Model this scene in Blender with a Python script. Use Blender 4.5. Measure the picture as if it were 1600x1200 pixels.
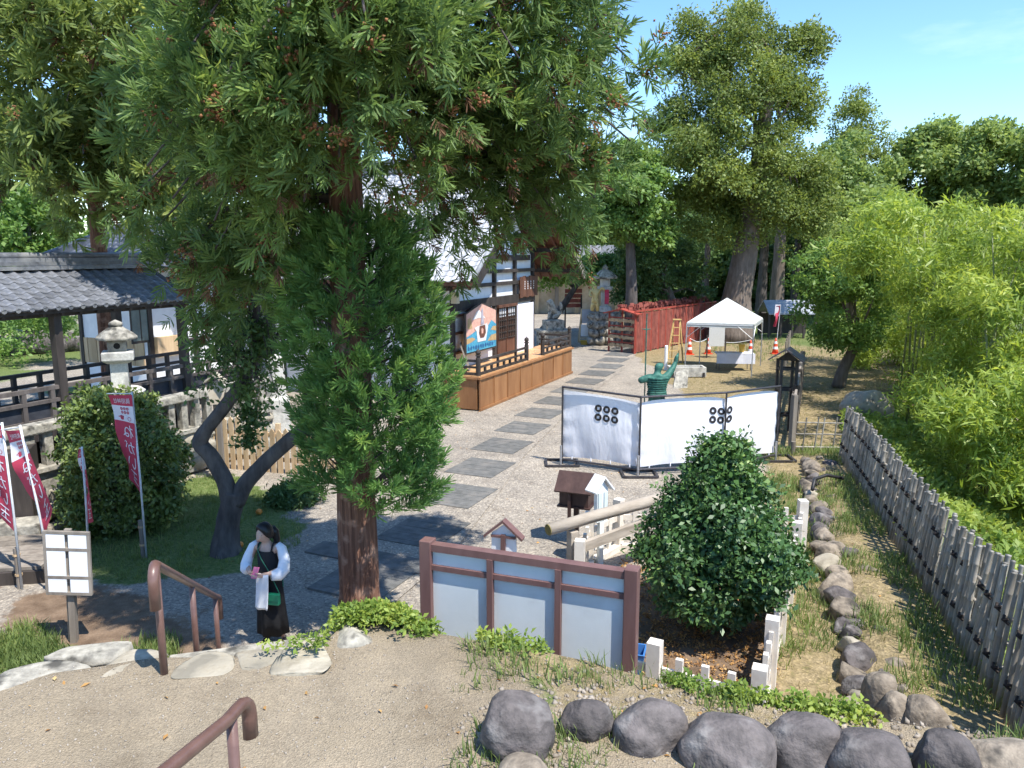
import bpy, bmesh, math, random
import numpy as np
from mathutils import Vector, Matrix

for _o in list(bpy.data.objects):
    bpy.data.objects.remove(_o, do_unlink=True)
SC = bpy.context.scene
COL = SC.collection
random.seed(7)
RNG = np.random.default_rng(11)

# ------------------------------------------------------------------ camera
CAM_H = 4.8
PITCH = math.radians(9.7)
cam_d = bpy.data.cameras.new("camera")
cam_d.lens = 27.0
cam_d.sensor_width = 36.0
cam_d.clip_start = 0.05
cam_d.clip_end = 3000.0
cam = bpy.data.objects.new("camera", cam_d)
COL.objects.link(cam)
cam.location = (0, 0, CAM_H)
cam.rotation_euler = (math.radians(90) - PITCH, 0, 0)
SC.camera = cam

# ------------------------------------------------------------------ light
SUN_DIR = Vector((0.335, -0.335, 0.88)).normalized()        # towards the sun
SUN_EL = math.asin(SUN_DIR.z)
SUN_AZ = math.atan2(SUN_DIR.x, SUN_DIR.y)
world = bpy.data.worlds.new("World")
SC.world = world
world.use_nodes = True
wn = world.node_tree.nodes
wl = world.node_tree.links
wn.clear()
sky = wn.new("ShaderNodeTexSky")
sky.sky_type = 'NISHITA'
sky.sun_disc = False
sky.sun_elevation = SUN_EL
sky.sun_rotation = SUN_AZ
sky.altitude = 900.0
sky.air_density = 1.0
sky.dust_density = 0.2
sky.ozone_density = 2.2
bg = wn.new("ShaderNodeBackground")
bg.inputs['Strength'].default_value = 0.14
wo = wn.new("ShaderNodeOutputWorld")
# thin cirrus: a soft whitening of the sky by stretched noise, all round the sky
tc = wn.new("ShaderNodeTexCoord")
mp = wn.new("ShaderNodeMapping")
mp.inputs['Scale'].default_value = (1.6, 1.6, 6.0)
mp.inputs['Rotation'].default_value = (0.25, 0.1, 0.4)
nz = wn.new("ShaderNodeTexNoise")
nz.inputs['Scale'].default_value = 2.2
nz.inputs['Detail'].default_value = 7.0
nz.inputs['Roughness'].default_value = 0.6
cr = wn.new("ShaderNodeValToRGB")
cr.color_ramp.elements[0].position = 0.56
cr.color_ramp.elements[0].color = (0, 0, 0, 1)
cr.color_ramp.elements[1].position = 0.85
cr.color_ramp.elements[1].color = (0.30, 0.30, 0.30, 1)
mx = wn.new("ShaderNodeMixRGB")
mx.inputs['Color2'].default_value = (5.0, 5.6, 6.4, 1)
wl.new(tc.outputs['Generated'], mp.inputs['Vector'])
wl.new(mp.outputs['Vector'], nz.inputs['Vector'])
wl.new(nz.outputs['Fac'], cr.inputs['Fac'])
wl.new(cr.outputs['Color'], mx.inputs['Fac'])
wl.new(sky.outputs['Color'], mx.inputs['Color1'])
hsv = wn.new("ShaderNodeHueSaturation")
hsv.inputs['Saturation'].default_value = 1.16
wl.new(mx.outputs['Color'], hsv.inputs['Color'])
wl.new(hsv.outputs['Color'], bg.inputs['Color'])
wl.new(bg.outputs['Background'], wo.inputs['Surface'])

sun_d = bpy.data.lights.new("sun", 'SUN')
sun_d.energy = 3.6
sun_d.angle = math.radians(0.53)
sun_d.color = (1.0, 0.955, 0.88)
sun = bpy.data.objects.new("sun", sun_d)
COL.objects.link(sun)
sun.location = (20, -20, 40)
sun.rotation_euler = (-SUN_DIR).to_track_quat('-Z', 'Y').to_euler()

SC.view_settings.view_transform = 'Standard'
SC.view_settings.look = 'None'
SC.view_settings.gamma = 1.0
SC.view_settings.exposure = 1.18
SC.view_settings.use_curve_mapping = False
SC.render.engine = 'CYCLES'
SC.cycles.use_denoising = True
SC.cycles.use_adaptive_sampling = True
SC.cycles.adaptive_threshold = 0.025
SC.cycles.max_bounces = 5
SC.cycles.diffuse_bounces = 3
SC.cycles.glossy_bounces = 2
SC.cycles.transmission_bounces = 4
SC.cycles.transparent_max_bounces = 6
SC.cycles.caustics_reflective = False
SC.cycles.caustics_refractive = False

# ------------------------------------------------------------------ measuring helpers
_c, _s = math.cos(PITCH), math.sin(PITCH)


def G(px, py, z=0.0):
    """ground point: where the sight line of a photo pixel meets height z"""
    a, b = (px - 800) / 1200.0, (600 - py) / 1200.0
    t = (z - CAM_H) / (-_s + b * _c)
    return Vector((a * t, (_c + b * _s) * t, z))


def at(px, py, Y):
    """point on the sight line of a photo pixel at distance Y"""
    a, b = (px - 800) / 1200.0, (600 - py) / 1200.0
    t = Y / (_c + b * _s)
    return Vector((a * t, Y, CAM_H + (-_s + b * _c) * t))


# shrine axes: U runs along the hall front, N points from the hall to the path
UX, UY = 0.41, 0.912
SX, SY = -0.98, 23.07


def AB(a, b, z=0.0):
    return Vector((SX + UX * a + UY * b, SY + UY * a - UX * b, z))


U3 = Vector((UX, UY, 0))
N3 = Vector((UY, -UX, 0))

# ------------------------------------------------------------------ materials
MATS = {}


def _rgb(c):
    return (c[0], c[1], c[2], 1.0)


def mat(name, c1, c2=None, scale=6.0, rough=0.7, bump=0.0, bscale=None, stretch=(1, 1, 1), detail=5.0,
        rnd=0.0, metal=0.0, spec=0.4, lo=0.35, hi=0.65, c3=None, s3=1.0, emit=None, coat=0.0, voronoi=False, bdist=0.02):
    """noise coloured surface; rnd varies brightness from object to object"""
    if name in MATS:
        return MATS[name]
    m = bpy.data.materials.new(name)
    m.use_nodes = True
    nt = m.node_tree
    n, l = nt.nodes, nt.links
    p = n['Principled BSDF']
    p.inputs['Roughness'].default_value = rough
    p.inputs['Metallic'].default_value = metal
    p.inputs['Specular IOR Level'].default_value = spec
    p.inputs['Coat Weight'].default_value = coat
    tcn = n.new('ShaderNodeTexCoord')
    mpn = n.new('ShaderNodeMapping')
    mpn.inputs['Scale'].default_value = stretch
    l.new(tcn.outputs['Object'], mpn.inputs['Vector'])
    vec = mpn.outputs['Vector']
    col = None
    if c2 is not None:
        t = n.new('ShaderNodeTexNoise')
        t.inputs['Scale'].default_value = scale
        t.inputs['Detail'].default_value = detail
        t.inputs['Roughness'].default_value = 0.62
        l.new(vec, t.inputs['Vector'])
        r = n.new('ShaderNodeValToRGB')
        r.color_ramp.elements[0].position = lo
        r.color_ramp.elements[0].color = _rgb(c1)
        r.color_ramp.elements[1].position = hi
        r.color_ramp.elements[1].color = _rgb(c2)
        l.new(t.outputs['Fac'], r.inputs['Fac'])
        col = r.outputs['Color']
        if c3 is not None:
            t3 = n.new('ShaderNodeTexNoise')
            t3.inputs['Scale'].default_value = s3
            t3.inputs['Detail'].default_value = 6.0
            l.new(tcn.outputs['Object'], t3.inputs['Vector'])
            r3 = n.new('ShaderNodeValToRGB')
            r3.color_ramp.elements[0].position = 0.52
            r3.color_ramp.elements[0].color = (0, 0, 0, 1)
            r3.color_ramp.elements[1].position = 0.66
            r3.color_ramp.elements[1].color = (1, 1, 1, 1)
            l.new(t3.outputs['Fac'], r3.inputs['Fac'])
            m3 = n.new('ShaderNodeMixRGB')
            m3.inputs['Color2'].default_value = _rgb(c3)
            l.new(r3.outputs['Color'], m3.inputs['Fac'])
            l.new(col, m3.inputs['Color1'])
            col = m3.outputs['Color']
    if rnd > 0:
        oi = n.new('ShaderNodeObjectInfo')
        mr = n.new('ShaderNodeMapRange')
        mr.inputs['To Min'].default_value = 1.0 - rnd
        mr.inputs['To Max'].default_value = 1.0 + rnd
        l.new(oi.outputs['Random'], mr.inputs['Value'])
        hs = n.new('ShaderNodeHueSaturation')
        l.new(mr.outputs['Result'], hs.inputs['Value'])
        if col is None:
            hs.inputs['Color'].default_value = _rgb(c1)
        else:
            l.new(col, hs.inputs['Color'])
        col = hs.outputs['Color']
    if col is None:
        p.inputs['Base Color'].default_value = _rgb(c1)
    else:
        l.new(col, p.inputs['Base Color'])
    if bump > 0:
        if voronoi:
            bt = n.new('ShaderNodeTexVoronoi')
            out = bt.outputs['Distance']
        else:
            bt = n.new('ShaderNodeTexNoise')
            bt.inputs['Detail'].default_value = 6.0
            out = bt.outputs['Fac']
        bt.inputs['Scale'].default_value = bscale or scale * 3
        l.new(vec, bt.inputs['Vector'])
        b = n.new('ShaderNodeBump')
        b.inputs['Strength'].default_value = bump
        b.inputs['Distance'].default_value = bdist
        l.new(out, b.inputs['Height'])
        l.new(b.outputs['Normal'], p.inputs['Normal'])
    MATS[name] = m
    return m


LEAF_GAIN = 1.1


def leafmat(name, c1, c2, c3=None, trans=0.35, rough=0.5, spec=0.35):
    """foliage: colour by the per-leaf tint attribute, part of the light passes through"""
    if name in MATS:
        return MATS[name]
    m = bpy.data.materials.new(name)
    m.use_nodes = True
    n, l = m.node_tree.nodes, m.node_tree.links
    p = n['Principled BSDF']
    p.inputs['Roughness'].default_value = rough
    p.inputs['Specular IOR Level'].default_value = spec
    c1, c2, c3 = [None if c is None else tuple(q * LEAF_GAIN for q in c) for c in (c1, c2, c3)]
    a = n.new('ShaderNodeAttribute')
    a.attribute_name = 'tint'
    r = n.new('ShaderNodeValToRGB')
    r.color_ramp.elements[0].color = _rgb(c1)
    r.color_ramp.elements[1].color = _rgb(c2)
    r.color_ramp.elements[1].position = 0.8 if c3 else 1.0
    if c3:
        e = r.color_ramp.elements.new(0.97)
        e.color = _rgb(c3)
    l.new(a.outputs['Fac'], r.inputs['Fac'])
    l.new(r.outputs['Color'], p.inputs['Base Color'])
    tr = n.new('ShaderNodeBsdfTranslucent')
    hs = n.new('ShaderNodeHueSaturation')
    hs.inputs['Saturation'].default_value = 1.1
    hs.inputs['Value'].default_value = 1.5
    hs.inputs['Hue'].default_value = 0.485
    l.new(r.outputs['Color'], hs.inputs['Color'])
    l.new(hs.outputs['Color'], tr.inputs['Color'])
    ms = n.new('ShaderNodeMixShader')
    ms.inputs['Fac'].default_value = trans
    l.new(p.outputs['BSDF'], ms.inputs[1])
    l.new(tr.outputs['BSDF'], ms.inputs[2])
    l.new(ms.outputs['Shader'], n['Material Output'].inputs['Surface'])
    MATS[name] = m
    return m


# ------------------------------------------------------------------ objects
WLOC = {}


def setp(o, label=None, cat=None, group=None, kind=None):
    if label:
        o['label'] = label
    if cat:
        o['category'] = cat
    if group:
        o['group'] = group
    if kind:
        o['kind'] = kind
    return o


def thing(name, label, cat, loc, group=None):
    o = bpy.data.objects.new(name, None)
    o.empty_display_size = 0.2
    o.location = loc
    COL.objects.link(o)
    WLOC[o.name] = Vector(loc)
    return setp(o, label, cat, group)


class MB:
    """collects shapes and links them as one mesh object"""

    def __init__(s):
        s.v, s.f = [], []

    def add(s, vs, fs):
        k = len(s.v)
        s.v += [tuple(p) for p in vs]
        s.f += [tuple(i + k for i in f) for f in fs]
        return s

    def box(s, c, d, rz=0.0, axes=None):
        c = Vector(c)
        if axes is None:
            ca, sa = math.cos(rz), math.sin(rz)
            ax = (Vector((ca, sa, 0)), Vector((-sa, ca, 0)), Vector((0, 0, 1)))
        else:
            ax = axes
        vs = []
        for k in (-.5, .5):
            for j in (-.5, .5):
                for i in (-.5, .5):
                    vs.append(c + ax[0] * (i * d[0]) + ax[1] * (j * d[1]) + ax[2] * (k * d[2]))
        return s.add(vs, [(0, 2, 3, 1), (4, 5, 7, 6), (0, 1, 5, 4), (2, 6, 7, 3), (0, 4, 6, 2), (1, 3, 7, 5)])

    def beam(s, p0, p1, w, h, up=(0, 0, 1)):
        p0, p1 = Vector(p0), Vector(p1)
        x = (p1 - p0)
        L = x.length
        x.normalize()
        up = Vector(up)
        y = up.cross(x)
        if y.length < 1e-4:
            y = Vector((0, 1, 0)).cross(x)
        y.normalize()
        z = x.cross(y)
        return s.box((p0 + p1) / 2, (L, w, h), axes=(x, y, z))

    def tube(s, pts, rads, seg=8, cap=True, sq=1.0):
        pts = [Vector(p) for p in pts]
        if not hasattr(rads, '__len__'):
            rads = [rads] * len(pts)
        rings = []
        up = Vector((0, 0, 1))
        px = None
        for i, p in enumerate(pts):
            d = (pts[min(i + 1, len(pts) - 1)] - pts[max(i - 1, 0)])
            if d.length < 1e-6:
                d = Vector((0, 0, 1))
            d.normalize()
            if px is None:
                px = d.orthogonal().normalized()
            x = (px - d * px.dot(d))
            if x.length < 1e-5:
                x = d.orthogonal()
            x.normalize()
            px = x
            y = d.cross(x)
            rings.append([p + (x * math.cos(2 * math.pi * k / seg) + y * (sq * math.sin(2 * math.pi * k / seg))) * rads[i]
                          for k in range(seg)])
        return s.loft(rings, cap)

    def loft(s, rings, cap=True, closed=True):
        n = len(rings[0])
        k = len(s.v)
        for r in rings:
            s.v += [tuple(p) for p in r]
        m = n if closed else n - 1
        for i in range(len(rings) - 1):
            for j in range(m):
                a, b = k + i * n + j, k + i * n + (j + 1) % n
                s.f.append((a, b, b + n, a + n))
        if cap and closed:
            s.f.append(tuple(k + j for j in reversed(range(n))))
            s.f.append(tuple(k + (len(rings) - 1) * n + j for j in range(n)))
        return s

    def lathe(s, prof, c, seg=12, ngon_rot=0.0):
        c = Vector(c)
        rings = []
        for r, z in prof:
            rings.append([c + Vector((r * math.cos(2 * math.pi * k / seg + ngon_rot),
                                      r * math.sin(2 * math.pi * k / seg + ngon_rot), z)) for k in range(seg)])
        return s.loft(rings)

    def prism(s, poly, off):
        """polygon of 3-D points pushed by a vector"""
        off = Vector(off)
        n = len(poly)
        p = [Vector(q) for q in poly]
        vs = p + [q + off for q in p]
        fs = [tuple(reversed(range(n))), tuple(range(n, 2 * n))]
        fs += [(i, (i + 1) % n, n + (i + 1) % n, n + i) for i in range(n)]
        return s.add(vs, fs)

    def grid(s, fn, nu, nv):
        k = len(s.v)
        for j in range(nv + 1):
            for i in range(nu + 1):
                s.v.append(tuple(fn(i / nu, j / nv)))
        for j in range(nv):
            for i in range(nu):
                a = k + j * (nu + 1) + i
                s.f.append((a, a + 1, a + nu + 2, a + nu + 1))
        return s

    def mesh(s, name, material, smooth=False, shift=(0, 0, 0)):
        me = bpy.data.meshes.new(name)
        sh = Vector(shift)
        me.from_pydata([(p[0] - sh[0], p[1] - sh[1], p[2] - sh[2]) for p in s.v], [], s.f)
        bm = bmesh.new()
        bm.from_mesh(me)
        bmesh.ops.recalc_face_normals(bm, faces=bm.faces)
        bm.to_mesh(me)
        bm.free()
        if smooth:
            me.polygons.foreach_set('use_smooth', [True] * len(me.polygons))
        if material:
            me.materials.append(material)
        return me

    def build(s, name, material, parent=None, smooth=False, bevel=0.0, label=None, cat=None, group=None, kind=None,
              origin=None):
        if parent is not None:
            sh = WLOC[parent.name]
        elif origin is not None:
            sh = Vector(origin)
        else:
            a = np.array(s.v)
            lo, hi = a.min(0), a.max(0)
            sh = Vector(((lo[0] + hi[0]) / 2, (lo[1] + hi[1]) / 2, lo[2]))
        o = bpy.data.objects.new(name, s.mesh(name, material, smooth, sh))
        COL.objects.link(o)
        if parent is not None:
            o.parent = parent
        else:
            o.location = sh
        WLOC[o.name] = sh.copy()
        if bevel > 0:
            b = o.modifiers.new('bevel', 'BEVEL')
            b.width = bevel
            b.segments = 2
            b.limit_method = 'ANGLE'
        return setp(o, label, cat, group, kind)


def inst(mesh_, name, parent, M):
    """one more object that shares mesh data; M places it in the world"""
    o = bpy.data.objects.new(name, mesh_)
    COL.objects.link(o)
    M = Matrix(M)
    if parent is not None:
        o.parent = parent
        M = Matrix.Translation(-WLOC[parent.name]) @ M
    o.matrix_local = M if parent is not None else M
    if parent is None:
        o.matrix_world = M
    WLOC[o.name] = Vector(M.translation)
    return o


def frame(x, y, z, o):
    return Matrix(((x[0], y[0], z[0], o[0]), (x[1], y[1], z[1], o[1]), (x[2], y[2], z[2], o[2]), (0, 0, 0, 1)))


# ------------------------------------------------------------------ mass geometry (leaves, blades, pebbles)
def npmesh(name, V, F, material, parent=None, tint=None, smooth=False, label=None, cat=None, group=None, kind=None,
           origin=None):
    V = np.asarray(V, dtype=np.float32)
    F = np.asarray(F, dtype=np.int32)
    k = F.shape[1]
    sh = WLOC[parent.name] if parent is not None else Vector(origin or (0, 0, 0))
    V = V - np.array(sh, dtype=np.float32)
    me = bpy.data.meshes.new(name)
    me.vertices.add(len(V))
    me.vertices.foreach_set('co', V.ravel())
    me.loops.add(F.size)
    me.loops.foreach_set('vertex_index', F.ravel())
    me.polygons.add(len(F))
    me.polygons.foreach_set('loop_start', np.arange(0, F.size, k, dtype=np.int32))
    me.update(calc_edges=True)
    if smooth:
        me.polygons.foreach_set('use_smooth', np.ones(len(F), dtype=bool))
    if tint is not None:
        a = me.attributes.new('tint', 'FLOAT', 'POINT')
        a.data.foreach_set('value', np.asarray(tint, dtype=np.float32))
    me.materials.append(material)
    o = bpy.data.objects.new(name, me)
    COL.objects.link(o)
    if parent is not None:
        o.parent = parent
    else:
        o.location = sh
    WLOC[o.name] = Vector(sh)
    return setp(o, label, cat, group, kind)


def nrm(a):
    return a / np.maximum(np.linalg.norm(a, axis=-1, keepdims=True), 1e-9)


def rots(zdir, spin=None):
    """rotation matrices (columns x,y,z) whose z axis is zdir, random spin"""
    z = nrm(np.asarray(zdir, float))
    n = len(z)
    ref = np.tile(np.array([0.0, 0.0, 1.0]), (n, 1))
    ref[np.abs(z[:, 2]) > 0.95] = (1.0, 0, 0)
    x = nrm(np.cross(ref, z))
    y = np.cross(z, x)
    a = RNG.uniform(0, 2 * np.pi, n) if spin is None else spin
    ca, sa = np.cos(a)[:, None], np.sin(a)[:, None]
    return np.stack([x * ca + y * sa, -x * sa + y * ca, z], axis=2)


def scatter(T, pos, R, sc):
    """copies of template T=(verts, faces, tintoffset) -> V, F, tint index"""
    tv, tf, tt = T
    n, m = len(pos), len(tv)
    sc = np.asarray(sc)
    if sc.ndim == 1:
        sc = sc[:, None]
    P = tv[None, :, :] * sc[:, None, :]
    V = np.einsum('nij,nmj->nmi', R, P) + pos[:, None, :]
    F = tf[None] + (np.arange(n) * m)[:, None, None]
    return V.reshape(-1, 3), F.reshape(-1, tf.shape[1]), np.repeat(np.arange(n), m), np.tile(tt, n)


def merge(parts):
    V, F, T = [], [], []
    k = 0
    for v, f, t in parts:
        V.append(v)
        F.append(f + k)
        T.append(t)
        k += len(v)
    return np.concatenate(V), np.concatenate(F), np.concatenate(T)


def foliage(name, templates, pos, dirs, scale, material, parent, tint=None, **kw):
    """scatter several leaf-cluster templates at pos, pointing along dirs"""
    pos = np.asarray(pos, float)
    dirs = np.asarray(dirs, float)
    scale = np.asarray(scale, float)
    which = RNG.integers(0, len(templates), len(pos))
    tint = RNG.random(len(pos)) if tint is None else np.asarray(tint)
    parts = []
    for k, T in enumerate(templates):
        i = np.where(which == k)[0]
        if len(i) == 0:
            continue
        V, F, idx, tt = scatter(T, pos[i], rots(dirs[i]), scale[i])
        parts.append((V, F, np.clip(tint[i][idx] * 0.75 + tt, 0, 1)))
    V, F, t = merge(parts)
    return npmesh(name, V, F, material, parent, t, **kw)


def leaf_quad(base, d, nrm_, L, W, fold=0.15):
    d = Vector(d).normalized()
    nn = Vector(nrm_)
    side = d.cross(nn)
    if side.length < 1e-3:
        side = d.orthogonal()
    side.normalize()
    nn = side.cross(d)
    b = Vector(base)
    return [b, b + d * (L * .5) + side * W * .5 + nn * (L * fold), b + d * L, b + d * (L * .5) - side * W * .5 + nn * (L * fold)]


def T_spray(seed, nf=15, fl=0.42, fw=0.075, spread=0.85, curl=0.25):
    """cedar spray along +z: finger shoots round an axis, each two crossed blades"""
    r = random.Random(seed)
    V, F, tt = [], [], []
    for i in range(nf):
        t = (i + .5) / nf
        az = i * 2.399 + r.uniform(-.4, .4)
        b = Vector((0, 0, t * .62))
        th = spread * (1.15 - .75 * t) * r.uniform(.75, 1.2)
        d = Vector((math.cos(az) * math.sin(th), math.sin(az) * math.sin(th), math.cos(th)))
        L = fl * (1.1 - .45 * t) * r.uniform(.75, 1.25)
        nn = Vector((math.cos(az) * .5 + r.gauss(0, .5), math.sin(az) * .5 + r.gauss(0, .5), .7))
        side = d.cross(nn).normalized()
        w = fw * r.uniform(.8, 1.25)
        m = b + d * (L * .72) + Vector((0, 0, L * curl * .4))
        tip = b + d * L + Vector((0, 0, L * curl))
        vs = [b - side * w * .28, b + side * w * .28, m + side * w * .5, m - side * w * .5, tip + side * w * .16, tip - side * w * .16]
        n0 = len(V)
        V += [tuple(q) for q in vs]
        F += [(n0, n0 + 1, n0 + 2, n0 + 3), (n0 + 3, n0 + 2, n0 + 4, n0 + 5)]
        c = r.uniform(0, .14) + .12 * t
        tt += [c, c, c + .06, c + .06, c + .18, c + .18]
    return np.array(V), np.array(F), np.array(tt)


def T_leaves(seed, n=16, L=0.3, W=0.16, rad=0.5, up=0.5, flat=1.0, droop=0.0):
    """clump of separate leaves within radius rad, growing mostly along +z"""
    r = random.Random(seed)
    V, F, tt = [], [], []
    for i in range(n):
        p = Vector((r.gauss(0, 1), r.gauss(0, 1), r.gauss(0, 1) * flat))
        p = p.normalized() * rad * r.random() ** .5
        d = Vector((r.gauss(0, 1), r.gauss(0, 1), r.gauss(0, .7))).normalized() + p.normalized() * .6
        d.z -= droop
        nn = Vector((r.gauss(0, .5), r.gauss(0, .5), up + .4))
        s = r.uniform(.7, 1.25)
        n0 = len(V)
        V += [tuple(q) for q in leaf_quad(p, d, nn, L * s, W * s, r.uniform(.02, .2))]
        F.append((n0, n0 + 1, n0 + 2, n0 + 3))
        c = r.uniform(0, .25)
        tt += [c] * 4
    return np.array(V), np.array(F), np.array(tt)


def T_blade(seed, n=5, spread=0.5):
    """tuft of grass blades of unit height"""
    r = random.Random(seed)
    V, F, tt = [], [], []
    for i in range(n):
        az = r.uniform(0, 6.28)
        ln = r.uniform(.1, spread)
        h = r.uniform(.55, 1.0)
        b = Vector((r.gauss(0, .18), r.gauss(0, .18), 0))
        d = Vector((math.cos(az), math.sin(az), 0))
        s = Vector((-d.y, d.x, 0)) * .035
        m = b + d * (ln * .35) + Vector((0, 0, h * .6))
        t = b + d * ln + Vector((0, 0, h))
        n0 = len(V)
        V += [tuple(b - s), tuple(b + s), tuple(m + s * .8), tuple(m - s * .8), tuple(t + s * .1), tuple(t - s * .1)]
        F += [(n0, n0 + 1, n0 + 2, n0 + 3), (n0 + 3, n0 + 2, n0 + 4, n0 + 5)]
        c = r.uniform(0, .25)
        tt += [c, c, c + .05, c + .05, c + .1, c + .1]
    return np.array(V), np.array(F), np.array(tt)


def vnoise(x, y, f, seed=0):
    """smooth value noise on arrays"""
    rr = np.random.default_rng(seed).random((64, 64))
    X, Y = x * f, y * f
    i, j = np.floor(X).astype(int), np.floor(Y).astype(int)
    u, v = X - i, Y - j
    u, v = u * u * (3 - 2 * u), v * v * (3 - 2 * v)
    g = lambda a, b: rr[a % 64, b % 64]
    return (g(i, j) * (1 - u) + g(i + 1, j) * u) * (1 - v) + (g(i, j + 1) * (1 - u) + g(i + 1, j + 1) * u) * v


def inpoly(x, y, poly):
    c = np.zeros(x.shape, bool)
    n = len(poly)
    for i in range(n):
        x0, y0 = poly[i][0], poly[i][1]
        x1, y1 = poly[(i + 1) % n][0], poly[(i + 1) % n][1]
        k = ((y0 > y) != (y1 > y)) & (x < (x1 - x0) * (y - y0) / ((y1 - y0) if y1 != y0 else 1e-9) + x0)
        c ^= k
    return c


def polydist(x, y, poly, closed=True):
    """distance to a polyline"""
    d = np.full(x.shape, 1e9)
    n = len(poly)
    for i in range(n if closed else n - 1):
        ax, ay = poly[i][0], poly[i][1]
        bx, by = poly[(i + 1) % n][0], poly[(i + 1) % n][1]
        L = max((bx - ax) ** 2 + (by - ay) ** 2, 1e-9)
        t = np.clip(((x - ax) * (bx - ax) + (y - ay) * (by - ay)) / L, 0, 1)
        d = np.minimum(d, np.hypot(x - ax - t * (bx - ax), y - ay - t * (by - ay)))
    return d


def fmesh(obj_text, size=1.0):
    """outline of lettering as a flat mesh (verts, faces) centred on its box"""
    cu = bpy.data.curves.new('lettering', 'FONT')
    cu.body = obj_text
    cu.size = size
    cu.resolution_u = 3
    o = bpy.data.objects.new('lettering', cu)
    COL.objects.link(o)
    dg = bpy.context.evaluated_depsgraph_get()
    me = bpy.data.meshes.new_from_object(o.evaluated_get(dg))
    V = np.array([v.co[:] for v in me.vertices]).reshape(-1, 3)
    F = [tuple(p.vertices) for p in me.polygons]
    bpy.data.objects.remove(o, do_unlink=True)
    bpy.data.curves.remove(cu)
    bpy.data.meshes.remove(me)
    if len(V):
        V = V - (V.max(0) + V.min(0)) / 2
    return V, F


def skin(name, joints, edges, root, material, parent=None, sub=2, loc=(0, 0, 0)):
    """continuous body grown from a skeleton: joints {key: (x, y, z, r)} or (x, y, z, rx, ry)"""
    keys = list(joints)
    bm = bmesh.new()
    lay = bm.verts.layers.skin.verify()
    vs = {}
    for k in keys:
        j = joints[k]
        v = bm.verts.new(j[:3])
        v[lay].radius = (j[3], j[4] if len(j) > 4 else j[3])
        v[lay].use_root = (k == root)
        vs[k] = v
    for a, b in edges:
        bm.edges.new((vs[a], vs[b]))
    me = bpy.data.meshes.new(name + '_skeleton')
    bm.to_mesh(me)
    bm.free()
    o = bpy.data.objects.new(name, me)
    COL.objects.link(o)
    m = o.modifiers.new('skin', 'SKIN')
    m.use_smooth_shade = True
    s = o.modifiers.new('sub', 'SUBSURF')
    s.levels = s.render_levels = sub
    dg = bpy.context.evaluated_depsgraph_get()
    me2 = bpy.data.meshes.new_from_object(o.evaluated_get(dg))
    bpy.data.objects.remove(o, do_unlink=True)
    V = [v.co + Vector(loc) for v in me2.vertices]
    F = [tuple(p.vertices) for p in me2.polygons]
    bpy.data.meshes.remove(me2)
    b = MB()
    b.add(V, F)
    return b.build(name, material, parent, smooth=True)

# ================================================================== SETTING
FENCE = [(3.95, 3.2), (4.92, 6.89), (5.96, 10.9), (7.0, 15.0), (7.47, 16.96)]
ROW = [(3.55, 6.3), (3.84, 7.83), (4.82, 10.92), (5.7, 13.7), (6.56, 16.36), (6.9, 17.6)]


def xf(y):
    return np.interp(y, [-40, 3.2, 6.89, 10.9, 15.0, 16.96, 22, 27, 45, 90], [0, 3.95, 4.92, 5.96, 7.0, 7.47, 9.6, 13.2, 24, 44])


def xr(y):
    return np.interp(y, [p[1] for p in ROW], [p[0] for p in ROW])


def sstep(a, b, x):
    t = np.clip((x - a) / (b - a), 0, 1)
    return t * t * (3 - 2 * t)


def gz(x, y):
    x, y = np.asarray(x, float), np.asarray(y, float)
    d = x - xf(y)
    h = -4.2 * sstep(0.3, 9.5, d) * (1 - sstep(30, 70, d) * 1.1)
    h = h + 0.2 * sstep(-0.05, 0.3, x - xr(y)) * sstep(18.5, 17.0, y) * (d < 12) * sstep(0.9, 0.2, d)
    h = h + 0.03 * (vnoise(x, y, .5, 3) - .5) * sstep(3, 9, np.abs(x - 1))
    return h


gx = np.concatenate([np.linspace(-700, -40, 14), np.linspace(-38, -11, 25), np.arange(-10.8, 11, .22), np.linspace(11.3, 60, 70), np.linspace(62, 900, 16)])
gy = np.concatenate([np.linspace(-300, -6, 10), np.linspace(-5, 5, 11), np.arange(5.2, 26, .22), np.linspace(26.3, 80, 80), np.linspace(84, 1500, 20)])
XX, YY = np.meshgrid(gx, gy)
ZZ = gz(XX, YY)
nx, ny = len(gx), len(gy)
idx = np.arange(nx * ny).reshape(ny, nx)
GF = np.stack([idx[:-1, :-1], idx[:-1, 1:], idx[1:, 1:], idx[1:, :-1]], -1).reshape(-1, 4)
GV = np.stack([XX, YY, ZZ], -1).reshape(-1, 3)

LAWN = [G(*p)[:2] for p in ((150, 905), (215, 915), (330, 893), (420, 880), (468, 850), (476, 812), (440, 775), (395, 762), (360, 740), (300, 745), (250, 770), (180, 790), (95, 800), (110, 860))]
LEFTG = [(-5.0, 8.3), (-4.6, 8.9), (-4.2, 9.1), (-4.0, 8.5), (-3.9, 8.1), (-14, 7.5), (-14, 9.6), (-6.2, 9.4)]
DIRTL = [G(*p)[:2] for p in ((0, 925), (150, 915), (330, 960), (330, 1015), (0, 1020))]


def mask(poly, soft, seed=1, amp=.35):
    x, y = GV[:, 0], GV[:, 1]
    d = polydist(x, y, poly)
    s = np.where(inpoly(x, y, poly), d, -d) + (vnoise(x, y, 1.7, seed) - .5) * amp * 2
    return sstep(-soft, soft, s)


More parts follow.
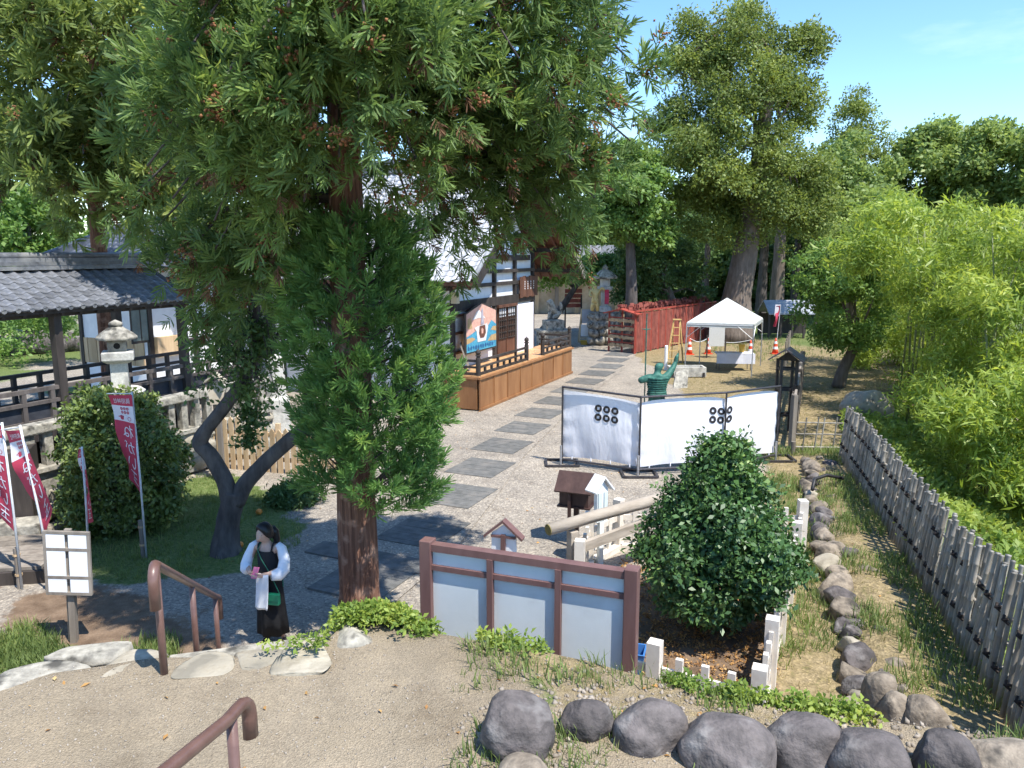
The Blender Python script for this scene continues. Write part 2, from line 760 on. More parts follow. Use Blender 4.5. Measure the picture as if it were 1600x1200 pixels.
x_, y_ = GV[:, 0], GV[:, 1]
m_grass = np.maximum(mask(LAWN, .12), mask(LEFTG, .2, 4))
far_grass = sstep(38, 46, y_ + 6 * (vnoise(x_, y_, .25, 8) - .5)) * sstep(10, 13, x_ - (y_ - 40) * .12)
left_far = sstep(-13.0, -15, x_) * sstep(14, 18, y_) * sstep(.45, .6, vnoise(x_, y_, .3, 5))
m_grass = np.maximum(np.maximum(m_grass, far_grass), left_far)
dr = x_ - xr(y_)
m_dry = sstep(-1.25, -.75, dr + .5 * (vnoise(x_, y_, 1.3, 6) - .5)) * sstep(5, 6, y_) * (x_ > 2.2)
m_dry = np.maximum(m_dry, sstep(0, 1.5, x_ - xf(y_) + 2.5) * (y_ > 17) * sstep(60, 40, y_))
m_soil = np.maximum(mask(DIRTL, .35, 2), sstep(.5, 2.5, x_ - xf(y_)))
SHRUBBED = [(1.25, 7.2), (2.9, 7.7), (3.9, 10.3), (1.9, 10.9)]
m_soil = np.maximum(m_soil, mask(SHRUBBED, .2, 5, .1))


def ground_mat(name, grav1, grav2, peb=38.0, con=.75):
    m = bpy.data.materials.new(name)
    m.use_nodes = True
    n, l = m.node_tree.nodes, m.node_tree.links
    p = n['Principled BSDF']
    p.inputs['Roughness'].default_value = .9
    p.inputs['Specular IOR Level'].default_value = .15
    tcn = n.new('ShaderNodeTexCoord')
    vec = tcn.outputs['Object']

    def noise(s, d=6, r=.6):
        t = n.new('ShaderNodeTexNoise')
        t.inputs['Scale'].default_value = s
        t.inputs['Detail'].default_value = d
        t.inputs['Roughness'].default_value = r
        l.new(vec, t.inputs['Vector'])
        return t.outputs['Fac']

    def ramp(src, stops):
        r = n.new('ShaderNodeValToRGB')
        while len(r.color_ramp.elements) < len(stops):
            r.color_ramp.elements.new(.5)
        for e, (q, c) in zip(r.color_ramp.elements, stops):
            e.position = q
            e.color = _rgb(c)
        l.new(src, r.inputs['Fac'])
        return r.outputs['Color']

    def mix(f, a, b, mode='MIX'):
        x = n.new('ShaderNodeMixRGB')
        x.blend_type = mode
        for s, q in (('Fac', f), ('Color1', a), ('Color2', b)):
            if isinstance(q, (int, float)):
                x.inputs[s].default_value = q
            else:
                l.new(q, x.inputs[s])
        return x.outputs['Color']

    vo = n.new('ShaderNodeTexVoronoi')
    vo.inputs['Scale'].default_value = peb
    l.new(vec, vo.inputs['Vector'])
    bw = n.new('ShaderNodeSeparateColor')
    l.new(vo.outputs['Color'], bw.inputs['Color'])
    stones = ramp(bw.outputs[0], [(0, (.45, .45, .47)), (.35, (.85, .84, .84)), (.8, (1.0, 1.0, 1.0)), (1, (1.6, 1.56, 1.5))])
    base = ramp(noise(.45, 8, .65), [(.32, grav1), (.68, grav2)])
    gravel = mix(con, base, stones, 'MULTIPLY')
    fine = ramp(noise(60, 3), [(.3, (.78, .78, .78)), (.7, (1.2, 1.2, 1.2))])
    gravel = mix(.8, gravel, fine, 'MULTIPLY')
    patch = ramp(noise(1.7, 9, .72), [(.28, (.70, .67, .64)), (.48, (.98, .98, .98)), (.72, (1.2, 1.18, 1.14))])
    gravel = mix(.9, gravel, patch, 'MULTIPLY')

    def att(k):
        a = n.new('ShaderNodeAttribute')
        a.attribute_name = k
        # break the edge up with noise
        ad = n.new('ShaderNodeMath')
        ad.operation = 'ADD'
        sb = n.new('ShaderNodeMath')
        sb.operation = 'MULTIPLY_ADD'
        l.new(noise(9, 6, .7), sb.inputs[0])
        sb.inputs[1].default_value = 1.1
        sb.inputs[2].default_value = -.55
        l.new(a.outputs['Fac'], ad.inputs[0])
        l.new(sb.outputs[0], ad.inputs[1])
        r = n.new('ShaderNodeMapRange')
        r.inputs['From Min'].default_value = .35
        r.inputs['From Max'].default_value = .65
        l.new(ad.outputs[0], r.inputs['Value'])
        return r.outputs['Result']

    soil = mix(.7, ramp(noise(3, 8), [(.3, (.10, .066, .043)), (.7, (.24, .17, .115))]), fine, 'MULTIPLY')
    grass = ramp(noise(14, 6, .7), [(.3, (.05, .08, .025)), (.5, (.11, .15, .045)), (.72, (.22, .21, .10))])
    dry = mix(.6, ramp(noise(5, 9, .75), [(.28, (.10, .125, .035)), (.45, (.23, .18, .095)), (.7, (.36, .285, .17))]), stones, 'MULTIPLY')
    c = mix(att('dry'), gravel, dry)
    c = mix(att('soil'), c, soil)
    c = mix(att('grass'), c, grass)
    l.new(c, p.inputs['Base Color'])
    b = n.new('ShaderNodeBump')
    b.inputs['Strength'].default_value = .75
    b.inputs['Distance'].default_value = .012
    l.new(vo.outputs['Distance'], b.inputs['Height'])
    b2 = n.new('ShaderNodeBump')
    b2.inputs['Strength'].default_value = .4
    b2.inputs['Distance'].default_value = .06
    l.new(noise(4, 6), b2.inputs['Height'])
    l.new(b.outputs['Normal'], b2.inputs['Normal'])
    l.new(b2.outputs['Normal'], p.inputs['Normal'])
    return m


M_GROUND = ground_mat('gravel_ground', (.25, .222, .185), (.355, .312, .255), 34)
ground = npmesh('ground', GV, GF, M_GROUND, smooth=True, kind='structure')
for k, v in (('grass', m_grass), ('dry', m_dry), ('soil', m_soil)):
    a = ground.data.attributes.new(k, 'FLOAT', 'POINT')
    a.data.foreach_set('value', np.clip(v, 0, 1).astype(np.float32))

# ------------------------------------------------------------------ terrace (landing of the stairs, foreground)
TZ = 1.6
EDGE = [(-14, 5.1), (-6, 5.25), (-3.9, 5.42), (-2.75, 5.75), (-1.55, 5.8), (-1.5, 6.28), (-1.15, 6.36), (-.75, 6.2), (-.2, 5.95), (.3, 5.78),
        (1.0, 5.47), (1.5, 5.22), (2.0, 5.02), (2.6, 4.9), (3.4, 4.72), (4.2, 4.5)]


def ye(x):
    return np.interp(x, [p[0] for p in EDGE], [p[1] for p in EDGE])


def tz(x, y):
    x, y = np.asarray(x, float), np.asarray(y, float)
    return TZ + .05 * (vnoise(x, y, .9, 9) - .5) + .03 * (vnoise(x, y, 2.5, 10) - .5) + .03 * sstep(-.3, .6, x) * sstep(4.3, 5.1, y)


tx = np.concatenate([np.linspace(-14, -5, 12), np.arange(-4.9, 4.2, .1)])
tt_ = np.linspace(0, 1, 72)
TV, rows = [], []
for t in tt_:
    y = -4 + (ye(tx) + 4) * t ** .6
    jit = .06 * (vnoise(tx, y, 3, 12) - .5)
    TV.append(np.stack([tx, y + jit * (t > .98), tz(tx, y) - .05 * (t == 1)], -1))
for dz, dy in ((-.18, .10), (-.6, .22), (-1.2, .38), (-1.75, .5)):
    y = ye(tx) + dy + .12 * (vnoise(tx, tx * 0 + dz * 3, 2.2, 13) - .5)
    TV.append(np.stack([tx, y, tz(tx, ye(tx)) + dz], -1))
TV = np.array(TV)
nr, nc = TV.shape[:2]
idx = np.arange(nr * nc).reshape(nr, nc)
TF = np.stack([idx[:-1, :-1], idx[:-1, 1:], idx[1:, 1:], idx[1:, :-1]], -1).reshape(-1, 4)
M_TERR = ground_mat('terrace_sand', (.215, .175, .122), (.315, .262, .19), 85, .25)
terrace = npmesh('terrace_ground', TV.reshape(-1, 3), TF, M_TERR, smooth=True, kind='structure')
fx, fy = TV.reshape(-1, 3)[:, 0], TV.reshape(-1, 3)[:, 1]
isbank = np.repeat(np.arange(nr) >= len(tt_), nc)
tg = np.clip(sstep(.55, .7, vnoise(fx, fy, 1.6, 21)) * sstep(-.2, .3, fx) * sstep(4.0, 5.0, fy) * .55 + isbank * .1, 0, 1)
tdry = np.clip(sstep(-.4, .4, fx) * sstep(4.2, 5.0, fy) * .5 + .35 * sstep(.5, .75, vnoise(fx, fy, .8, 22)), 0, 1)
for k, v in (('grass', tg), ('dry', tdry), ('soil', isbank * .8)):
    a = terrace.data.attributes.new(k, 'FLOAT', 'POINT')
    a.data.foreach_set('value', v.astype(np.float32))

# ------------------------------------------------------------------ stone helper
M_ROCK = mat('rock_grey', (.058, .051, .049), (.145, .125, .118), 6, .85, .8, 9, c3=(.20, .185, .175), s3=4.5, rnd=.2, bdist=.06)
M_ROCK2 = mat('rock_tan', (.15, .122, .092), (.30, .25, .19), 7, .9, .9, 10, c3=(.075, .064, .052), s3=6, rnd=.25, bdist=.04)
M_PALE = mat('stone_pale', (.27, .235, .175), (.44, .395, .31), 6, .9, .6, 16, c3=(.20, .18, .14), s3=3, rnd=.12)
M_GRAN = mat('granite', (.42, .405, .36), (.58, .56, .50), 30, .85, .25, 50, c3=(.30, .29, .26), s3=3.5, rnd=.06)
M_LICH = mat('lichened_stone', (.20, .185, .155), (.43, .40, .33), 8, .92, .6, 20, c3=(.075, .07, .058), s3=4.5, rnd=.1)


def rock(name, c, size, seed, material, parent=None, rz=0.0, sub=3, rough=.16, flat=.0, box=.8, pmin=.62, **kw):
    """an uneven boulder: sphere pushed by noise and cut by a few planes"""
    bm = bmesh.new()
    bmesh.ops.create_icosphere(bm, subdivisions=sub, radius=1.0)
    r = np.random.default_rng(seed)
    pl = nrm(r.normal(size=(12, 3)))
    pd = r.uniform(pmin, .96, 12)
    ph = r.uniform(0, 6, (5, 3))
    fr = r.normal(size=(5, 3)) * 1.5
    P = np.array([v.co[:] for v in bm.verts])
    P = np.sign(P) * np.abs(P) ** box
    for n_, d_ in zip(pl, pd):
        q = P @ n_
        P = P - np.maximum(q - d_, 0)[:, None] * n_ * .85
    dis = sum(np.sin(P @ fr[k] + ph[k, 0]) for k in range(5)) * rough / 3
    fine = sum(np.sin(P @ (fr[k] * 4) + ph[k, 1]) for k in range(5)) * rough / 14
    P = P * (1 + dis + fine)[:, None]
    if flat > 0:
        P[:, 2] = np.where(P[:, 2] > 1 - flat, 1 - flat + (P[:, 2] - 1 + flat) * .15, P[:, 2])
    P = P * np.array(size)
    ca, sa = math.cos(rz), math.sin(rz)
    P = np.stack([P[:, 0] * ca - P[:, 1] * sa, P[:, 0] * sa + P[:, 1] * ca, P[:, 2]], -1) + np.array(c)
    F = [tuple(v.index for v in f.verts) for f in bm.faces]
    bm.free()
    b = MB()
    b.add(P, F)
    return b.build(name, material, parent, smooth=True, **kw)


# the big boulders along the terrace edge: (px, py of centre, width px, height px, z)
BLD = [(808, 1128, 112, 132, 'tallest dark grey boulder with pale lichen at left end of the boulder row'),
       (917, 1108, 72, 76, 'small rounded dark boulder right of the tallest boulder'),
       (1014, 1120, 112, 96, 'wide dark grey boulder third in the row along the terrace edge'),
       (1138, 1150, 132, 108, 'largest flat faced brownish grey boulder in the middle of the row'),
       (1257, 1142, 108, 88, 'smooth sloping dark boulder under the corner of the white picket fence'),
       (1358, 1168, 122, 92, 'broad purple grey boulder between the sloping and the angular boulder'),
       (1476, 1168, 88, 96, 'angular grey boulder with a pale edge near the bamboo fence'),
       (1575, 1168, 118, 66, 'speckled tan boulder at the right end of the boulder row'),
       (822, 1192, 90, 54, 'low brown boulder in front of the tallest boulder')]
for i, (px, py, w, h, lab) in enumerate(BLD):
    c = G(px, py, TZ + .16)
    dep = c.y * _c + (CAM_H - c.z) * _s
    sw, sh = w / 1200 * dep / 2, h / 1200 * dep / 2
    rock('boulder', (c.x, c.y - .02, c.z - .09), (sw * 1.12, sw * .9, sh * 1.06), 40 + i, M_ROCK if i not in (7, 8) else M_ROCK2, None, rz=random.uniform(-.4, .4),
         sub=4, rough=.085, pmin=.78, box=.88, label=lab, cat='boulder', group='boulders along the terrace edge')

# flat edging stones at the head of the lower steps
ed = thing('stone_edging', 'row of pale flat edging stones at the head of the steps', 'stone edging', (-3.0, 5.6, TZ - .1))
for i, (x0, x1, yy, dep, th, tp) in enumerate(((-5.7, -4.72, 5.24, .40, .12, 0), (-4.74, -4.02, 5.33, .46, .13, 0), (-4.05, -3.18, 5.44, .50, .14, 0), (-3.75, -3.2, 5.80, .26, .10, 0), (-3.2, -2.74, 5.62, .40, .12, 1),
                                                   (-2.62, -2.22, 5.66, .46, .14, 1), (-2.26, -1.84, 5.70, .44, .13, 1), (-1.88, -1.44, 5.70, .50, .14, 1))):
    rock('stone', ((x0 + x1) / 2, yy, TZ - th * .40), ((x1 - x0) / 2 * 1.14, dep / 2 * 1.15, th), 70 + i, M_PALE if tp else M_LICH, ed, rz=.08 + .05 * (i % 3 - 1), sub=4, rough=.12, flat=.5, box=.32)
rock('stone', (-1.34, 6.0, TZ - .06), (.2, .22, .14), 79, M_LICH, ed, sub=3, rough=.14, box=.5)

# steps below
st = thing('stone_steps', 'stone steps going down from the terrace to the gravel', 'steps', (-2.6, 7.2, 0))
sd = Vector((-.27, .96, 0)).normalized()
sp = Vector((sd.y, -sd.x, 0))
for k in range(8):
    c = Vector((-2.12, 5.98, 0)) + sd * (.16 + .31 * k)
    zt = TZ - .19 * (k + 1)
    MB().box((c.x, c.y, zt / 2), (1.5, .33, zt), axes=(sp, sd, Vector((0, 0, 1)))).build('step', M_LICH, st, bevel=.012)

# small stones of the strip beside the bamboo fence
rowt = thing('stone_border', 'crooked border of tan and grey field stones beside the bamboo fence', 'stone border', (4.8, 10.9, 0))
rr = random.Random(5)
yy = 6.35
k = 0
while yy < 17.2:
    s = rr.uniform(.11, .215)
    x = float(xr(yy)) + rr.uniform(-.1, .1)
    rock('stone', (x, yy, .06 + rr.uniform(-.03, .06)), (s * rr.uniform(.95, 1.25), s * rr.uniform(1.05, 1.4), s * rr.uniform(.85, 1.15)), 100 + k,
         (M_ROCK, M_ROCK2, M_ROCK2, M_ROCK, M_ROCK2, M_PALE)[rr.randrange(6)], rowt, rz=rr.uniform(0, 3), rough=.22, box=.62)
    if rr.random() < .3 or yy < 8.2:
        rock('stone', (x + rr.uniform(.25, .5), yy + rr.uniform(-.1, .2), .16), (s * .9, s * .8, s * .6), 300 + k, (M_ROCK, M_ROCK2)[rr.randrange(2)], rowt, rz=rr.uniform(0, 3))
    yy += s * 1.8 + rr.uniform(-.04, .08)
    k += 1
for i, (px, py, w) in enumerate(((1445, 1118, 66), (1400, 1105, 56), (1375, 1075, 50), (1330, 1110, 40))):
    c = G(px, py, .75)
    rock('stone', (c.x, c.y, .62), (w / 300, w / 300, .3), 500 + i, M_ROCK2, rowt, rz=i)
# earth below those stones: a short bank at the end of the terrace
rock('bank_stone', (2.75, 5.75, .35), (.55, .42, .5), 520, M_ROCK2, None, label='low sunlit bank stone under the boulders at the picket corner', cat='stone')
rock('pale_boulder', G(1358, 628, .55) + Vector((0, .3, -.2)), (.75, .6, .5), 521, M_PALE, None, label='pale sunlit boulder behind the far end of the bamboo fence', cat='boulder')

# ------------------------------------------------------------------ paved path with dark slabs
def slabpoly():
    near = G(600, 905)
    return near


M_PATH = mat('path_concrete', (.235, .215, .185), (.31, .285, .245), 3, .9, .3, 60, c3=(.30, .28, .25), s3=1.2)
M_SLAB = mat('path_slab', (.095, .094, .086), (.155, .150, .138), 6, .88, .5, 40, c3=(.17, .158, .14), s3=2.2, stretch=(1, 1, 1), rnd=.12)
PA, PB = Vector((-2.55, 9.6, 0)), Vector((5.6, 39.2, 0))
pth = MB()
pd = (PB - PA).normalized()
pn = Vector((pd.y, -pd.x, 0))
ctrl = [(G(540, 930)), G(640, 855), G(715, 775), G(768, 712), G(815, 672), G(850, 642), G(905, 603), G(948, 574), G(965, 556), G(985, 538)]


def pathpt(s):
    """point and direction along the path at arc position s"""
    acc = 0
    for a, b in zip(ctrl[:-1], ctrl[1:]):
        L = (b - a).length
        if s <= acc + L or b is ctrl[-1]:
            d = (b - a).normalized()
            return a + d * (s - acc), d
        acc += L


PL = sum((b - a).length for a, b in zip(ctrl[:-1], ctrl[1:]))
rings = []
for i in range(60):
    p, d = pathpt(PL * i / 59)
    n_ = Vector((d.y, -d.x, 0))
    rings.append([(p - n_ * .70) + Vector((0, 0, .018)), (p + n_ * .78) + Vector((0, 0, .018))])
pth.loft(rings, cap=False, closed=False)
path = pth.build('path', M_GROUND, None, kind='structure', origin=(0, 0, 0))
# the slabs are turned to the hall's axes; they lie every 2.6 m
s, k = .6, 0
while s < PL - 1:
    p, d = pathpt(s)
    ax = (N3 if True else d).copy()
    b = MB()
    w, L = 1.16, 1.34
    nb = 9
    for q in range(nb):            # tooled ridges across the slab
        o = (q - (nb - 1) / 2) * L / nb
        b.box(p + U3 * o + Vector((0, 0, .016 + .0016 * (q % 2))), (w, L / nb * .965, .03), axes=(N3, U3, Vector((0, 0, 1))))
    b.build('slab', M_SLAB, path)
    s += 2.05
    k += 1
MB().box(G(620, 880) + Vector((0, 0, .012)), (3.2, .5, .03), axes=(N3, U3, Vector((0, 0, 1)))).build('drain_slab', M_SLAB, path)

# ================================================================== BUILDINGS
Z3 = Vector((0, 0, 1))
M_WHITE = mat('plaster_white', (.74, .74, .75), (.82, .82, .82), 4, .85, .12, 30)
M_DARKW = mat('timber_dark', (.030, .024, .021), (.062, .050, .043), 5, .65, .3, 20, stretch=(1, 1, .2), rnd=.15)
M_REDW = mat('timber_redbrown', (.085, .035, .022), (.165, .075, .045), 5, .6, .3, 18, stretch=(1, 1, .15), rnd=.18)
M_SKIRT = mat('stage_panel', (.235, .105, .042), (.335, .165, .07), 3, .5, .12, 16, stretch=(1, 1, .25), rnd=.08)
M_DECK = mat('deck_boards', (.42, .23, .10), (.58, .35, .17), 4, .5, .1, 14, rnd=.1)
M_TILE = mat('kawara_tile', (.085, .09, .10), (.17, .175, .19), 9, .42, .2, 30, c3=(.23, .23, .225), s3=1.4, rnd=.22, spec=.6)
M_TILE2 = mat('kawara_sun_sheen', (.36, .365, .38), (.50, .505, .515), 9, .34, .15, 30, c3=(.30, .30, .30), s3=1.0, rnd=.1, spec=.7)  # tile grey paled to stand for the sun's sheen on the hall roof
M_WOODG = mat('timber_grey', (.16, .135, .11), (.27, .235, .195), 6, .85, .4, 22, stretch=(1, 1, .12), rnd=.2)
M_WOODY = mat('timber_fresh', (.42, .29, .16), (.60, .44, .27), 5, .75, .25, 18, stretch=(1, 1, .15), rnd=.15)
M_GLASS = mat('window_glass', (.10, .13, .12), (.16, .2, .18), 2, .08, 0, spec=.8)
M_DARK = mat('deep_shade', (.02, .018, .016), None, rough=.95)  # near black painting the deep shade below the floor and in lantern openings


def tile_mesh(name, material, w=.27, L=.30):
    b = MB()
    prof = [(0, .012), (.035, -.004), (.10, -.012), (.16, .0), (.195, .022), (.225, .034), (.255, .028), (.283, .006)]
    prof = [(x * w / .27, z) for x, z in prof]
    top0 = [Vector((x, 0, z + .022)) for x, z in prof]
    top1 = [Vector((x, L, z + .004)) for x, z in prof]
    bot0 = [Vector((x, 0, z - .012)) for x, z in prof]
    k = len(prof)
    vs = top0 + top1 + bot0
    fs = [(i, i + 1, k + i + 1, k + i) for i in range(k - 1)] + [(2 * k + i, 2 * k + i + 1, i + 1, i) for i in range(k - 1)]
    b.add(vs, fs)
    me = b.mesh(name, material)
    return me, np.array([v[:] for v in vs]), np.array(fs)


def tile_slope(roof, o, across, up, ncol, nrow, material, w=.27, pitch=.245, max_obj=300, keep=None):
    """tiles laid on a slope: origin o at the eave, columns along across, rows along up; the first max_obj are objects"""
    across, up = Vector(across).normalized(), Vector(up).normalized()
    n = across.cross(up)
    if n.z < 0:
        n = -n
    me, tv, tf = tile_mesh('tile', material, w)
    order = [(i, j) for j in range(nrow) for i in range(ncol) if keep is None or keep(i, j)]
    order.sort(key=lambda q: q[0] * .9 + q[1])
    left = []
    rr_ = random.Random(3)
    for m, (i, j) in enumerate(order):
        p = Vector(o) + across * (i * w) + up * (j * pitch) + n * (.012 + rr_.uniform(0, .006))
        M = frame(across, up, n, p)
        if across.cross(up).dot(n) < 0:
            M = frame(-across, up, n, p + across * w)
        if m < max_obj:
            inst(me, 'tile', roof, M)
        else:
            left.append(M)
    if left:
        A = np.array(left)
        R, P = A[:, :3, :3], A[:, :3, 3]
        V, F, _, _ = scatter((tv, tf, np.zeros(len(tv))), P, R, np.ones(len(P)))
        npmesh('tile_field', V, F, material, roof, kind='stuff')


def a_of_px(px, b, z=2.0):
    """hall coordinate a of the point on wall line b that shows at photo column px"""
    lo, hi = -16.0, 14.0
    f = lambda a: (lambda p: 800 + 1200 * p.x / (p.y * _c + (CAM_H - z) * _s))(AB(a, b, z))
    for _ in range(50):
        m = (lo + hi) / 2
        if f(m) < px:
            lo = m
        else:
            hi = m
    return (lo + hi) / 2


# ------------------------------------------------------------------ main hall
HA0, HA1, HB = .7, 7.35, -1.33
hall = thing('shrine_hall', 'white plastered timber framed shrine hall with a grey tiled gable roof', 'building', AB(4, -6, 0))
wall = MB()
wall.prism([AB(HA0, HB - .1, .0), AB(HA1, HB - .1, .0), AB(HA1, HB - .1, 4.6), AB(4.5, HB - .1, 7.1), AB(HA0, HB - .1, 4.3)], N3 * .05)
wall.box(AB(HA0 + .06, HB - 3.6, 2.1), (.1, 7.0, 4.2), axes=(U3, N3, Z3))
wall.box(AB(HA1 - .06, HB - 3.6, 2.1), (.1, 7.0, 4.2), axes=(U3, N3, Z3))
wl_ = wall.build('wall', M_WHITE, hall)
# vertical posts of the gable wall
posts_a = [HA0 + .06, a_of_px(772, HB, 4), a_of_px(804, HB, 4), HA1 - .06]
for a in posts_a:
    MB().box(AB(a, HB + .0, 2.9), (.15, .12, 5.0 if a not in (posts_a[0], posts_a[-1]) else 3.9), axes=(U3, N3, Z3)).build('post', M_DARKW, hall)
for z, h in ((3.12, .30), (3.72, .12), (4.16, .12), (4.62, .20), (5.4, .16)):
    x0, x1 = HA0, HA1
    if z > 4.3:
        x0, x1 = HA0 + (z - 4.2) * 1.35, HA1 - (z - 4.2) * 1.15
    MB().box(AB((x0 + x1) / 2, HB + .02, z), (x1 - x0, .13, h), axes=(U3, N3, Z3)).build('beam', M_DARKW, hall)
for z in (1.62, 2.25, 2.82):     # thin rails left of the painted board
    a1 = a_of_px(772, HB, 2)
    MB().box(AB((HA0 + a1) / 2, HB + .0, z), (a1 - HA0, .09, .07), axes=(U3, N3, Z3)).build('rail', M_REDW, hall)
# side wall posts and beams
for b in (-3.0, -4.7, -6.4, -8.1):
    MB().box(AB(HA0 - .0, b, 2.1), (.12, .15, 4.1), axes=(U3, N3, Z3)).build('post', M_DARKW, hall)
for z in (3.1, 3.72):
    MB().box(AB(HA0 - .01, -4.9, z), (.1, 7.0, .2), axes=(U3, N3, Z3)).build('beam', M_DARKW, hall)
# doors: two lattice leaves
d0, d1 = a_of_px(776, HB, 2), a_of_px(802, HB, 2)
dm = (d0 + d1) / 2
for k, (x0, x1) in enumerate(((d0, dm), (dm, d1))):
    c = (x0 + x1) / 2
    w = x1 - x0 - .02
    door = MB().box(AB(c, HB + .03 + .02 * k, 1.98), (w, .04, 1.8), axes=(U3, N3, Z3)).build('door', M_REDW, hall)
    lat = MB()
    for q in range(5):
        lat.box(AB(x0 + .06 + (w - .1) * q / 4, HB + .07 + .02 * k, 2.3), (.035, .035, 1.15), axes=(U3, N3, Z3))
    for q in range(6):
        lat.box(AB(c, HB + .072 + .02 * k, 1.76 + q * .215), (w - .04, .03, .03), axes=(U3, N3, Z3))
    lat.build('lattice', M_DARKW, door)
    pan = MB()
    for q in range(4):
        pan.box(AB(x0 + .06 + (w - .1) * (q + .5) / 4, HB + .058 + .02 * k, 2.7), ((w - .2) / 4, .012, .34), axes=(U3, N3, Z3))
    pan.build('paper_pane', M_WHITE, door)
MB().box(AB(dm, HB + .09, 2.92), (d1 - d0 + .2, .1, .1), axes=(U3, N3, Z3)).build('lintel', M_REDW, hall)
# pale sliding panel right of the doors, with a cloth edge
a0, a1 = a_of_px(804, HB, 2) + .12, HA1 - .1
MB().box(AB((a0 + a1) / 2, HB + .05, 1.98), (a1 - a0, .04, 1.84), axes=(U3, N3, Z3)).build('sliding_panel', mat('panel_cloth', (.72, .70, .76), (.8, .78, .83), 2, .7), hall)
# board of tally plaques under the eave
pk0, pk1 = a_of_px(807, HB, 3.6), HA1 + .12
for q in range(6):
    a = pk0 + (pk1 - pk0) * (q + .5) / 6
    b_ = MB().box(AB(a, HB + .14, 3.52 + .03 * (q % 2)), ((pk1 - pk0) / 6 * .92, .03, .78), axes=(U3, N3, Z3)).build('plaque', M_REDW, hall)
    if q in (1, 2, 3, 4):
        m_ = MB()
        for r_ in range(4):
            m_.box(AB(a, HB + .16, 3.72 - .085 * r_), (.05, .006, .05), axes=(U3, N3, Z3))
        m_.build('brush_mark', M_WHITE, b_)
# wall lamp
MB().box(AB(HA0 - .3, HB + .3, 3.42), (.2, .2, .34), axes=(U3, N3, Z3)).build('wall_lamp', mat('lamp_paper', (.55, .47, .32), None, rough=.6), hall)

# roof
RA, RZ = 4.5, 7.75
EL, ER, EZ = -.42, 9.45, 4.02
upL = (AB(RA, 0, RZ) - AB(EL, 0, EZ)).normalized()
LL = (AB(RA, 0, RZ) - AB(EL, 0, EZ)).length
B0, B1 = .05, -9.0
rf = MB()
for e in (EL, ER):
    q = [AB(e, B0, EZ - .06), AB(RA, B0, RZ - .06), AB(RA, B0, RZ - .2), AB(e, B0, EZ - .2)]
    rf.prism(q, N3 * (B1 - B0))
roof = rf.build('roof', M_REDW, hall)
ncol = 33
tile_slope(roof, AB(EL - .06, B0 - .12, EZ - .08), -N3, upL, ncol, int(LL / .245), M_TILE2)
# right slope: tiles in one sheet of courses (seen only edge on)
co = MB()
upR = (AB(RA, 0, RZ) - AB(ER, 0, EZ)).normalized()
nR = Vector((U3 * (RZ - EZ) + Z3 * (ER - RA))).normalized()
for j in range(24):
    c = AB(ER, (B0 + B1) / 2, EZ) + upR * (.12 + j * .25) + nR * .03
    co.box(c, (.27, B0 - B1, .05), axes=(upR, N3, nR))
co.build('tile_courses', M_TILE2, roof, kind='stuff')
# ridge
for j, (h, w) in enumerate(((.0, .42), (.12, .36), (.24, .3), (.36, .22))):
    MB().box(AB(RA, (B0 + B1) / 2, RZ + .02 + h), (w, B0 - B1 - .1, .11), axes=(U3, N3, Z3)).build('ridge_course', M_TILE, roof)
MB().box(AB(RA, B0 + .02, RZ + .3), (.5, .12, .6), axes=(U3, N3, Z3)).build('ridge_end_tile', M_TILE, roof, bevel=.04)
# barge boards and verge tiles
for e in (EL, ER):
    MB().beam(AB(e, B0 + .04, EZ - .16), AB(RA, B0 + .04, RZ - .16), .07, .3).build('barge_board', M_DARKW if e == EL else M_WOODG, roof)
    vt = MB()
    vt.tube([AB(e, B0 - .02, EZ + .04), AB(RA, B0 - .02, RZ + .04)], .075, 8)
    vt.build('verge_tile', M_TILE2, roof, smooth=True)
# rafters below the right hand eave and the gable overhang
for i in range(16):
    b = B0 - .15 - i * .42
    MB().beam(AB(ER - .1, b, EZ - .27), AB(RA + 1.0, b, RZ - 1.0), .08, .1).build('rafter', M_REDW, roof)
for z in (4.15, 4.95):
    a_ = ER - .45 - (z - 4.02) * (ER - RA) / (RZ - EZ)
    MB().box(AB(a_, (B0 - 7) / 2, z - .05), (.16, 7.0 + B0, .16), axes=(U3, N3, Z3)).build('purlin', M_DARKW, roof)
for i in range(12):
    b = B0 - .2 - i * .5
    MB().beam(AB(EL + .05, b, EZ - .27), AB(RA - 2.8, b, RZ - 2.4), .08, .1).build('rafter', M_REDW, roof)

# ------------------------------------------------------------------ stage in front of the hall
SZ = 1.07
SL = 8.3
stage = thing('stage', 'raised wooden stage with orange brown panelled skirt and dark railing', 'stage', AB(4, -.8, 0))
np_ = 8
for i in range(np_):
    a0, a1 = SL * i / np_, SL * (i + 1) / np_
    MB().box(AB((a0 + a1) / 2, -.03, SZ / 2 - .03), (a1 - a0 - .05, .04, SZ - .14), axes=(U3, N3, Z3)).build('skirt_panel', M_SKIRT, stage)
    MB().box(AB(a0 + (.03 if i == 0 else 0), -.012, SZ / 2 - .03), (.055, .05, SZ - .08), axes=(U3, N3, Z3)).build('skirt_batten', M_SKIRT, stage)
for i in range(2):
    MB().box(AB(.03, -.08 - .72 * (i + .5), SZ / 2 - .03), (.04, .67, SZ - .14), axes=(U3, N3, Z3)).build('skirt_panel', M_SKIRT, stage)
    MB().box(AB(.012, -.06 - .72 * (i + 1), SZ / 2 - .03), (.05, .055, SZ - .08), axes=(U3, N3, Z3)).build('skirt_batten', M_SKIRT, stage)
MB().box(AB(SL / 2, -.0, SZ - .05), (SL + .1, .08, .07), axes=(U3, N3, Z3)).build('edge_board', M_SKIRT, stage)
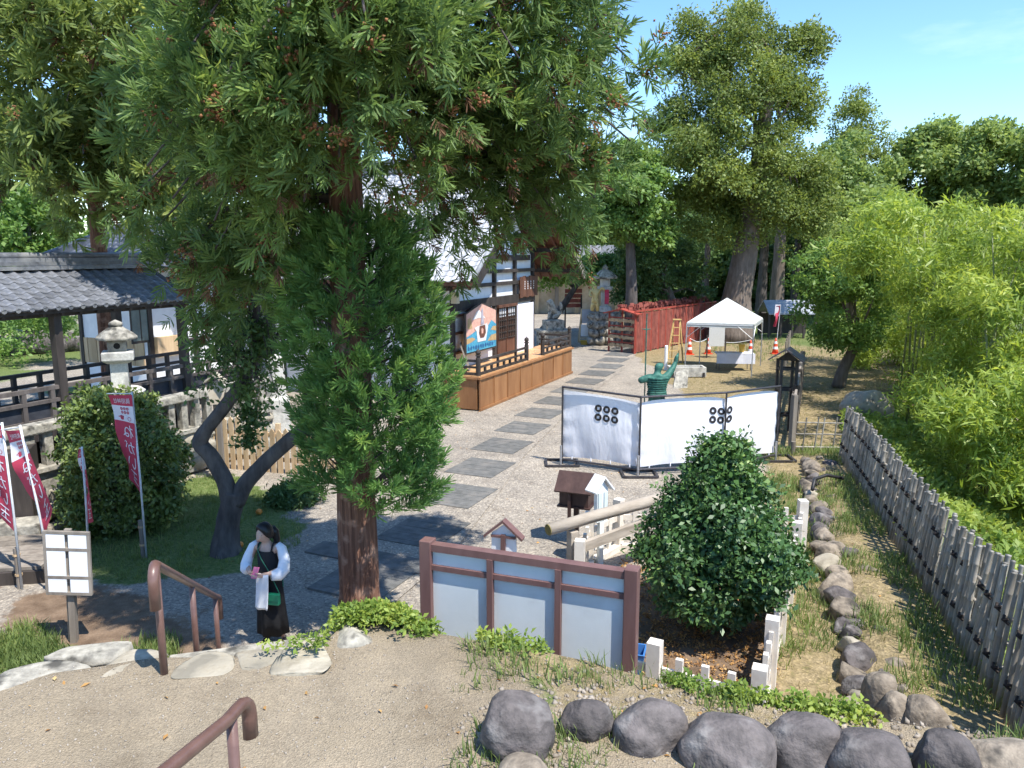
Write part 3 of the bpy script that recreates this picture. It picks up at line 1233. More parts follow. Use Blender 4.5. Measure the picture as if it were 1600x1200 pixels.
MB().box(AB(.0, -.72, SZ - .051), (.08, 1.5, .07), axes=(U3, N3, Z3)).build('edge_board', M_SKIRT, stage)
MB().box(AB(SL / 2, -.0, .05), (SL + .04, .06, .08), axes=(U3, N3, Z3)).build('foot_board', M_SKIRT, stage)
for i in range(9):
    MB().box(AB(SL / 2, -.1 - .15 * i, SZ + .0), (SL, .143, .04), axes=(U3, N3, Z3)).build('deck_board', M_DECK, stage)


def railing(par, p0, p1, base, ends=(True, True)):
    """dark shrine railing with three rails, struts and onion topped posts"""
    p0, p1 = Vector(p0), Vector(p1)
    d = (p1 - p0)
    L = d.length
    d.normalize()
    for z, h in ((base + .06, .09), (base + .27, .06), (base + .47, .07)):
        MB().beam(p0 + Z3 * z, p1 + Z3 * z, .07, h).build('rail', M_DARKW, par)
    n = max(2, int(L / .42))
    for i in range(1, n):
        hh = .4 if i % 3 == 0 else .21
        q = p0 + d * (L * i / n)
        MB().box(q + Z3 * (base + .05 + hh / 2), (.07, .07, hh), axes=(d, d.cross(Z3), Z3)).build('strut', M_DARKW, par)
    for e, q in zip(ends, (p0, p1)):
        if e:
            b = MB()
            b.lathe([(.075, 0), (.075, .56), (.06, .57), (.06, .62), (.085, .63), (.085, .66), (.05, .67), (.085, .73), (.07, .79), (.02, .83), (.005, .86)], q + Z3 * base, 10)
            b.build('onion_post', M_DARKW, par, smooth=False)


railing(stage, AB(.1, -.1, 0), AB(3.85, -.1, 0), SZ, (True, True))
railing(stage, AB(5.35, -.1, 0), AB(SL - .1, -.1, 0), SZ, (True, True))
railing(stage, AB(.1, -.12, 0), AB(.1, -1.4, 0), SZ, (False, False))
railing(stage, AB(SL - .1, -.12, 0), AB(SL - .1, -1.4, 0), SZ, (False, False))

# painted board hung on the hall (a flat painting on a house shaped panel)
ka0, ka1, kb = a_of_px(727, HB + .35, 2.2), a_of_px(776, HB + .35, 2.2), HB + .35
kw = ka1 - ka0
kan = thing('painted_board', 'house shaped painted board with pink and blue picture on hall wall', 'painted board', AB((ka0 + ka1) / 2, kb, 1.62))


def KP(s, t, o=0.0):
    return AB(ka0 + kw * s, kb + o, 1.58 + 1.62 * t)


OUT = [(0, 0), (1, 0), (1, .80), (.5, 1.0), (0, .80)]
MB().prism([KP(*p) for p in OUT], N3 * -.06).build('frame', M_DARKW, kan)


def kflat(name, pts, o, m):
    b = MB()
    b.add([KP(s, t, o) for s, t in pts], [tuple(range(len(pts)))])
    return b.build(name, m, kan)


kc = lambda n_, c, d: mat(n_, c, d, 9, .5)
kflat('picture_ground', [(.03, .03), (.97, .03), (.97, .79), (.5, .965), (.03, .79)], .006, kc('paint_pink', (.62, .33, .27), (.72, .45, .34)))
kflat('picture_sea', [(.03, .03), (.97, .03), (.97, .50), (.82, .60), (.70, .50), (.55, .44), (.40, .47), (.22, .40), (.03, .34)], .010, kc('paint_blue', (.05, .22, .38), (.10, .42, .55)))
for q in ([(.03, .20), (.16, .22), (.30, .27), (.2, .32), (.03, .31)], [(.68, .18), (.97, .16), (.97, .30), (.80, .29)], [(.78, .40), (.97, .36), (.97, .46), (.86, .47)], [(.06, .50), (.2, .5), (.16, .72), (.06, .70)]):
    kflat('picture_cloud', q, .014, kc('paint_ochre', (.42, .28, .13), (.55, .38, .2)))
kflat('picture_mount', [(.2, .66), (.34, .82), (.42, .85), (.55, .72), (.62, .66), (.4, .69)], .014, kc('paint_white', (.68, .64, .62), (.8, .76, .74)))
kflat('picture_cloth', [(.36, .2), (.62, .2), (.70, .48), (.66, .55), (.34, .52), (.26, .5), (.33, .42)], .018, kc('paint_white', (.68, .64, .62), (.8, .76, .74)))
kflat('picture_armour', [(.44, .27), (.56, .27), (.62, .36), (.60, .53), (.42, .52), (.40, .38)], .022, kc('paint_brown', (.10, .035, .03), (.2, .09, .06)))
kflat('picture_crest', [(.48, .36), (.53, .36), (.54, .44), (.50, .48), (.47, .44)], .026, kc('paint_pink', (.62, .33, .27), (.72, .45, .34)))
kflat('picture_helmet', [(.46, .55), (.57, .55), (.545, .66), (.53, .84), (.50, .88), (.48, .84), (.475, .66)], .022, kc('paint_grey', (.30, .28, .36), (.5, .46, .5)))
for i in range(11):      # the row of brush lettering along the foot is too blurred to read
    s0 = .06 + i * .075
    kflat('brush_stroke', [(s0, .07 + .02 * (i % 3)), (s0 + .045, .065), (s0 + .05, .12 + .015 * (i % 2)), (s0 + .02, .155), (s0 - .005, .12)], .018, kc('paint_deep', (.02, .08, .22), (.03, .14, .32)))
MB().prism([AB(.75, -.75, SZ + .02), AB(1.1, -.9, SZ + .02), AB(1.05, -1.2, SZ + .9), AB(.75, -1.1, SZ + .9)], U3 * .04).build('leaning_board', M_WOODG, None, label='weathered board leaning at the near end of the stage', cat='board')

# ------------------------------------------------------------------ roofed corridor on the left
CF, CB, CZ = -4.6, -6.7, 1.3
CA0, CA1 = -17.0, -5.0
cor = thing('roofed_corridor', 'dark timber corridor with grey tiled roof and panelled railing', 'corridor', AB(-9, -5.6, 0))
for i in range(9):
    MB().box(AB((CA0 + CA1) / 2, CF - .12 - i * .235, CZ - .03), (CA1 - CA0, .22, .05), axes=(U3, N3, Z3)).build('floor_board', M_DARKW, cor)
MB().box(AB((CA0 + CA1) / 2, CF + .02, CZ - .12), (CA1 - CA0, .12, .26), axes=(U3, N3, Z3)).build('edge_beam', M_DARKW, cor)
MB().box(AB((CA0 + CA1) / 2, CB - .02, CZ - .12), (CA1 - CA0, .12, .26), axes=(U3, N3, Z3)).build('edge_beam', M_DARKW, cor)
fp = [a_of_px(92, CF, 2.5), a_of_px(286, CF, 2.5)]
fp = [fp[0] - (fp[1] - fp[0])] + fp
for a in fp:
    MB().box(AB(a, CF + .02, 1.85), (.17, .17, 3.7), axes=(U3, N3, Z3)).build('post', M_DARKW, cor)
    MB().box(AB(a - .1, CB, 1.85), (.17, .17, 3.7), axes=(U3, N3, Z3)).build('post', M_DARKW, cor)
for b in (CF + .02, CB):
    MB().box(AB((CA0 - 6.9) / 2, b, 3.62), (-6.9 - CA0, .16, .2), axes=(U3, N3, Z3)).build('wall_plate', M_DARKW, cor)
for b in (CF + .02, CB):
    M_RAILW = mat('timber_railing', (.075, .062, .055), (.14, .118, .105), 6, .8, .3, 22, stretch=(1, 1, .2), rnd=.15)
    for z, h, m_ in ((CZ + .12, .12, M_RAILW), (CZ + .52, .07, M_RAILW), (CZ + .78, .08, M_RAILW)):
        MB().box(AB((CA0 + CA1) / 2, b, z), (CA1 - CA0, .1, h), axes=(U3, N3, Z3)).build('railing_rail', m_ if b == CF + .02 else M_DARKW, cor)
    n = 20
    for i in range(n + 1):
        a = CA0 + (CA1 - CA0) * i / n
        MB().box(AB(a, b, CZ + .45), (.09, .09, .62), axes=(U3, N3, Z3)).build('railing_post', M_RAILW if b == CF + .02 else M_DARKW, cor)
        if i < n and b == CF + .02:
            MB().box(AB(a + .3, b - .03, CZ + .32), (.5, .02, .3), axes=(U3, N3, Z3)).build('railing_panel', mat('slate_panel', (.03, .032, .04), (.05, .052, .06), 6, .6), cor)
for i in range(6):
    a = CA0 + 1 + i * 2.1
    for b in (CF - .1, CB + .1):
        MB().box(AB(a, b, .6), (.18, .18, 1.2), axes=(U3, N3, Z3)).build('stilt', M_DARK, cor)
MB().box(AB((CA0 + CA1) / 2, CB + .3, .6), (CA1 - CA0, .06, 1.2), axes=(U3, N3, Z3)).build('underfloor_shade_sheet', M_DARK, cor)  # dark sheet added for the shade in the space below the floor
cre, crr, czr = CF + .28, -5.65, 4.46
cez = 3.74
cra1 = -6.75
cf = MB()
for e in (cre, 2 * crr - cre):
    q = [AB(CA0, e, cez - .03), AB(CA0, crr, czr - .03), AB(CA0, crr, czr - .14), AB(CA0, e, cez - .14)]
    cf.prism(q, U3 * (cra1 - CA0))
croof = cf.build('roof', M_DARKW, cor)
upC = (AB(0, crr, czr) - AB(0, cre, cez)).normalized()
LC = (AB(0, crr, czr) - AB(0, cre, cez)).length
tile_slope(croof, AB(cra1 - .28, cre + .06, cez - .06), -U3, upC, 37, int(LC / .2), M_TILE, pitch=.2)
backc = MB()
upD = (AB(0, crr, czr) - AB(0, 2 * crr - cre, cez)).normalized()
nD = (-N3 * (czr - cez) + Z3 * (cre - crr)).normalized()
for j in range(7):
    backc.box(AB((CA0 + cra1) / 2, 2 * crr - cre, cez) + upD * (.1 + j * .2) + nD * .02, (.22, cra1 - CA0, .05), axes=(upD, U3, nD))
backc.build('tile_courses', M_TILE, croof, kind='stuff')
for j, (h, w) in enumerate(((.0, .34), (.09, .28), (.17, .22))):
    MB().box(AB((CA0 + cra1) / 2, crr, czr + .02 + h), (cra1 - CA0, w, .08), axes=(U3, N3, Z3)).build('ridge_course', M_TILE, croof)
rt = MB()
rt.tube([AB(CA0, crr, czr + .27), AB(cra1 + .05, crr, czr + .27)], .075, 8)
rt.build('ridge_cap', M_TILE, croof, smooth=True)
for i in range(36):     # round eave ends
    p = AB(cra1 - .05 - i * .27, cre + .08, cez - .03)
    b = MB()
    b.tube([p, p - N3 * .1], .055, 8)
    b.build('eave_disc', M_TILE, croof)
for i in range(26):
    a = cra1 - .2 - i * .4
    MB().beam(AB(a, cre - .02, cez - .17), AB(a, crr, czr - .2), .06, .07).build('rafter', M_DARKW, croof)

# ------------------------------------------------------------------ hall behind the corridor
LB = -9.6
LD = 3.0
la0 = a_of_px(126, LB - LD, 2.5)
la1 = la0 + 12.5
lh = thing('side_hall', 'white walled side hall with dark posts and blue grey hipped tile roof', 'building', AB((la0 + la1) / 2, LB - LD / 2, 0))
lw = MB()
lw.box(AB((la0 + la1) / 2, LB - LD / 2, 2.5), (la1 - la0, LD, 4.2), axes=(U3, N3, Z3))
lw.build('wall', M_WHITE, lh)
for i in range(8):
    a = la0 + .06 + (la1 - la0 - .12) * i / 7
    MB().box(AB(a, LB + .03, 2.2), (.16, .12, 4.4), axes=(U3, N3, Z3)).build('post', M_DARKW, lh)
MB().box(AB((la0 + la1) / 2, LB + .03, 3.95), (la1 - la0, .11, .2), axes=(U3, N3, Z3)).build('beam', M_DARKW, lh)
MB().box(AB((la0 + la1) / 2, LB + .03, 2.0), (la1 - la0, .10, .08), axes=(U3, N3, Z3)).build('beam', M_DARKW, lh)
for i in range(7):
    MB().box(AB(la0 - .02, LB - LD + .1 + i * .42, 1.7), (.05, .39, .8), axes=(U3, N3, Z3)).build('wainscot_board', M_WOODY, lh)
for b in (LB - LD + .06, LB - LD / 2):
    MB().box(AB(la0 - .02, b, 2.2), (.1, .13, 4.4), axes=(U3, N3, Z3)).build('post', M_DARKW, lh)
MB().box(AB(la0 - .015, LB - LD / 2, 3.95), (.09, LD, .2), axes=(U3, N3, Z3)).build('beam', M_DARKW, lh)
ga0, ga1 = a_of_px(204, LB, 2.5), a_of_px(232, LB, 2.5)
wd = MB().box(AB((ga0 + ga1) / 2, LB + .02, 2.75), (ga1 - ga0, .05, 1.35), axes=(U3, N3, Z3)).build('window', M_DARKW, lh)
for i in range(2):
    w = (ga1 - ga0) / 2
    MB().box(AB(ga0 + w * (i + .5), LB + .05, 2.75), (w * .86, .02, 1.2), axes=(U3, N3, Z3)).build('pane', M_GLASS, wd)
ca0 = a_of_px(238, LB, 2)
MB().box(AB(ca0 + .5, LB + .14, 1.9), (1.0, .2, .62), axes=(U3, N3, Z3)).build('cupboard', M_WOODY, lh)
# hipped roof
ez, rz_ = 4.35, 5.75
ov = .9
e = [AB(la0 - ov, LB + ov, ez), AB(la1 + ov, LB + ov, ez), AB(la1 + ov, LB - LD - ov, ez), AB(la0 - ov, LB - LD - ov, ez)]
HR = LD / 2 + ov
r0, r1 = AB(la0 - ov + HR, LB - LD / 2, rz_), AB(la1 + ov - HR, LB - LD / 2, rz_)
hb = MB()
hb.add(e + [r0, r1], [(0, 1, 5, 4), (2, 3, 4, 5), (3, 0, 4), (1, 2, 5), (3, 2, 1, 0)])
lroof = hb.build('roof', M_DARKW, lh)
M_TILEB = mat('kawara_blue', (.055, .065, .09), (.11, .125, .16), 9, .4, .2, 30, rnd=.15, spec=.6)
_, tv_, tf_ = tile_mesh('tile_sample', M_TILEB)


def field(o, across, up, ncol, nrow, keep):
    n = Vector(across).cross(Vector(up))
    ax = Vector(across)
    if n.z < 0:
        n = -n
        ax = -ax
    P = [Vector(o) + Vector(across) * (i * .27) + Vector(up) * (j * .25) + n * .02 for j in range(nrow) for i in range(ncol) if keep(i, j)]
    R = np.array([[[ax[r], up[r], n[r]] for r in range(3)]] * len(P))
    return scatter((tv_, tf_, np.zeros(len(tv_))), np.array(P), R, np.ones(len(P)))


upF = (AB(0, LB - LD / 2, rz_) - AB(0, LB + ov, ez)).normalized()
LF = (AB(0, LB - LD / 2, rz_) - AB(0, LB + ov, ez)).length
nc_ = int((la1 - la0 + 2 * ov) / .27)
V1 = field(e[0], U3, upF, nc_, int(LF / .25), lambda i, j: (i * .27) > j * .25 / LF * HR and (nc_ - i) * .27 > j * .25 / LF * HR)
upS = (AB(la0 - ov + HR, 0, rz_) - AB(la0 - ov, 0, ez)).normalized()
LS = (AB(la0 - ov + HR, 0, rz_) - AB(la0 - ov, 0, ez)).length
ns = int((LD + 2 * ov) / .27)
V2 = field(e[3], N3, upS, ns, int(LS / .25), lambda i, j: (i * .27) > j * .25 / LS * HR and (ns - i) * .27 > j * .25 / LS * HR)
for vv in (V1, V2):
    npmesh('tile_field', vv[0], vv[1], M_TILEB, lroof, kind='stuff')
for p, q in ((e[0], r0), (e[3], r0), (r0, r1), (e[1], r1)):
    b = MB()
    b.beam(p + Z3 * .08, q + Z3 * .1, .24, .2)
    b.tube([p + Z3 * .2, q + Z3 * .22], .08, 8)
    b.build('ridge', M_TILEB, lroof)

# ------------------------------------------------------------------ stone balustrade in front of the corridor
TB = -2.76
tam = thing('stone_balustrade', 'lichened stone balustrade on a rough stone base beside the shrub', 'stone fence', AB(-9, TB, 0))
rr = random.Random(9)
for a0_, a1_ in ((-15, -6.2),):
    z0 = 0.0
    for row_, hh in enumerate((.36, .32, .27)):
        a = a0_ + (.2 * row_)
        while a < a1_:
            w = rr.uniform(.5, .95)
            rock('base_stone', AB(a + w / 2, TB - .02, z0 + hh / 2), (w / 2 * 1.08, .2, hh / 2 * 1.12), 600 + int(a * 31) + row_ * 7, M_LICH if rr.random() < .6 else M_PALE, tam, rz=math.atan2(UY, UX), sub=3, rough=.10, box=.5)
            a += w
        z0 += hh
    MB().box(AB((a0_ + a1_) / 2, TB, .55), (a1_ - a0_, .18, .95), axes=(U3, N3, Z3)).build('core', M_LICH, tam)
    MB().box(AB((a0_ + a1_) / 2, TB, 1.0), (a1_ - a0_, .34, .1), axes=(U3, N3, Z3)).build('sill', M_LICH, tam, bevel=.015)
    a = a0_ + .1
    while a < a1_:
        MB().box(AB(a, TB, 1.34), (.16, .16, .62), axes=(U3, N3, Z3)).build('baluster', M_LICH, tam, bevel=.01)
        a += .34
    L = (a1_ - a0_) / 4
    for q in range(4):
        MB().box(AB(a0_ + L * (q + .5), TB, 1.74), (L - .02, .28, .18), axes=(U3, N3, Z3)).build('cap', M_LICH, tam, bevel=.03)
stl = MB()
stl.lathe([(.34, 0), (.34, 1.2), (.27, 1.25), (.24, 2.0), (.2, 2.25), (.05, 2.3)], AB(-5.75, -2.85, 0), 8)
stl.build('stone_post', M_GRAN, None, label='thick pale stone post at the end of the balustrade behind the pruned tree', cat='stone post', bevel=.02)

# ------------------------------------------------------------------ stone lantern by the shrub
LX = at(185, 560, 13.5)
lan = thing('stone_lantern', 'tall pale stone lantern rising behind the round shrub', 'stone lantern', (LX.x, LX.y, 0))


def sq(prof, c, rot=.42):
    return MB().lathe(prof, c, 4, rot + math.pi / 4)


lc = (LX.x, LX.y, 0)
q2 = 1.414 / 2
sq([(.62, 0), (.62, .5), (.5, .52), (.5, 1.1)], lc).build('plinth', M_GRAN, lan, bevel=.015)
sq([(.36, 1.1), (.36, 2.22), (.34, 2.3)], lc).build('pedestal', M_GRAN, lan, bevel=.015)
MB().lathe([(.1, 2.3), (.38, 2.3), (.40, 2.36), (.33, 2.42)], lc, 12).build('base_ring', M_GRAN, lan)
sq([(.20, 2.4), (.195, 2.88)], lc).build('shaft', M_GRAN, lan, bevel=.015)
sq([(.24, 2.88), (.36, 2.94), (.36, 3.08), (.28, 3.09)], lc).build('shelf', M_GRAN, lan, bevel=.012)
fb = sq([(.21, 3.09), (.215, 3.29)], lc).build('fire_box', M_LICH, lan, bevel=.01)
for k in range(4):
    an = .42 + k * math.pi / 2
    p = Vector(lc) + Vector((math.cos(an), math.sin(an), 0)) * .148 + Z3 * 3.19
    b = MB()
    b.tube([p, p + Vector((math.cos(an), math.sin(an), 0)) * .008], .055, 10)
    b.build('opening', M_DARK, fb)
MB().lathe([(.05, 3.27), (.335, 3.29), (.345, 3.335), (.28, 3.4), (.18, 3.47), (.11, 3.52), (.08, 3.53)], lc, 6, .42).build('roof', M_LICH, lan, bevel=.015)
MB().lathe([(.09, 3.52), (.12, 3.55), (.11, 3.59), (.05, 3.62), (.01, 3.64)], lc, 10).build('finial', M_LICH, lan, smooth=True)

# ------------------------------------------------------------------ fresh wooden picket fence left of the tree
wpf = thing('wooden_picket_fence', 'unpainted yellow wood picket fence behind the pruned tree', 'picket fence', (-5.5, 16.4, 0))
P0, P1 = Vector((-6.75, 16.85, 0)), Vector((-3.6, 15.95, 0))
dd = (P1 - P0).normalized()
for i in range(20):
    p = P0 + dd * ((P1 - P0).length * i / 19)
    h = 1.22 + random.uniform(-.03, .03) - (.22 if i > 4 else 0)
    w = .115
    pr_ = [p - dd * w / 2, p + dd * w / 2, p + dd * w / 2 + Z3 * (h - .07), p + Z3 * h, p - dd * w / 2 + Z3 * (h - .07)]
    MB().prism(pr_, dd.cross(Z3) * .025).build('picket', M_WOODY, wpf)
for z in (.3, .85):
    MB().beam(P0 + Z3 * z + dd.cross(Z3) * -.04, P1 + Z3 * z + dd.cross(Z3) * -.04, .05, .09).build('rail', M_WOODY, wpf)
for i in range(3):
    p = P0 + dd * ((P1 - P0).length * i / 2) - dd.cross(Z3) * .1
    MB().box(p + Z3 * .55, (.1, .1, 1.1)).build('post', M_WOODY, wpf)

# little roofed notice by the balustrade
nt_ = at(338, 612, 15.6)
ns_ = thing('roofed_notice', 'small roofed wooden notice standing above the stone balustrade', 'notice', (nt_.x, nt_.y, 0))
MB().box((nt_.x, nt_.y + .05, .9), (.09, .09, 1.8)).build('post', M_WOODG, ns_)
MB().box((nt_.x, nt_.y, 1.95), (.3, .05, .48), rz=.3).build('board', mat('board_tan', (.42, .35, .26), (.52, .45, .35), 4, .7), ns_)
MB().prism([(nt_.x - .2, nt_.y - .14, 2.16), (nt_.x, nt_.y - .14, 2.32), (nt_.x + .2, nt_.y - .14, 2.16), (nt_.x + .2, nt_.y - .14, 2.2), (nt_.x, nt_.y - .14, 2.37), (nt_.x - .2, nt_.y - .14, 2.2)], (0, .26, 0)).build('roof', M_PALE, ns_)

# low boardwalk, block and stub at the far left
bw_ = thing('boardwalk', 'low grey plank platform at the left edge', 'platform', (-8.2, 11.3, 0))
for i in range(6):
    MB().box((-8.1 - .02 * i, 10.62 + .24 * i, .22), (2.3, .225, .05), rz=.18).build('plank', M_WOODG, bw_)
MB().box((-7.05, 11.35, .1), (.06, 1.35, .2), rz=.18).build('side_board', M_DARKW, bw_)
MB().box((-8.0, 10.47, .1), (2.25, .06, .2), rz=.18).build('side_board', M_DARKW, bw_)
gl = at(20, 760, 12.6)
MB().box((-8.75, 12.7, .75), (1.0, .7, 1.5), rz=.35).build('dark_shed', M_DARKW, None, bevel=.01, label='dark wooden box shed against the balustrade at the left edge', cat='shed')
MB().box((-8.2, 12.2, .2), (.7, .5, .4), rz=.3).build('stone_block', M_LICH, None, bevel=.03, label='squared stone block beside the boardwalk', cat='stone block')
MB().box(G(43, 838) + Z3 * .38, (.09, .09, .76)).build('marker_post', mat('stake_brown', (.2, .12, .06), (.3, .19, .1), 5, .8), None, label='short brown wooden stake in front of the balustrade', cat='stake')

# ================================================================== NEAR OBJECTS
M_RAILB = mat('rail_brown', (.115, .062, .050), (.155, .088, .072), 8, .38, .05, 60, coat=.2)
M_FRAMEB = mat('frame_brown', (.135, .07, .062), (.18, .10, .088), 6, .5, .08, 40, stretch=(1, 1, .2))
M_PANEL = mat('panel_bluegrey', (.60, .645, .645), (.65, .69, .685), 3, .6, .05, 60, c3=(.55, .58, .57), s3=1.6)
M_PICK = mat('picket_cream', (.66, .60, .52), (.74, .69, .61), 4, .6, .08, 30, c3=(.58, .51, .43), s3=3)
M_BARK = mat('log_grey', (.27, .225, .175), (.44, .385, .32), 5, .85, .5, 16, stretch=(.25, .25, 1))
M_LOGEND = mat('log_end', (.17, .14, .05), (.30, .25, .10), 9, .9, .3, 30)
M_CHOC = mat('box_chocolate', (.045, .023, .02), (.085, .046, .038), 5, .5, .15, 20, stretch=(1, 1, .3))
M_PWHITE = mat('paint_board_white', (.76, .77, .78), (.82, .83, .83), 3, .55)
M_STEEL = mat('steel_dark', (.055, .05, .055), (.10, .095, .10), 9, .45, metal=.6)
M_GALV = mat('steel_pale', (.42, .43, .45), (.55, .56, .58), 9, .4, metal=.7)


def arc(c, r, a0, a1, n, ex, ey):
    return [Vector(c) + Vector(ex) * (r * math.cos(a0 + (a1 - a0) * i / n)) + Vector(ey) * (r * math.sin(a0 + (a1 - a0) * i / n)) for i in range(n + 1)]


# ---- handrail of the lower steps
h0, h1 = Vector((-2.67, 5.44, TZ)), Vector((-3.42, 8.36, 0))
hd = (h1 - h0)
hdh = Vector((hd.x, hd.y, 0)).normalized()
hr = thing('handrail', 'brown metal handrail running down the lower steps on three posts', 'handrail', (h0.x, h0.y, TZ))
top0, top1 = h0 + Z3 * .90, h1 + Z3 * .86
dr_ = (top1 - top0).normalized()
curl = arc(top0 - hdh * .0 - Z3 * .11, .11, math.pi * 1.0, math.pi * .5, 5, hdh, Z3)
pts = [curl[0] - Z3 * .2] + curl + [top0 + (top1 - top0) * t for t in (.15, .5, .85)] + arc(top1 - Z3 * .1 + dr_ * .02, .1, math.pi * .5, 0, 5, hdh, Z3) + [top1 + hdh * .12 - Z3 * .32]
MB().tube(pts, .042, 10, sq=.8).build('rail', M_RAILB, hr, smooth=True)
for t in (0, .48, .95):
    p = h0 + hd * t
    q = top0 + (top1 - top0) * t
    b = MB()
    b.tube([p - Z3 * .15, q], .03, 8)
    b.build('post', M_RAILB, hr, smooth=True)
# ---- handrail of the upper steps, near the camera
e0 = G(372, 1112, 2.5)
hr2 = thing('handrail', 'brown metal handrail end rising from the landing at the bottom edge', 'handrail', (e0.x, e0.y, TZ))
e1 = G(268, 1197, 2.64)
dd2 = (e1 - e0)
dh2 = Vector((dd2.x, dd2.y, 0)).normalized()
e2 = e0 + dd2 * 2.4
pts = [e0 - dh2 * .12 - Z3 * .22] + arc(e0 - Z3 * .1, .12, math.pi, math.pi * .5, 5, dh2, Z3) + [e0 + dd2 * t for t in (.2, .6, 1.0, 1.6, 2.4)]
MB().tube(pts, .042, 10, sq=.8).build('rail', M_RAILB, hr2, smooth=True)
for t in (.12, 2.2):
    q = e0 + dd2 * t
    MB().tube([(q.x, q.y, TZ - .1), q], .03, 8).build('post', M_RAILB, hr2, smooth=True)

# ---- back of the notice wall with three grey panels
b0, b1 = G(668, 848, 1.82), G(988, 893, 1.82)
bd = (b1 - b0)
bd.z = 0
bl = bd.length
bd.normalize()
bn = Vector((bd.y, -bd.x, 0))          # towards the camera
nb = thing('notice_wall', 'reddish brown framed notice wall with three blank blue grey panels', 'notice board', ((b0.x + b1.x) / 2, (b0.y + b1.y) / 2, 0))
BX = (bd, bn, Z3)
for t in (0, 1):
    p = b0 + (b1 - b0) * t
    MB().box((p.x, p.y, .93), (.13, .15, 1.86), axes=BX).build('post', M_FRAMEB, nb, bevel=.008)
for z, h, dpt in ((1.79, .075, .11), (1.575, .055, .10)):
    m_ = (b0 + b1) / 2
    MB().box((m_.x, m_.y, z), (bl - .13, dpt, h), axes=BX).build('rail', M_FRAMEB, nb)
for i in (1, 2):
    p = b0 + (b1 - b0) * (i / 3) + bn * .01
    MB().box((p.x, p.y, .88), (.06, .115, 1.75), axes=BX).build('mullion', M_FRAMEB, nb)
for i in range(3):
    p = b0 + (b1 - b0) * ((i + .5) / 3)
    for z, h in ((.83, 1.43), (1.675, .15)):
        MB().box((p.x, p.y, z), (bl / 3 - .065, .03, h), axes=BX).build('panel', M_PANEL, nb)

# ---- cream picket enclosure round the shrub
pf = thing('picket_enclosure', 'cream painted low picket enclosure around the glossy shrub', 'picket fence', (2.7, 9.5, 0))
CORN = [Vector((.55, 7.85, 0)), Vector((2.40, 6.86, 0)), Vector((4.72, 11.95, 0)), Vector((1.74, 12.0, 0)), Vector((1.2, 11.35, 0)), Vector((.95, 10.2, 0))]
pk_me = MB().box((0, 0, .36), (.075, .05, .72)).mesh('picket', M_PICK)
po_me = MB().box((0, 0, .425), (.14, .14, .85)).mesh('post', M_PICK)
for i in range(len(CORN) - 1):
    a, b = CORN[i], CORN[i + 1]
    d = b - a
    L = d.length
    d.normalize()
    perp = Vector((d.y, -d.x, 0))
    npst = max(1, round(L / 1.05))
    for k in range(npst + (1 if i == len(CORN) - 2 else 0)):
        inst(po_me, 'post', pf, frame(d, perp, Z3, a + d * (L * k / npst)))
    npk = int(L / .26)
    for k in range(1, npk):
        inst(pk_me, 'picket', pf, frame(d, perp, Z3, a + d * (L * k / npk) + Z3 * (.001 * (k % 3))))
    for z in (.24, .54):
        MB().beam(a + Z3 * z, b + Z3 * z, .035, .09).build('rail', M_PICK, pf)
    MB().beam(a + Z3 * .045 - perp * .03, b + Z3 * .045 - perp * .03, .12, .10).build('kerb_board', M_PICK, pf)

# ---- log barrier
lg = thing('log_barrier', 'weathered round log resting on a post beside the shrub', 'log barrier', (1.0, 10.4, 0))
l0, l1 = at(856, 828, 10.15), Vector((3.1, 11.75, 1.16))
ld = (l1 - l0).normalized()
MB().tube([l0 + ld * .012, l0 + (l1 - l0) * .3 + Z3 * .01, l0 + (l1 - l0) * .7 - Z3 * .005, l1], [.083, .085, .09, .088], 14).build('log', M_BARK, lg, smooth=True)
MB().tube([l0, l0 + ld * .02], .08, 14).build('log_end', M_LOGEND, lg)
pp = l0 + (l1 - l0) * .14
MB().box((pp.x, pp.y, .46), (.13, .13, .92), rz=.5).build('post', M_BARK, lg, bevel=.01)
MB().beam((pp.x, pp.y, .62), (2.9, 11.7, .86), .07, .14).build('rail', M_BARK, lg)

# ---- chocolate box with a sloping roof
bx = at(902, 775, 12.2)
cb = thing('roofed_box', 'dark chocolate wooden box with pitched roof on a post', 'roofed box', (bx.x, bx.y, 0))
ex, ey = Vector((.93, -.36, 0)), Vector((.36, .93, 0))
BXA = (ex, ey, Z3)
c = Vector((bx.x, bx.y + .1, 0))
MB().box(c + Z3 * .80, (.50, .36, .26), axes=BXA).build('body', M_CHOC, cb, bevel=.006)
MB().box(c + Z3 * .665, (.56, .42, .03), axes=BXA).build('ledge', M_CHOC, cb)
ga = [c - ex * .24 + ey * s_ * .18 + Z3 * .93 for s_ in (-1, 1)] + [c - ex * .24 + Z3 * 1.14]
MB().prism(ga, ex * .48).build('gable', M_CHOC, cb)
for s_ in (-1, 1):
    q = [c - ex * .31 + ey * (s_ * .27) + Z3 * .92, c - ex * .31 + Z3 * 1.20, c - ex * .31 + Z3 * 1.225, c - ex * .31 + ey * (s_ * .28) + Z3 * .945]
    MB().prism(q, ex * .62).build('roof_slope', M_CHOC, cb)
MB().box(c - ey * .22 - ex * .06 + Z3 * .45, (.05, .05, .9), axes=BXA).build('post', M_CHOC, cb)
MB().box(c + Z3 * .32, (.08, .08, .66), axes=BXA).build('post', M_CHOC, cb)

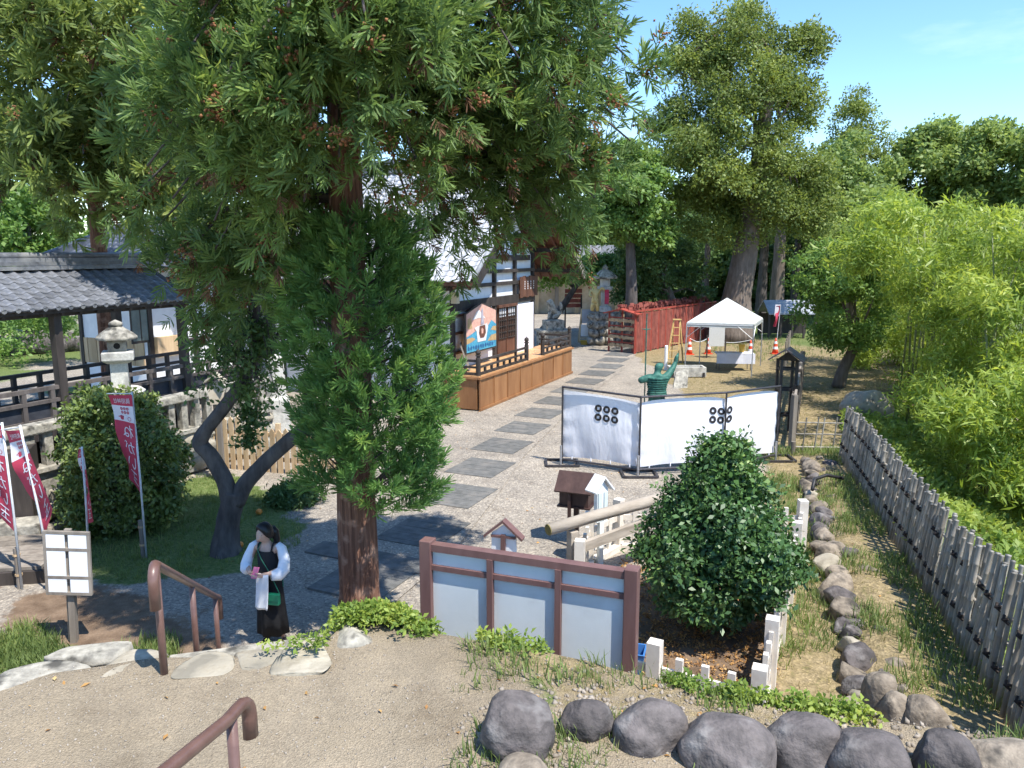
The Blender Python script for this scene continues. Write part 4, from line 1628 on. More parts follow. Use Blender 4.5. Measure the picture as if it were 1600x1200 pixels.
# ---- narrow white roofed sign beside it
wp = at(941, 800, 11.3)
ws = thing('roofed_signpost', 'narrow white signpost with a little white pitched roof', 'signpost', (wp.x, wp.y, 0))
ex, ey = Vector((.80, .60, 0)), Vector((-.60, .80, 0))
c = Vector((wp.x, wp.y, 0))
M_WSIGN = mat('sign_white', (.70, .76, .76), (.76, .81, .81), 3, .5)
MB().prism([c + ex * s_ + Z3 * z for s_, z in ((-.11, .72), (.11, .72), (.11, 1.24), (0, 1.38), (-.11, 1.24))], ey * .07).build('board', M_WSIGN, ws)
for s_ in (-1, 1):
    q = [c + ex * (s_ * .19) - ey * .06 + Z3 * 1.20, c - ey * .06 + Z3 * 1.42, c - ey * .06 + Z3 * 1.445, c + ex * (s_ * .20) - ey * .06 + Z3 * 1.225]
    MB().prism(q, ey * .24).build('roof_slope', M_PWHITE, ws)
for s_ in (-.06, .06):
    MB().box(c + ex * s_ - ey * .012 + Z3 * .98, (.07, .012, .42), axes=(ex, ey, Z3)).build('inset_panel', mat('sign_inset', (.6, .68, .69), None, rough=.5), ws)
MB().box(c + ey * .03 + Z3 * .4, (.085, .06, .8), axes=(ex, ey, Z3)).build('post', M_WSIGN, ws)

# ---- small house shaped sign behind the notice wall
hp = at(787, 838, 9.6)
hs_ = thing('house_sign', 'small white house shaped sign with brown gable roof behind the notice wall', 'sign', (hp.x, hp.y, 0))
c = Vector((hp.x, hp.y, 0))
ex, ey = Vector((.95, -.3, 0)), Vector((.3, .95, 0))
MB().prism([c + ex * s_ + Z3 * z for s_, z in ((-.17, .75), (.17, .75), (.17, 1.16), (0, 1.29), (-.17, 1.16))], ey * .03).build('board', M_PWHITE, hs_)
for s_ in (-1, 1):
    q = [c + ex * (s_ * .26) - ey * .05 + Z3 * 1.10, c - ey * .05 + Z3 * 1.325, c - ey * .05 + Z3 * 1.36, c + ex * (s_ * .27) - ey * .05 + Z3 * 1.13]
    MB().prism(q, ey * .13).build('roof_slope', M_FRAMEB, hs_)
MB().box(c - ey * .02 + Z3 * 1.13, (.34, .025, .03), axes=(ex, ey, Z3)).build('rail', M_FRAMEB, hs_)
MB().box(c - ey * .022 + Z3 * .58, (.06, .04, 1.16), axes=(ex, ey, Z3)).build('post', M_FRAMEB, hs_)

# ---- blank framed board at lower left (its back is seen)
sg = thing('framed_signboard', 'wood framed signboard with six blank white panels on a post', 'signboard', (-5.5, 8.86, 0))
sc_ = Vector((-5.46, 8.86, 0))
lean = Vector((.045, 0, 1)).normalized()
ex = Vector((.985, .16, -.10)).normalized()
ey = ex.cross(lean)


def SP(s_, t, o=0.0):
    return sc_ + lean * t + ex * s_ + ey * o


AXS = (ex, ey, lean)
MB().box(SP(0, .74, -.05), (.075, .05, 1.5), axes=AXS).build('post', M_WOODG, sg)
MB().box(SP(-.02, .36, -.10), (.10, .06, .76), axes=AXS).build('stake', M_WOODG, sg)
for s_ in (-.245, .245):
    MB().box(SP(s_, 1.07, 0), (.035, .04, .80), axes=AXS).build('stile', M_WOODG, sg)
for t in (.68, .89, 1.25, 1.46):
    MB().box(SP(0, t, -.002), (.52, .045, .035), axes=AXS).build('rail', M_WOODG, sg)
for i, (t0, t1) in enumerate(((.70, .87), (.91, 1.23), (1.27, 1.44))):
    for s_ in (-.125, .125):
        MB().box(SP(s_, (t0 + t1) / 2, .012), (.21, .012, t1 - t0), axes=AXS).build('panel', M_PWHITE, sg)

# ------------------------------------------------------------------ banners
M_RED = mat('banner_red', (.42, .035, .07), (.52, .055, .10), 3, .8)
M_BWHITE = mat('banner_white', (.62, .60, .64), (.72, .70, .74), 3, .8)
M_POLE = mat('banner_pole', (.52, .54, .56), (.66, .67, .68), 9, .4)
TXT_SHRINE = fmesh('眞田神社', 1.0)
TXT_BIG = [fmesh(ch, 1.0) for ch in 'ねがい玉']


def banner(label, foot, top, corners, stake=None, depthfree=.2, wave=.03, seed=0):
    """corners: hoist top, fly top, fly bottom, hoist bottom (3-D points); lettering is seen from behind, so mirrored"""
    root = thing('banner', label, 'banner', foot, 'red and white banners on poles')
    foot, top = Vector(foot), Vector(top)
    MB().tube([foot, foot + (top - foot) * .5 + Vector((.01, 0, 0)), top], .016, 8).build('pole', M_POLE, root, smooth=True)
    HT, FT, FB, HBm = [Vector(c) for c in corners]
    MB().tube([top - (top - foot).normalized() * .03, HT + (FT - HT) * 1.03 + Z3 * .02], .009, 6).build('arm', M_POLE, root)
    nv = ((FT - HT).cross(HBm - HT)).normalized()
    if nv.y > 0:
        nv = -nv

    def S(s_, t, o=0.0):
        p = HT.lerp(FT, s_).lerp(HBm.lerp(FB, s_), t)
        w = wave * (math.sin(t * 9 + seed + s_ * 2.5) * s_ + .6 * math.sin(t * 21 + seed * 2 + s_ * 4) * s_ * t)
        return p + nv * (w + o)

    def strip(name, t0, t1, m):
        b = MB()
        b.grid(lambda u, v: S(u, t0 + (t1 - t0) * v), 8, max(3, int((t1 - t0) * 30)))
        return b.build(name, m, root, smooth=True)
    strip('red_band', 0, .115, M_RED)
    wh = strip('white_band', .1151, .285, M_BWHITE)
    strip('red_field', .2851, 1.0, M_RED)

    def letters(par, VF, s0, s1, t0, t1, m, name='lettering', mirror=True):
        V, F = VF
        if not len(V):
            return
        lo, hi = V.min(0), V.max(0)
        q = (V - lo) / np.maximum(hi - lo, 1e-6)
        x = 1 - q[:, 0] if mirror else q[:, 0]
        for side in (.006, -.006):
            b = MB()
            b.add([S(s0 + (s1 - s0) * (1 - a_), t1 + (t0 - t1) * b_, side) for a_, b_ in zip(x, q[:, 1])], F)
            b.build(name, m, par)
    # s runs from the pole to the fly; the pole is on the right in view, so reading from behind is mirrored
    letters(root, TXT_SHRINE, .10, .82, .035, .09, M_BWHITE)
    for i, ch in enumerate(TXT_BIG):
        letters(root, ch, .12, .62, .32 + i * .165, .45 + i * .165, M_BWHITE)
    for i in range(3):
        for j in range(2):
            c_, r_ = (.25 + i * .14, .145 + j * .04), .055
            b = MB()
            ring = []
            for k in range(12):
                an = 2 * math.pi * k / 12
                ring.append((an, r_))
            o_ = [S(c_[0] + .055 * math.cos(a_), c_[1] + .016 * math.sin(a_), .006) for a_, _ in ring]
            i_ = [S(c_[0] + .022 * math.cos(a_), c_[1] + .007 * math.sin(a_), .006) for a_, _ in ring]
            b.loft([o_, i_], cap=False)
            b.build('coin_mark', M_RED, wh)
    b = MB()
    o_ = [S(.22 + .09 * math.cos(a_), .25 + .022 * math.sin(a_), .006) for a_ in np.linspace(0, 2 * math.pi, 15)[:-1]]
    i_ = [S(.22 + .07 * math.cos(a_), .25 + .017 * math.sin(a_), .006) for a_ in np.linspace(0, 2 * math.pi, 15)[:-1]]
    b.loft([o_, i_], cap=False).build('seal_mark', M_RED, wh)
    b = MB()
    for (s_, t, w) in ((.6, .252, .09), (.53, .232, .035), (.6, .226, .035), (.67, .232, .035), (.74, .24, .03)):
        b.add([S(s_ + w * math.cos(a_), t + w * .22 * math.sin(a_), .006) for a_ in np.linspace(0, 2 * math.pi, 9)[:-1]], [tuple(range(8))])
    b.build('leaf_mark', M_RED, wh)
    if stake is not None:
        p = Vector(stake)
        MB().tube([p, p + Z3 * .62 + Vector((.0, 0, 0))], .04, 8).build('stake', M_WOODG, root)
        for z in (.2, .5):
            MB().tube([p + Z3 * z, p + Z3 * (z + .03)], .05, 8).build('tie', M_WOODY, root)
    return root


Y3 = 11.66
f3 = G(229, 872)
banner('upright red and white banner before the round shrub', f3, at(206, 612, Y3 + .05),
       (at(206, 617, Y3), at(168, 617, Y3 + .1), at(203, 748, Y3 + .35), at(220, 772, Y3)), stake=f3 + Vector((-.06, .03, 0)), seed=1)
f2 = G(87, 930)
banner('leaning red banner beside the framed signboard, second from the left', f2, at(31, 664, f2.y),
       (at(32, 672, f2.y), at(3, 674, f2.y + .12), at(72, 838, f2.y + .1), at(82, 795, f2.y - .12)), stake=f2 + Vector((-.08, .05, 0)), seed=2, wave=.05)
f1 = G(35, 922)
banner('leftmost leaning red banner cut by the left edge', f1, at(3, 660, f1.y),
       (at(5, 666, f1.y), at(-42, 664, f1.y + .1), at(-6, 800, f1.y + .2), at(22, 830, f1.y)), stake=f1 + Vector((-.06, .05, 0)), seed=3)
f4 = G(139, 880)
banner('narrow furled red banner hanging behind the framed signboard', f4, at(128, 698, f4.y),
       (at(130, 700, f4.y), at(124, 702, f4.y + .42), at(140, 818, f4.y + .4), at(146, 815, f4.y)), seed=4, wave=.04)

# ------------------------------------------------------------------ white curtain screen with coin crests
SCN = [Vector((1.15, 17.14, 0)), Vector((2.78, 16.26, 0)), Vector((4.72, 16.61, 0)), Vector((6.22, 17.53, 0))]
scr = thing('curtain_screen', 'three sided white curtain screen with two black six coin crests', 'screen', (3.5, 16.6, 0))
M_CURT = mat('curtain_white', (.76, .76, .80), (.82, .82, .85), 2, .8, .5, 6, stretch=(1, 1, .35), bdist=.04)
M_CREST = mat('crest_black', (.02, .018, .02), None, rough=.8)
SH = 1.82
tops = [at(879, 603, SCN[0].y).z, at(1001, 619, SCN[1].y).z, at(1130, 612, SCN[2].y).z, at(1212, 602, SCN[3].y).z]
for p, tz_ in zip(SCN, tops):
    MB().tube([p, p + Z3 * tz_], .022, 8).build('post', M_STEEL, scr)
    MB().tube([p + Vector((-.03, -.05, 0)), p + Vector((-.03, -.05, .45))], .025, 8).build('clamp_tube', M_GALV, scr)
for i in range(3):
    MB().tube([SCN[i] + Z3 * (tops[i] - .02), SCN[i + 1] + Z3 * (tops[i + 1] - .02)], .025, 8).build('top_rail', M_STEEL, scr)
    MB().tube([SCN[i] + Z3 * .12, SCN[i + 1] + Z3 * .12], .025, 8).build('bottom_rail', M_STEEL, scr)
for i in (0, 1, 3):
    p = SCN[i]
    b = MB()
    for q in (-.28, .28):
        b.beam(p + Vector((-.36, q, .03)), p + Vector((.36, q, .03)), .05, .05)
        b.beam(p + Vector((q * 1.3, -.28, .031)), p + Vector((q * 1.3, .28, .031)), .05, .05)
    b.build('foot_frame', M_STEEL, scr)


def SCP(i, s_, t, o=.0):
    a, b = SCN[i], SCN[i + 1]
    d = (b - a).normalized()
    n_ = Vector((d.y, -d.x, 0))
    if n_.y > 0:
        n_ = -n_
    sag = .07 * (2 * s_ - 1) ** 4 if i else .07 * s_ ** 3
    ztop = (tops[i] + (tops[i + 1] - tops[i]) * s_) - .1 - sag
    zb = .16 + .05 * math.sin(s_ * math.pi)
    z = zb + (ztop - zb) * t
    bil = .05 * math.sin(s_ * math.pi) * math.sin(t * math.pi) + .012 * math.sin(s_ * 17 + t * 3) * (1 - t) + .01 * math.sin(t * 24 + i) * (abs(s_ - .5) * 2) ** 3
    return a.lerp(b, s_) + Z3 * z + n_ * (o + bil) - n_ * .05


for i in range(3):
    cur = MB().grid(lambda u, v: SCP(i, u, v), 28, 24).build('curtain', M_CURT, scr, smooth=True)
    if i == 1:
        spot = [(1, .953)]
    elif i == 0:
        spot = [(0, .575)]
    else:
        spot = []
    for (pi, sc0) in spot:
        L = (SCN[pi + 1] - SCN[pi]).length
        for q in range(3):
            for r_ in range(2):
                s0 = sc0 + (q - 1) * .195 / L
                ii = pi
                tt0 = .80 - r_ * .135
                if s0 > 1:
                    s0 = (s0 - 1) * L / (SCN[3] - SCN[2]).length
                    ii = 2
                    s0 += .03
                LL_ = (SCN[ii + 1] - SCN[ii]).length
                o_ = [SCP(ii, min(max(s0 + .085 / LL_ * math.cos(a_), .0), 1), tt0 + .085 / 1.5 * math.sin(a_), .012) for a_ in np.linspace(0, 2 * math.pi, 25)[:-1]]
                i_ = []
                for a_ in np.linspace(0, 2 * math.pi, 25)[:-1]:
                    k_ = .030 / max(abs(math.cos(a_)), abs(math.sin(a_)))
                    i_.append(SCP(ii, min(max(s0 + k_ / LL_ * math.cos(a_), 0), 1), tt0 + k_ / 1.5 * math.sin(a_), .012))
                MB().loft([o_, i_], cap=False).build('crest_coin', M_CREST, cur)
    for q in range(4):
        s0 = (q + .5) / 4
        p = SCP(i, s0, 0)
        MB().tube([p + Z3 * .02, p - Z3 * .05 + Vector((0, -.01, 0)), p - Z3 * .08], .012, 6).build('tie', M_CURT, cur)

# ------------------------------------------------------------------ bamboo fence
M_BAM = mat('bamboo_grey', (.20, .178, .148), (.39, .36, .305), 7, .65, .2, 30, stretch=(1, 1, .1), rnd=.3, c3=(.2, .18, .15), s3=7)
M_ROPE = mat('palm_rope', (.018, .013, .011), (.04, .03, .025), 20, .95)
bf = thing('bamboo_fence', 'long weathered grey bamboo pole fence tied with black rope', 'bamboo fence', (5.9, 10.9, .2))


def fpt(s_):
    acc = 0
    for a, b in zip(FENCE[:-1], FENCE[1:]):
        a, b = Vector((*a, 0)), Vector((*b, 0))
        L = (b - a).length
        if s_ <= acc + L:
            return a + (b - a) * ((s_ - acc) / L), (b - a).normalized()
        acc += L
    return b, (b - a).normalized()


FL = sum((Vector(b) - Vector(a)).length for a, b in zip(FENCE[:-1], FENCE[1:]))
pole_me = []
for v in range(5):
    b = MB()
    H_ = 1.0
    pts, rad = [], []
    r0 = (.026, .031, .023, .033, .028)[v]
    nn = 5 + v % 2
    for q in range(nn):
        z0, z1 = q / nn, (q + 1) / nn
        for z, k in ((z0 + .002, 1.0), (z1 - .012, .98), (z1 - .004, 1.10)):
            pts.append((.006 * math.sin(z * 5 + v), .006 * math.cos(z * 4 + v * 2), z))
            rad.append(r0 * k)
    b.tube(pts, rad, 8)
    pole_me.append(b.mesh('bamboo_pole', M_BAM, smooth=True))
knot_me = MB().tube([(-.045, 0, -.03), (-.01, -.045, .0), (.045, -.02, .03)], .016, 5).add(*(lambda m: (m.v, m.f))(MB().tube([(-.045, -.01, .03), (.0, -.048, .0), (.045, 0, -.03)], .016, 5))).mesh('rope_knot', M_ROPE)
s_ = 1.2
rr = random.Random(21)
k = 0
while s_ < FL:
    p, d = fpt(s_)
    perp = Vector((d.y, -d.x, 0))          # to the right, outwards
    z0 = float(gz(p.x, p.y))
    hgt = 1.22 + .22 * sstep(10, 6.5, p.y) + rr.uniform(-.07, .07)
    ln = perp * (.10 + rr.uniform(-.03, .03)) + d * rr.uniform(-.05, .05)
    zax = (Z3 + ln).normalized()
    side = (k % 2) * 2 - 1
    o = p + perp * (.035 * side) + Vector((0, 0, z0 - .03))
    x = zax.orthogonal().normalized()
    M = frame(x, zax.cross(x), zax * hgt, o)
    inst(pole_me[rr.randrange(5)], 'bamboo_pole', bf, M)
    if k % 5 == 0:
        for hz in (.36, .88):
            if rr.random() < .9:
                q = p + ln * hz - perp * .05 + Vector((0, 0, z0 + hz * 1.02))
                inst(knot_me, 'rope_knot', bf, frame(d, perp, Z3, q))
    s_ += rr.uniform(.045, .08)
    k += 1
for hz in (.36, .62, .88):
    pts = []
    for i in range(40):
        p, d = fpt(FL * (.09 + .91 * i / 39))
        perp = Vector((d.y, -d.x, 0))
        pts.append(p + perp * (.1 * hz) + Vector((0, 0, float(gz(p.x, p.y)) + hz * 1.02)))
    MB().tube(pts, .02, 7).build('bamboo_rail', M_BAM, bf, smooth=True)
# bamboo lattice gate at the far end
lgt = thing('bamboo_lattice', 'low open bamboo lattice hurdle closing the far end of the strip', 'hurdle', (7.1, 18.2, 0))
q0, q1 = G(1242, 703, .1), G(1314, 703, .1)
for z in (.08, .4, .68):
    MB().tube([q0 + Z3 * z, q1 + Z3 * (z - .02)], .018, 7).build('rail', M_BAM, lgt)
for t in (.16, .42, .55, .82):
    p = q0 + (q1 - q0) * t
    MB().tube([p, p + Z3 * .8 + Vector((.06, 0, 0))], .018, 7).build('upright', M_BAM, lgt)
MB().tube([q0 - Z3 * .1 + Vector((-.06, -.05, 0)), q0 + Z3 * .22 + Vector((-.06, -.05, 0))], .055, 10).build('stump_post', M_WOODG, lgt)

# weathered wooden fence beyond the screen
wf = thing('weathered_fence', 'grey weathered post and rail fence behind the right end of the screen', 'fence', (8, 21.5, 0))
w0, w1 = Vector((6.95, 18.55, 0)), Vector((10.3, 27.0, 0))
for i in range(7):
    p = w0 + (w1 - w0) * (i / 6)
    MB().box(p + Z3 * .68, (.12, .12, 1.36), rz=.3).build('post', M_DARKW if i % 2 else M_WOODG, wf)
for z in (.45, .85, 1.2):
    MB().beam(w0 + Z3 * z, w1 + Z3 * z, .06, .13).build('rail', M_WOODG, wf)
for i in range(26):
    p = w0 + (w1 - w0) * ((i + .5) / 26)
    MB().box(p + Vector((-.06, .02, .66)), (.05, .05, 1.15)).build('slat', M_WOODG, wf)
wf2 = thing('weathered_fence', 'short fence of grey boards beside the far red flag', 'fence', (12.0, 33, 0))
for i in range(8):
    p = Vector((11.3 + i * .22, 31.5 + i * .55, 0))
    MB().box(p + Z3 * .6, (.16, .05, 1.2 + .1 * (i % 3)), rz=1.1).build('board', M_WOODG, wf2)

# roofed lamp stand at the end of the screen
rl = thing('roofed_stand', 'dark wooden stand with small brown pitched roof at end of screen', 'roofed stand', (7.35, 20.3, 0))
c = Vector((7.35, 20.3, 0))
for s_ in (-.2, .2):
    for t in (-.15, .15):
        MB().box(c + Vector((s_, t, 1.0)), (.07, .07, 2.0)).build('leg', M_DARKW, rl)
for z in (.5, 1.2, 1.75):
    for t in (-.15, .15):
        MB().box(c + Vector((0, t, z)), (.4, .05, .06)).build('brace', M_DARKW, rl)
    for s_ in (-.2, .2):
        MB().box(c + Vector((s_, 0, z)), (.05, .3, .06)).build('brace', M_DARKW, rl)
M_ROOFB = mat('roof_sheet_brown', (.085, .065, .06), (.12, .095, .09), 6, .5, .1, 20)
ex, ey = Vector((.88, -.47, 0)), Vector((.47, .88, 0))
for s_ in (-1, 1):
    q = [c + ex * (s_ * .44) - ey * .36 + Z3 * 1.98, c - ey * .36 + Z3 * 2.27, c - ey * .36 + Z3 * 2.31, c + ex * (s_ * .45) - ey * .36 + Z3 * 2.01]
    MB().prism(q, ey * .72).build('roof_slope', M_ROOFB, rl)
MB().prism([c - ex * .3 + Z3 * 1.96, c + ex * .3 + Z3 * 1.96, c + Z3 * 2.2], ey * .04).build('gable', M_DARKW, rl)

# ================================================================== PEOPLE, STATUES AND THE FAR YARD
M_SKIN = mat('skin', (.52, .33, .245), (.57, .37, .28), 20, .5)
M_HAIR = mat('hair_black', (.006, .005, .006), (.014, .012, .012), 30, .38, .25, 60, stretch=(1, 1, .1))
M_BLACK = mat('cloth_black', (.007, .007, .008), (.013, .013, .014), 8, .85, .2, 40)
M_CHAR = mat('cloth_charcoal', (.014, .014, .016), (.024, .024, .027), 8, .85, .2, 40)
M_CLW = mat('cloth_white', (.76, .78, .82), (.82, .84, .87), 8, .85, .15, 20)
M_GREEN = mat('leather_green', (.008, .14, .075), (.012, .18, .10), 10, .42)
M_SHOE = mat('shoe_dark', (.02, .014, .014), None, rough=.35)

WO = Vector((-2.99, 8.93, 0))
wm = thing('person', 'person in long black dress with white sleeves looking down at a phone', 'person', WO)


def W(x, y, z):
    """figure turned a little to the left: local x to the right in view, y away"""
    a = -.22
    return (WO.x + x * math.cos(a) - y * math.sin(a), WO.y + x * math.sin(a) + y * math.cos(a), WO.z + z)


def WJ(d):
    return {k: (*W(*v[:3]), *v[3:]) for k, v in d.items()}


J = {'pel': (0, 0, .88, .115, .10), 'wai': (0, 0, 1.02, .10, .085), 'che': (0, 0.005, 1.17, .115, .09), 'nkb': (-.005, .0, 1.30, .062), 'nk': (-.01, -.025, 1.36, .046),
     'jaw': (-.035, -.088, 1.385, .048), 'hd': (-.018, -.060, 1.455, .078), 'cr': (-.008, -.035, 1.510, .066),
     'nose': (-.055, -.148, 1.400, .011),
     'shr': (-.15, .0, 1.275, .052), 'elr': (-.255, -.06, 1.045, .036), 'wrr': (-.12, -.245, 1.01, .025), 'par': (-.075, -.265, 1.005, .026, .016),
     'shl': (.15, .0, 1.275, .052), 'ell': (.235, -.05, 1.03, .036), 'wrl': (.075, -.245, .985, .025), 'pal': (.03, -.27, .995, .026, .016),
     'hpr': (-.08, 0, .80, .085), 'knr': (-.08, -.01, .46, .055), 'anr': (-.085, .02, .10, .033), 'hlr': (-.085, .045, .045, .032), 'tor': (-.10, -.14, .03, .028),
     'hpl': (.08, 0, .80, .085), 'knl': (.085, -.005, .46, .055), 'anl': (.115, .03, .10, .033), 'hll': (.12, .055, .045, .032), 'tol': (.15, -.11, .03, .028)}
E_ = [('pel', 'wai'), ('wai', 'che'), ('che', 'nkb'), ('nkb', 'nk'), ('nk', 'jaw'), ('jaw', 'hd'), ('hd', 'cr'), ('jaw', 'nose'), ('che', 'shr'), ('shr', 'elr'), ('elr', 'wrr'), ('wrr', 'par'),
      ('che', 'shl'), ('shl', 'ell'), ('ell', 'wrl'), ('wrl', 'pal'), ('pel', 'hpr'), ('hpr', 'knr'), ('knr', 'anr'), ('anr', 'hlr'), ('hlr', 'tor'),
      ('pel', 'hpl'), ('hpl', 'knl'), ('knl', 'anl'), ('anl', 'hll'), ('hll', 'tol')]
for sd_, pal, sx in (('r', (-.075, -.265, 1.005), 1), ('l', (.03, -.27, .995), -1)):
    for f in range(4):
        b0_ = (pal[0] + sx * .02, pal[1] - .012 + .013 * (f - 1.5), pal[2] - .006)
        Lf = (.055, .065, .06, .048)[f]
        J['f%s%d' % (sd_, f)] = (b0_[0], b0_[1] - .004, b0_[2], .0085)
        J['g%s%d' % (sd_, f)] = (b0_[0] + sx * Lf * .6, b0_[1] - .008, b0_[2] + .006, .008)
        J['h%s%d' % (sd_, f)] = (b0_[0] + sx * Lf, b0_[1] - .002, b0_[2] - .012, .0065)
        E_ += [('pa' + sd_, 'f%s%d' % (sd_, f)), ('f%s%d' % (sd_, f), 'g%s%d' % (sd_, f)), ('g%s%d' % (sd_, f), 'h%s%d' % (sd_, f))]
    J['t' + sd_] = (pal[0] + sx * .01, pal[1] - .02, pal[2] + .03, .010)
    J['u' + sd_] = (pal[0] + sx * .035, pal[1] - .025, pal[2] + .038, .008)
    E_ += [('wr' + sd_, 't' + sd_), ('t' + sd_, 'u' + sd_)]
body = skin('body', WJ(J), E_, 'pel', M_SKIN, wm, 2)


def ring(cx, cy, z, rx, ry, n=28, fold=0.0, ph=0.0, k=7):
    return [W(cx + rx * math.cos(a) * (1 + fold * math.sin(k * a + ph)), cy + ry * math.sin(a) * (1 + fold * math.sin(k * a + ph)), z) for a in np.linspace(0, 2 * math.pi, n + 1)[:-1]]


dr_r = [(0, .0, 1.225, .122, .098, 0), (0, 0, 1.15, .135, .112, 0), (0, 0, 1.03, .130, .105, .01), (0, 0, .92, .15, .125, .015), (.0, 0, .78, .162, .138, .04), (.01, 0, .55, .166, .145, .07), (.015, 0, .35, .18, .152, .09), (.02, 0, .15, .192, .162, .11)]
dz = MB().loft([ring(a, b, c, d, e, 28, f, 1 + c) for a, b, c, d, e, f in dr_r[:4]], cap=False)
dz.build('bodice', M_CHAR, wm, smooth=True)
MB().loft([ring(a, b, c, d, e, 28, f, 1.0) for a, b, c, d, e, f in dr_r[3:]] + [ring(.02, 0, .16, .172, .142, 28, .09, 1.0)], cap=False).build('skirt', M_BLACK, wm, smooth=True)
for sx in (-1, 1):
    MB().tube([W(sx * .085, -.09, 1.20), W(sx * .095, -.055, 1.29), W(sx * .09, .0, 1.325), W(sx * .085, .07, 1.26)], .011, 6).build('dress_strap', M_CHAR, wm)
# sleeves: wide soft tubes over the arms
MB().tube([W(-.135, .0, 1.295), W(-.19, -.01, 1.25), W(-.245, -.04, 1.12), W(-.262, -.075, 1.03), W(-.225, -.14, 1.005), W(-.19, -.18, 1.0)], [.042, .056, .062, .068, .068, .052], 14).build('sleeve', M_CLW, wm, smooth=True)
MB().tube([W(.135, .0, 1.295), W(.19, -.005, 1.25), W(.235, -.03, 1.12), W(.238, -.07, 1.01), W(.20, -.13, .965), W(.145, -.195, .968)], [.042, .058, .067, .078, .080, .056], 14).build('sleeve', M_CLW, wm, smooth=True)
# white cloth hanging from the forearm
MB().grid(lambda u, v: W(-.035 + .17 * u - .05 * v, -.235 + .02 * math.sin(u * 7 + v * 2) - .02 * u, 1.0 - .44 * v - .02 * u * v), 10, 14).build('hanging_cloth', M_CLW, wm, smooth=True).modifiers.new('thick', 'SOLIDIFY').thickness = .012
# hair: cap and tied back lock
hb_ = MB()
HC = Vector((-.008, -.040, 1.472))
rings_ = []
for i in range(9):
    th = math.pi * (.02 + .56 * i / 8)
    rg = []
    for k in range(20):
        a = 2 * math.pi * k / 20
        front = max(0, math.cos(a - math.radians(245)))
        lift = (.085 * front ** 2 - .055 * (1 - front) ** .7) * (i / 8) ** 1.6
        rg.append(W(HC.x + .104 * math.sin(th) * math.cos(a), HC.y + .105 * math.sin(th) * math.sin(a) + .01, HC.z + .112 * math.cos(th) + lift))
    rings_.append(rg)
hb_.loft(rings_, cap=True)
hb_.tube([W(.03, .05, 1.47), W(.06, .085, 1.41), W(.085, .075, 1.33), W(.09, .06, 1.25), W(.085, .05, 1.18)], [.055, .055, .042, .03, .008], 10)
hb_.build('hair', M_HAIR, wm, smooth=True)
for sx in (-1, 1):
    e_ = MB().tube([W(-.014 + sx * .082, -.05, 1.44), W(-.014 + sx * .09, -.045, 1.46)], [.012, .014], 8)
    e_.build('ear', M_SKIN, wm, smooth=True)
    MB().tube([W(-.046 + sx * .032 - .014, -.137 + .008 * sx, 1.428), W(-.046 + sx * .032 + .014, -.137 + .008 * sx, 1.428)], .004, 6).build('eye', M_HAIR, wm)
    MB().tube([W(-.044 + sx * .034 - .017, -.136 + .008 * sx, 1.448), W(-.044 + sx * .034 + .017, -.136 + .008 * sx, 1.448)], .0035, 6).build('eyebrow', M_HAIR, wm)
MB().tube([W(-.062, -.130, 1.366), W(-.047, -.134, 1.367), W(-.03, -.130, 1.366)], .0045, 6).build('mouth', mat('lips', (.35, .12, .10), None, rough=.5), wm)
for sx, ax, ay, bx_, by_ in ((-1, -.085, .06, -.103, -.155), (1, .12, .07, .155, -.125)):
    MB().tube([W(ax, ay, .035), W((ax + bx_) / 2, (ay + by_) / 2, .03), W(bx_, by_, .022)], [.036, .042, .03], 10, sq=.75).build('shoe', M_SHOE, wm, smooth=True)
# phone and bag are things of their own
pm = MB().box(W(-.02, -.275, 1.03), (.075, .14, .01), axes=(Vector((.98, -.2, 0)), Vector((.12, .6, .79)), Vector((-.16, -.77, .61))))
pm.build('phone', mat('phone_pink', (.60, .16, .26), None, rough=.3), None, bevel=.004, label='pink phone held in both hands by the person', cat='phone')
bg_ = thing('shoulder_bag', 'small green shoulder bag hanging at the hip of the person', 'bag', W(.11, -.16, .60))
cb_ = Vector(W(.12, -.165, .66))
bxx = Vector((math.cos(-.22), math.sin(-.22), 0))
bxy = Vector((-bxx.y, bxx.x, 0))
MB().box(cb_, (.20, .07, .145), axes=(bxx, bxy, Z3)).build('pouch', M_GREEN, bg_, bevel=.018)
MB().box(cb_ - bxy * .037 + Z3 * .03, (.204, .008, .09), axes=(bxx, bxy, Z3)).build('flap', M_GREEN, bg_, bevel=.003)
MB().tube([W(.205, -.14, .73), W(.10, -.15, .98), W(-.02, -.125, 1.14), W(-.085, -.09, 1.24), W(-.075, .0, 1.335), W(.0, .09, 1.27), W(.12, .10, 1.0), W(.21, -.05, .78)], .006, 6).build('strap', M_GREEN, bg_)

# ------------------------------------------------------------------ bronze warrior
M_BRZ = mat('bronze_green', (.015, .085, .065), (.055, .18, .135), 9, .62, .4, 24, metal=.1, c3=(.02, .06, .05), s3=6)
BO = Vector((3.93, 20.5, 0))
bw2 = thing('bronze_statue', 'green bronze warrior statue with raised arm behind the white screen', 'statue', BO)
K = 1.04


def BJ(d):
    return {k: (BO.x + v[0] * K, BO.y + v[1] * K, v[2] * K, *[r * K for r in v[3:]]) for k, v in d.items()}


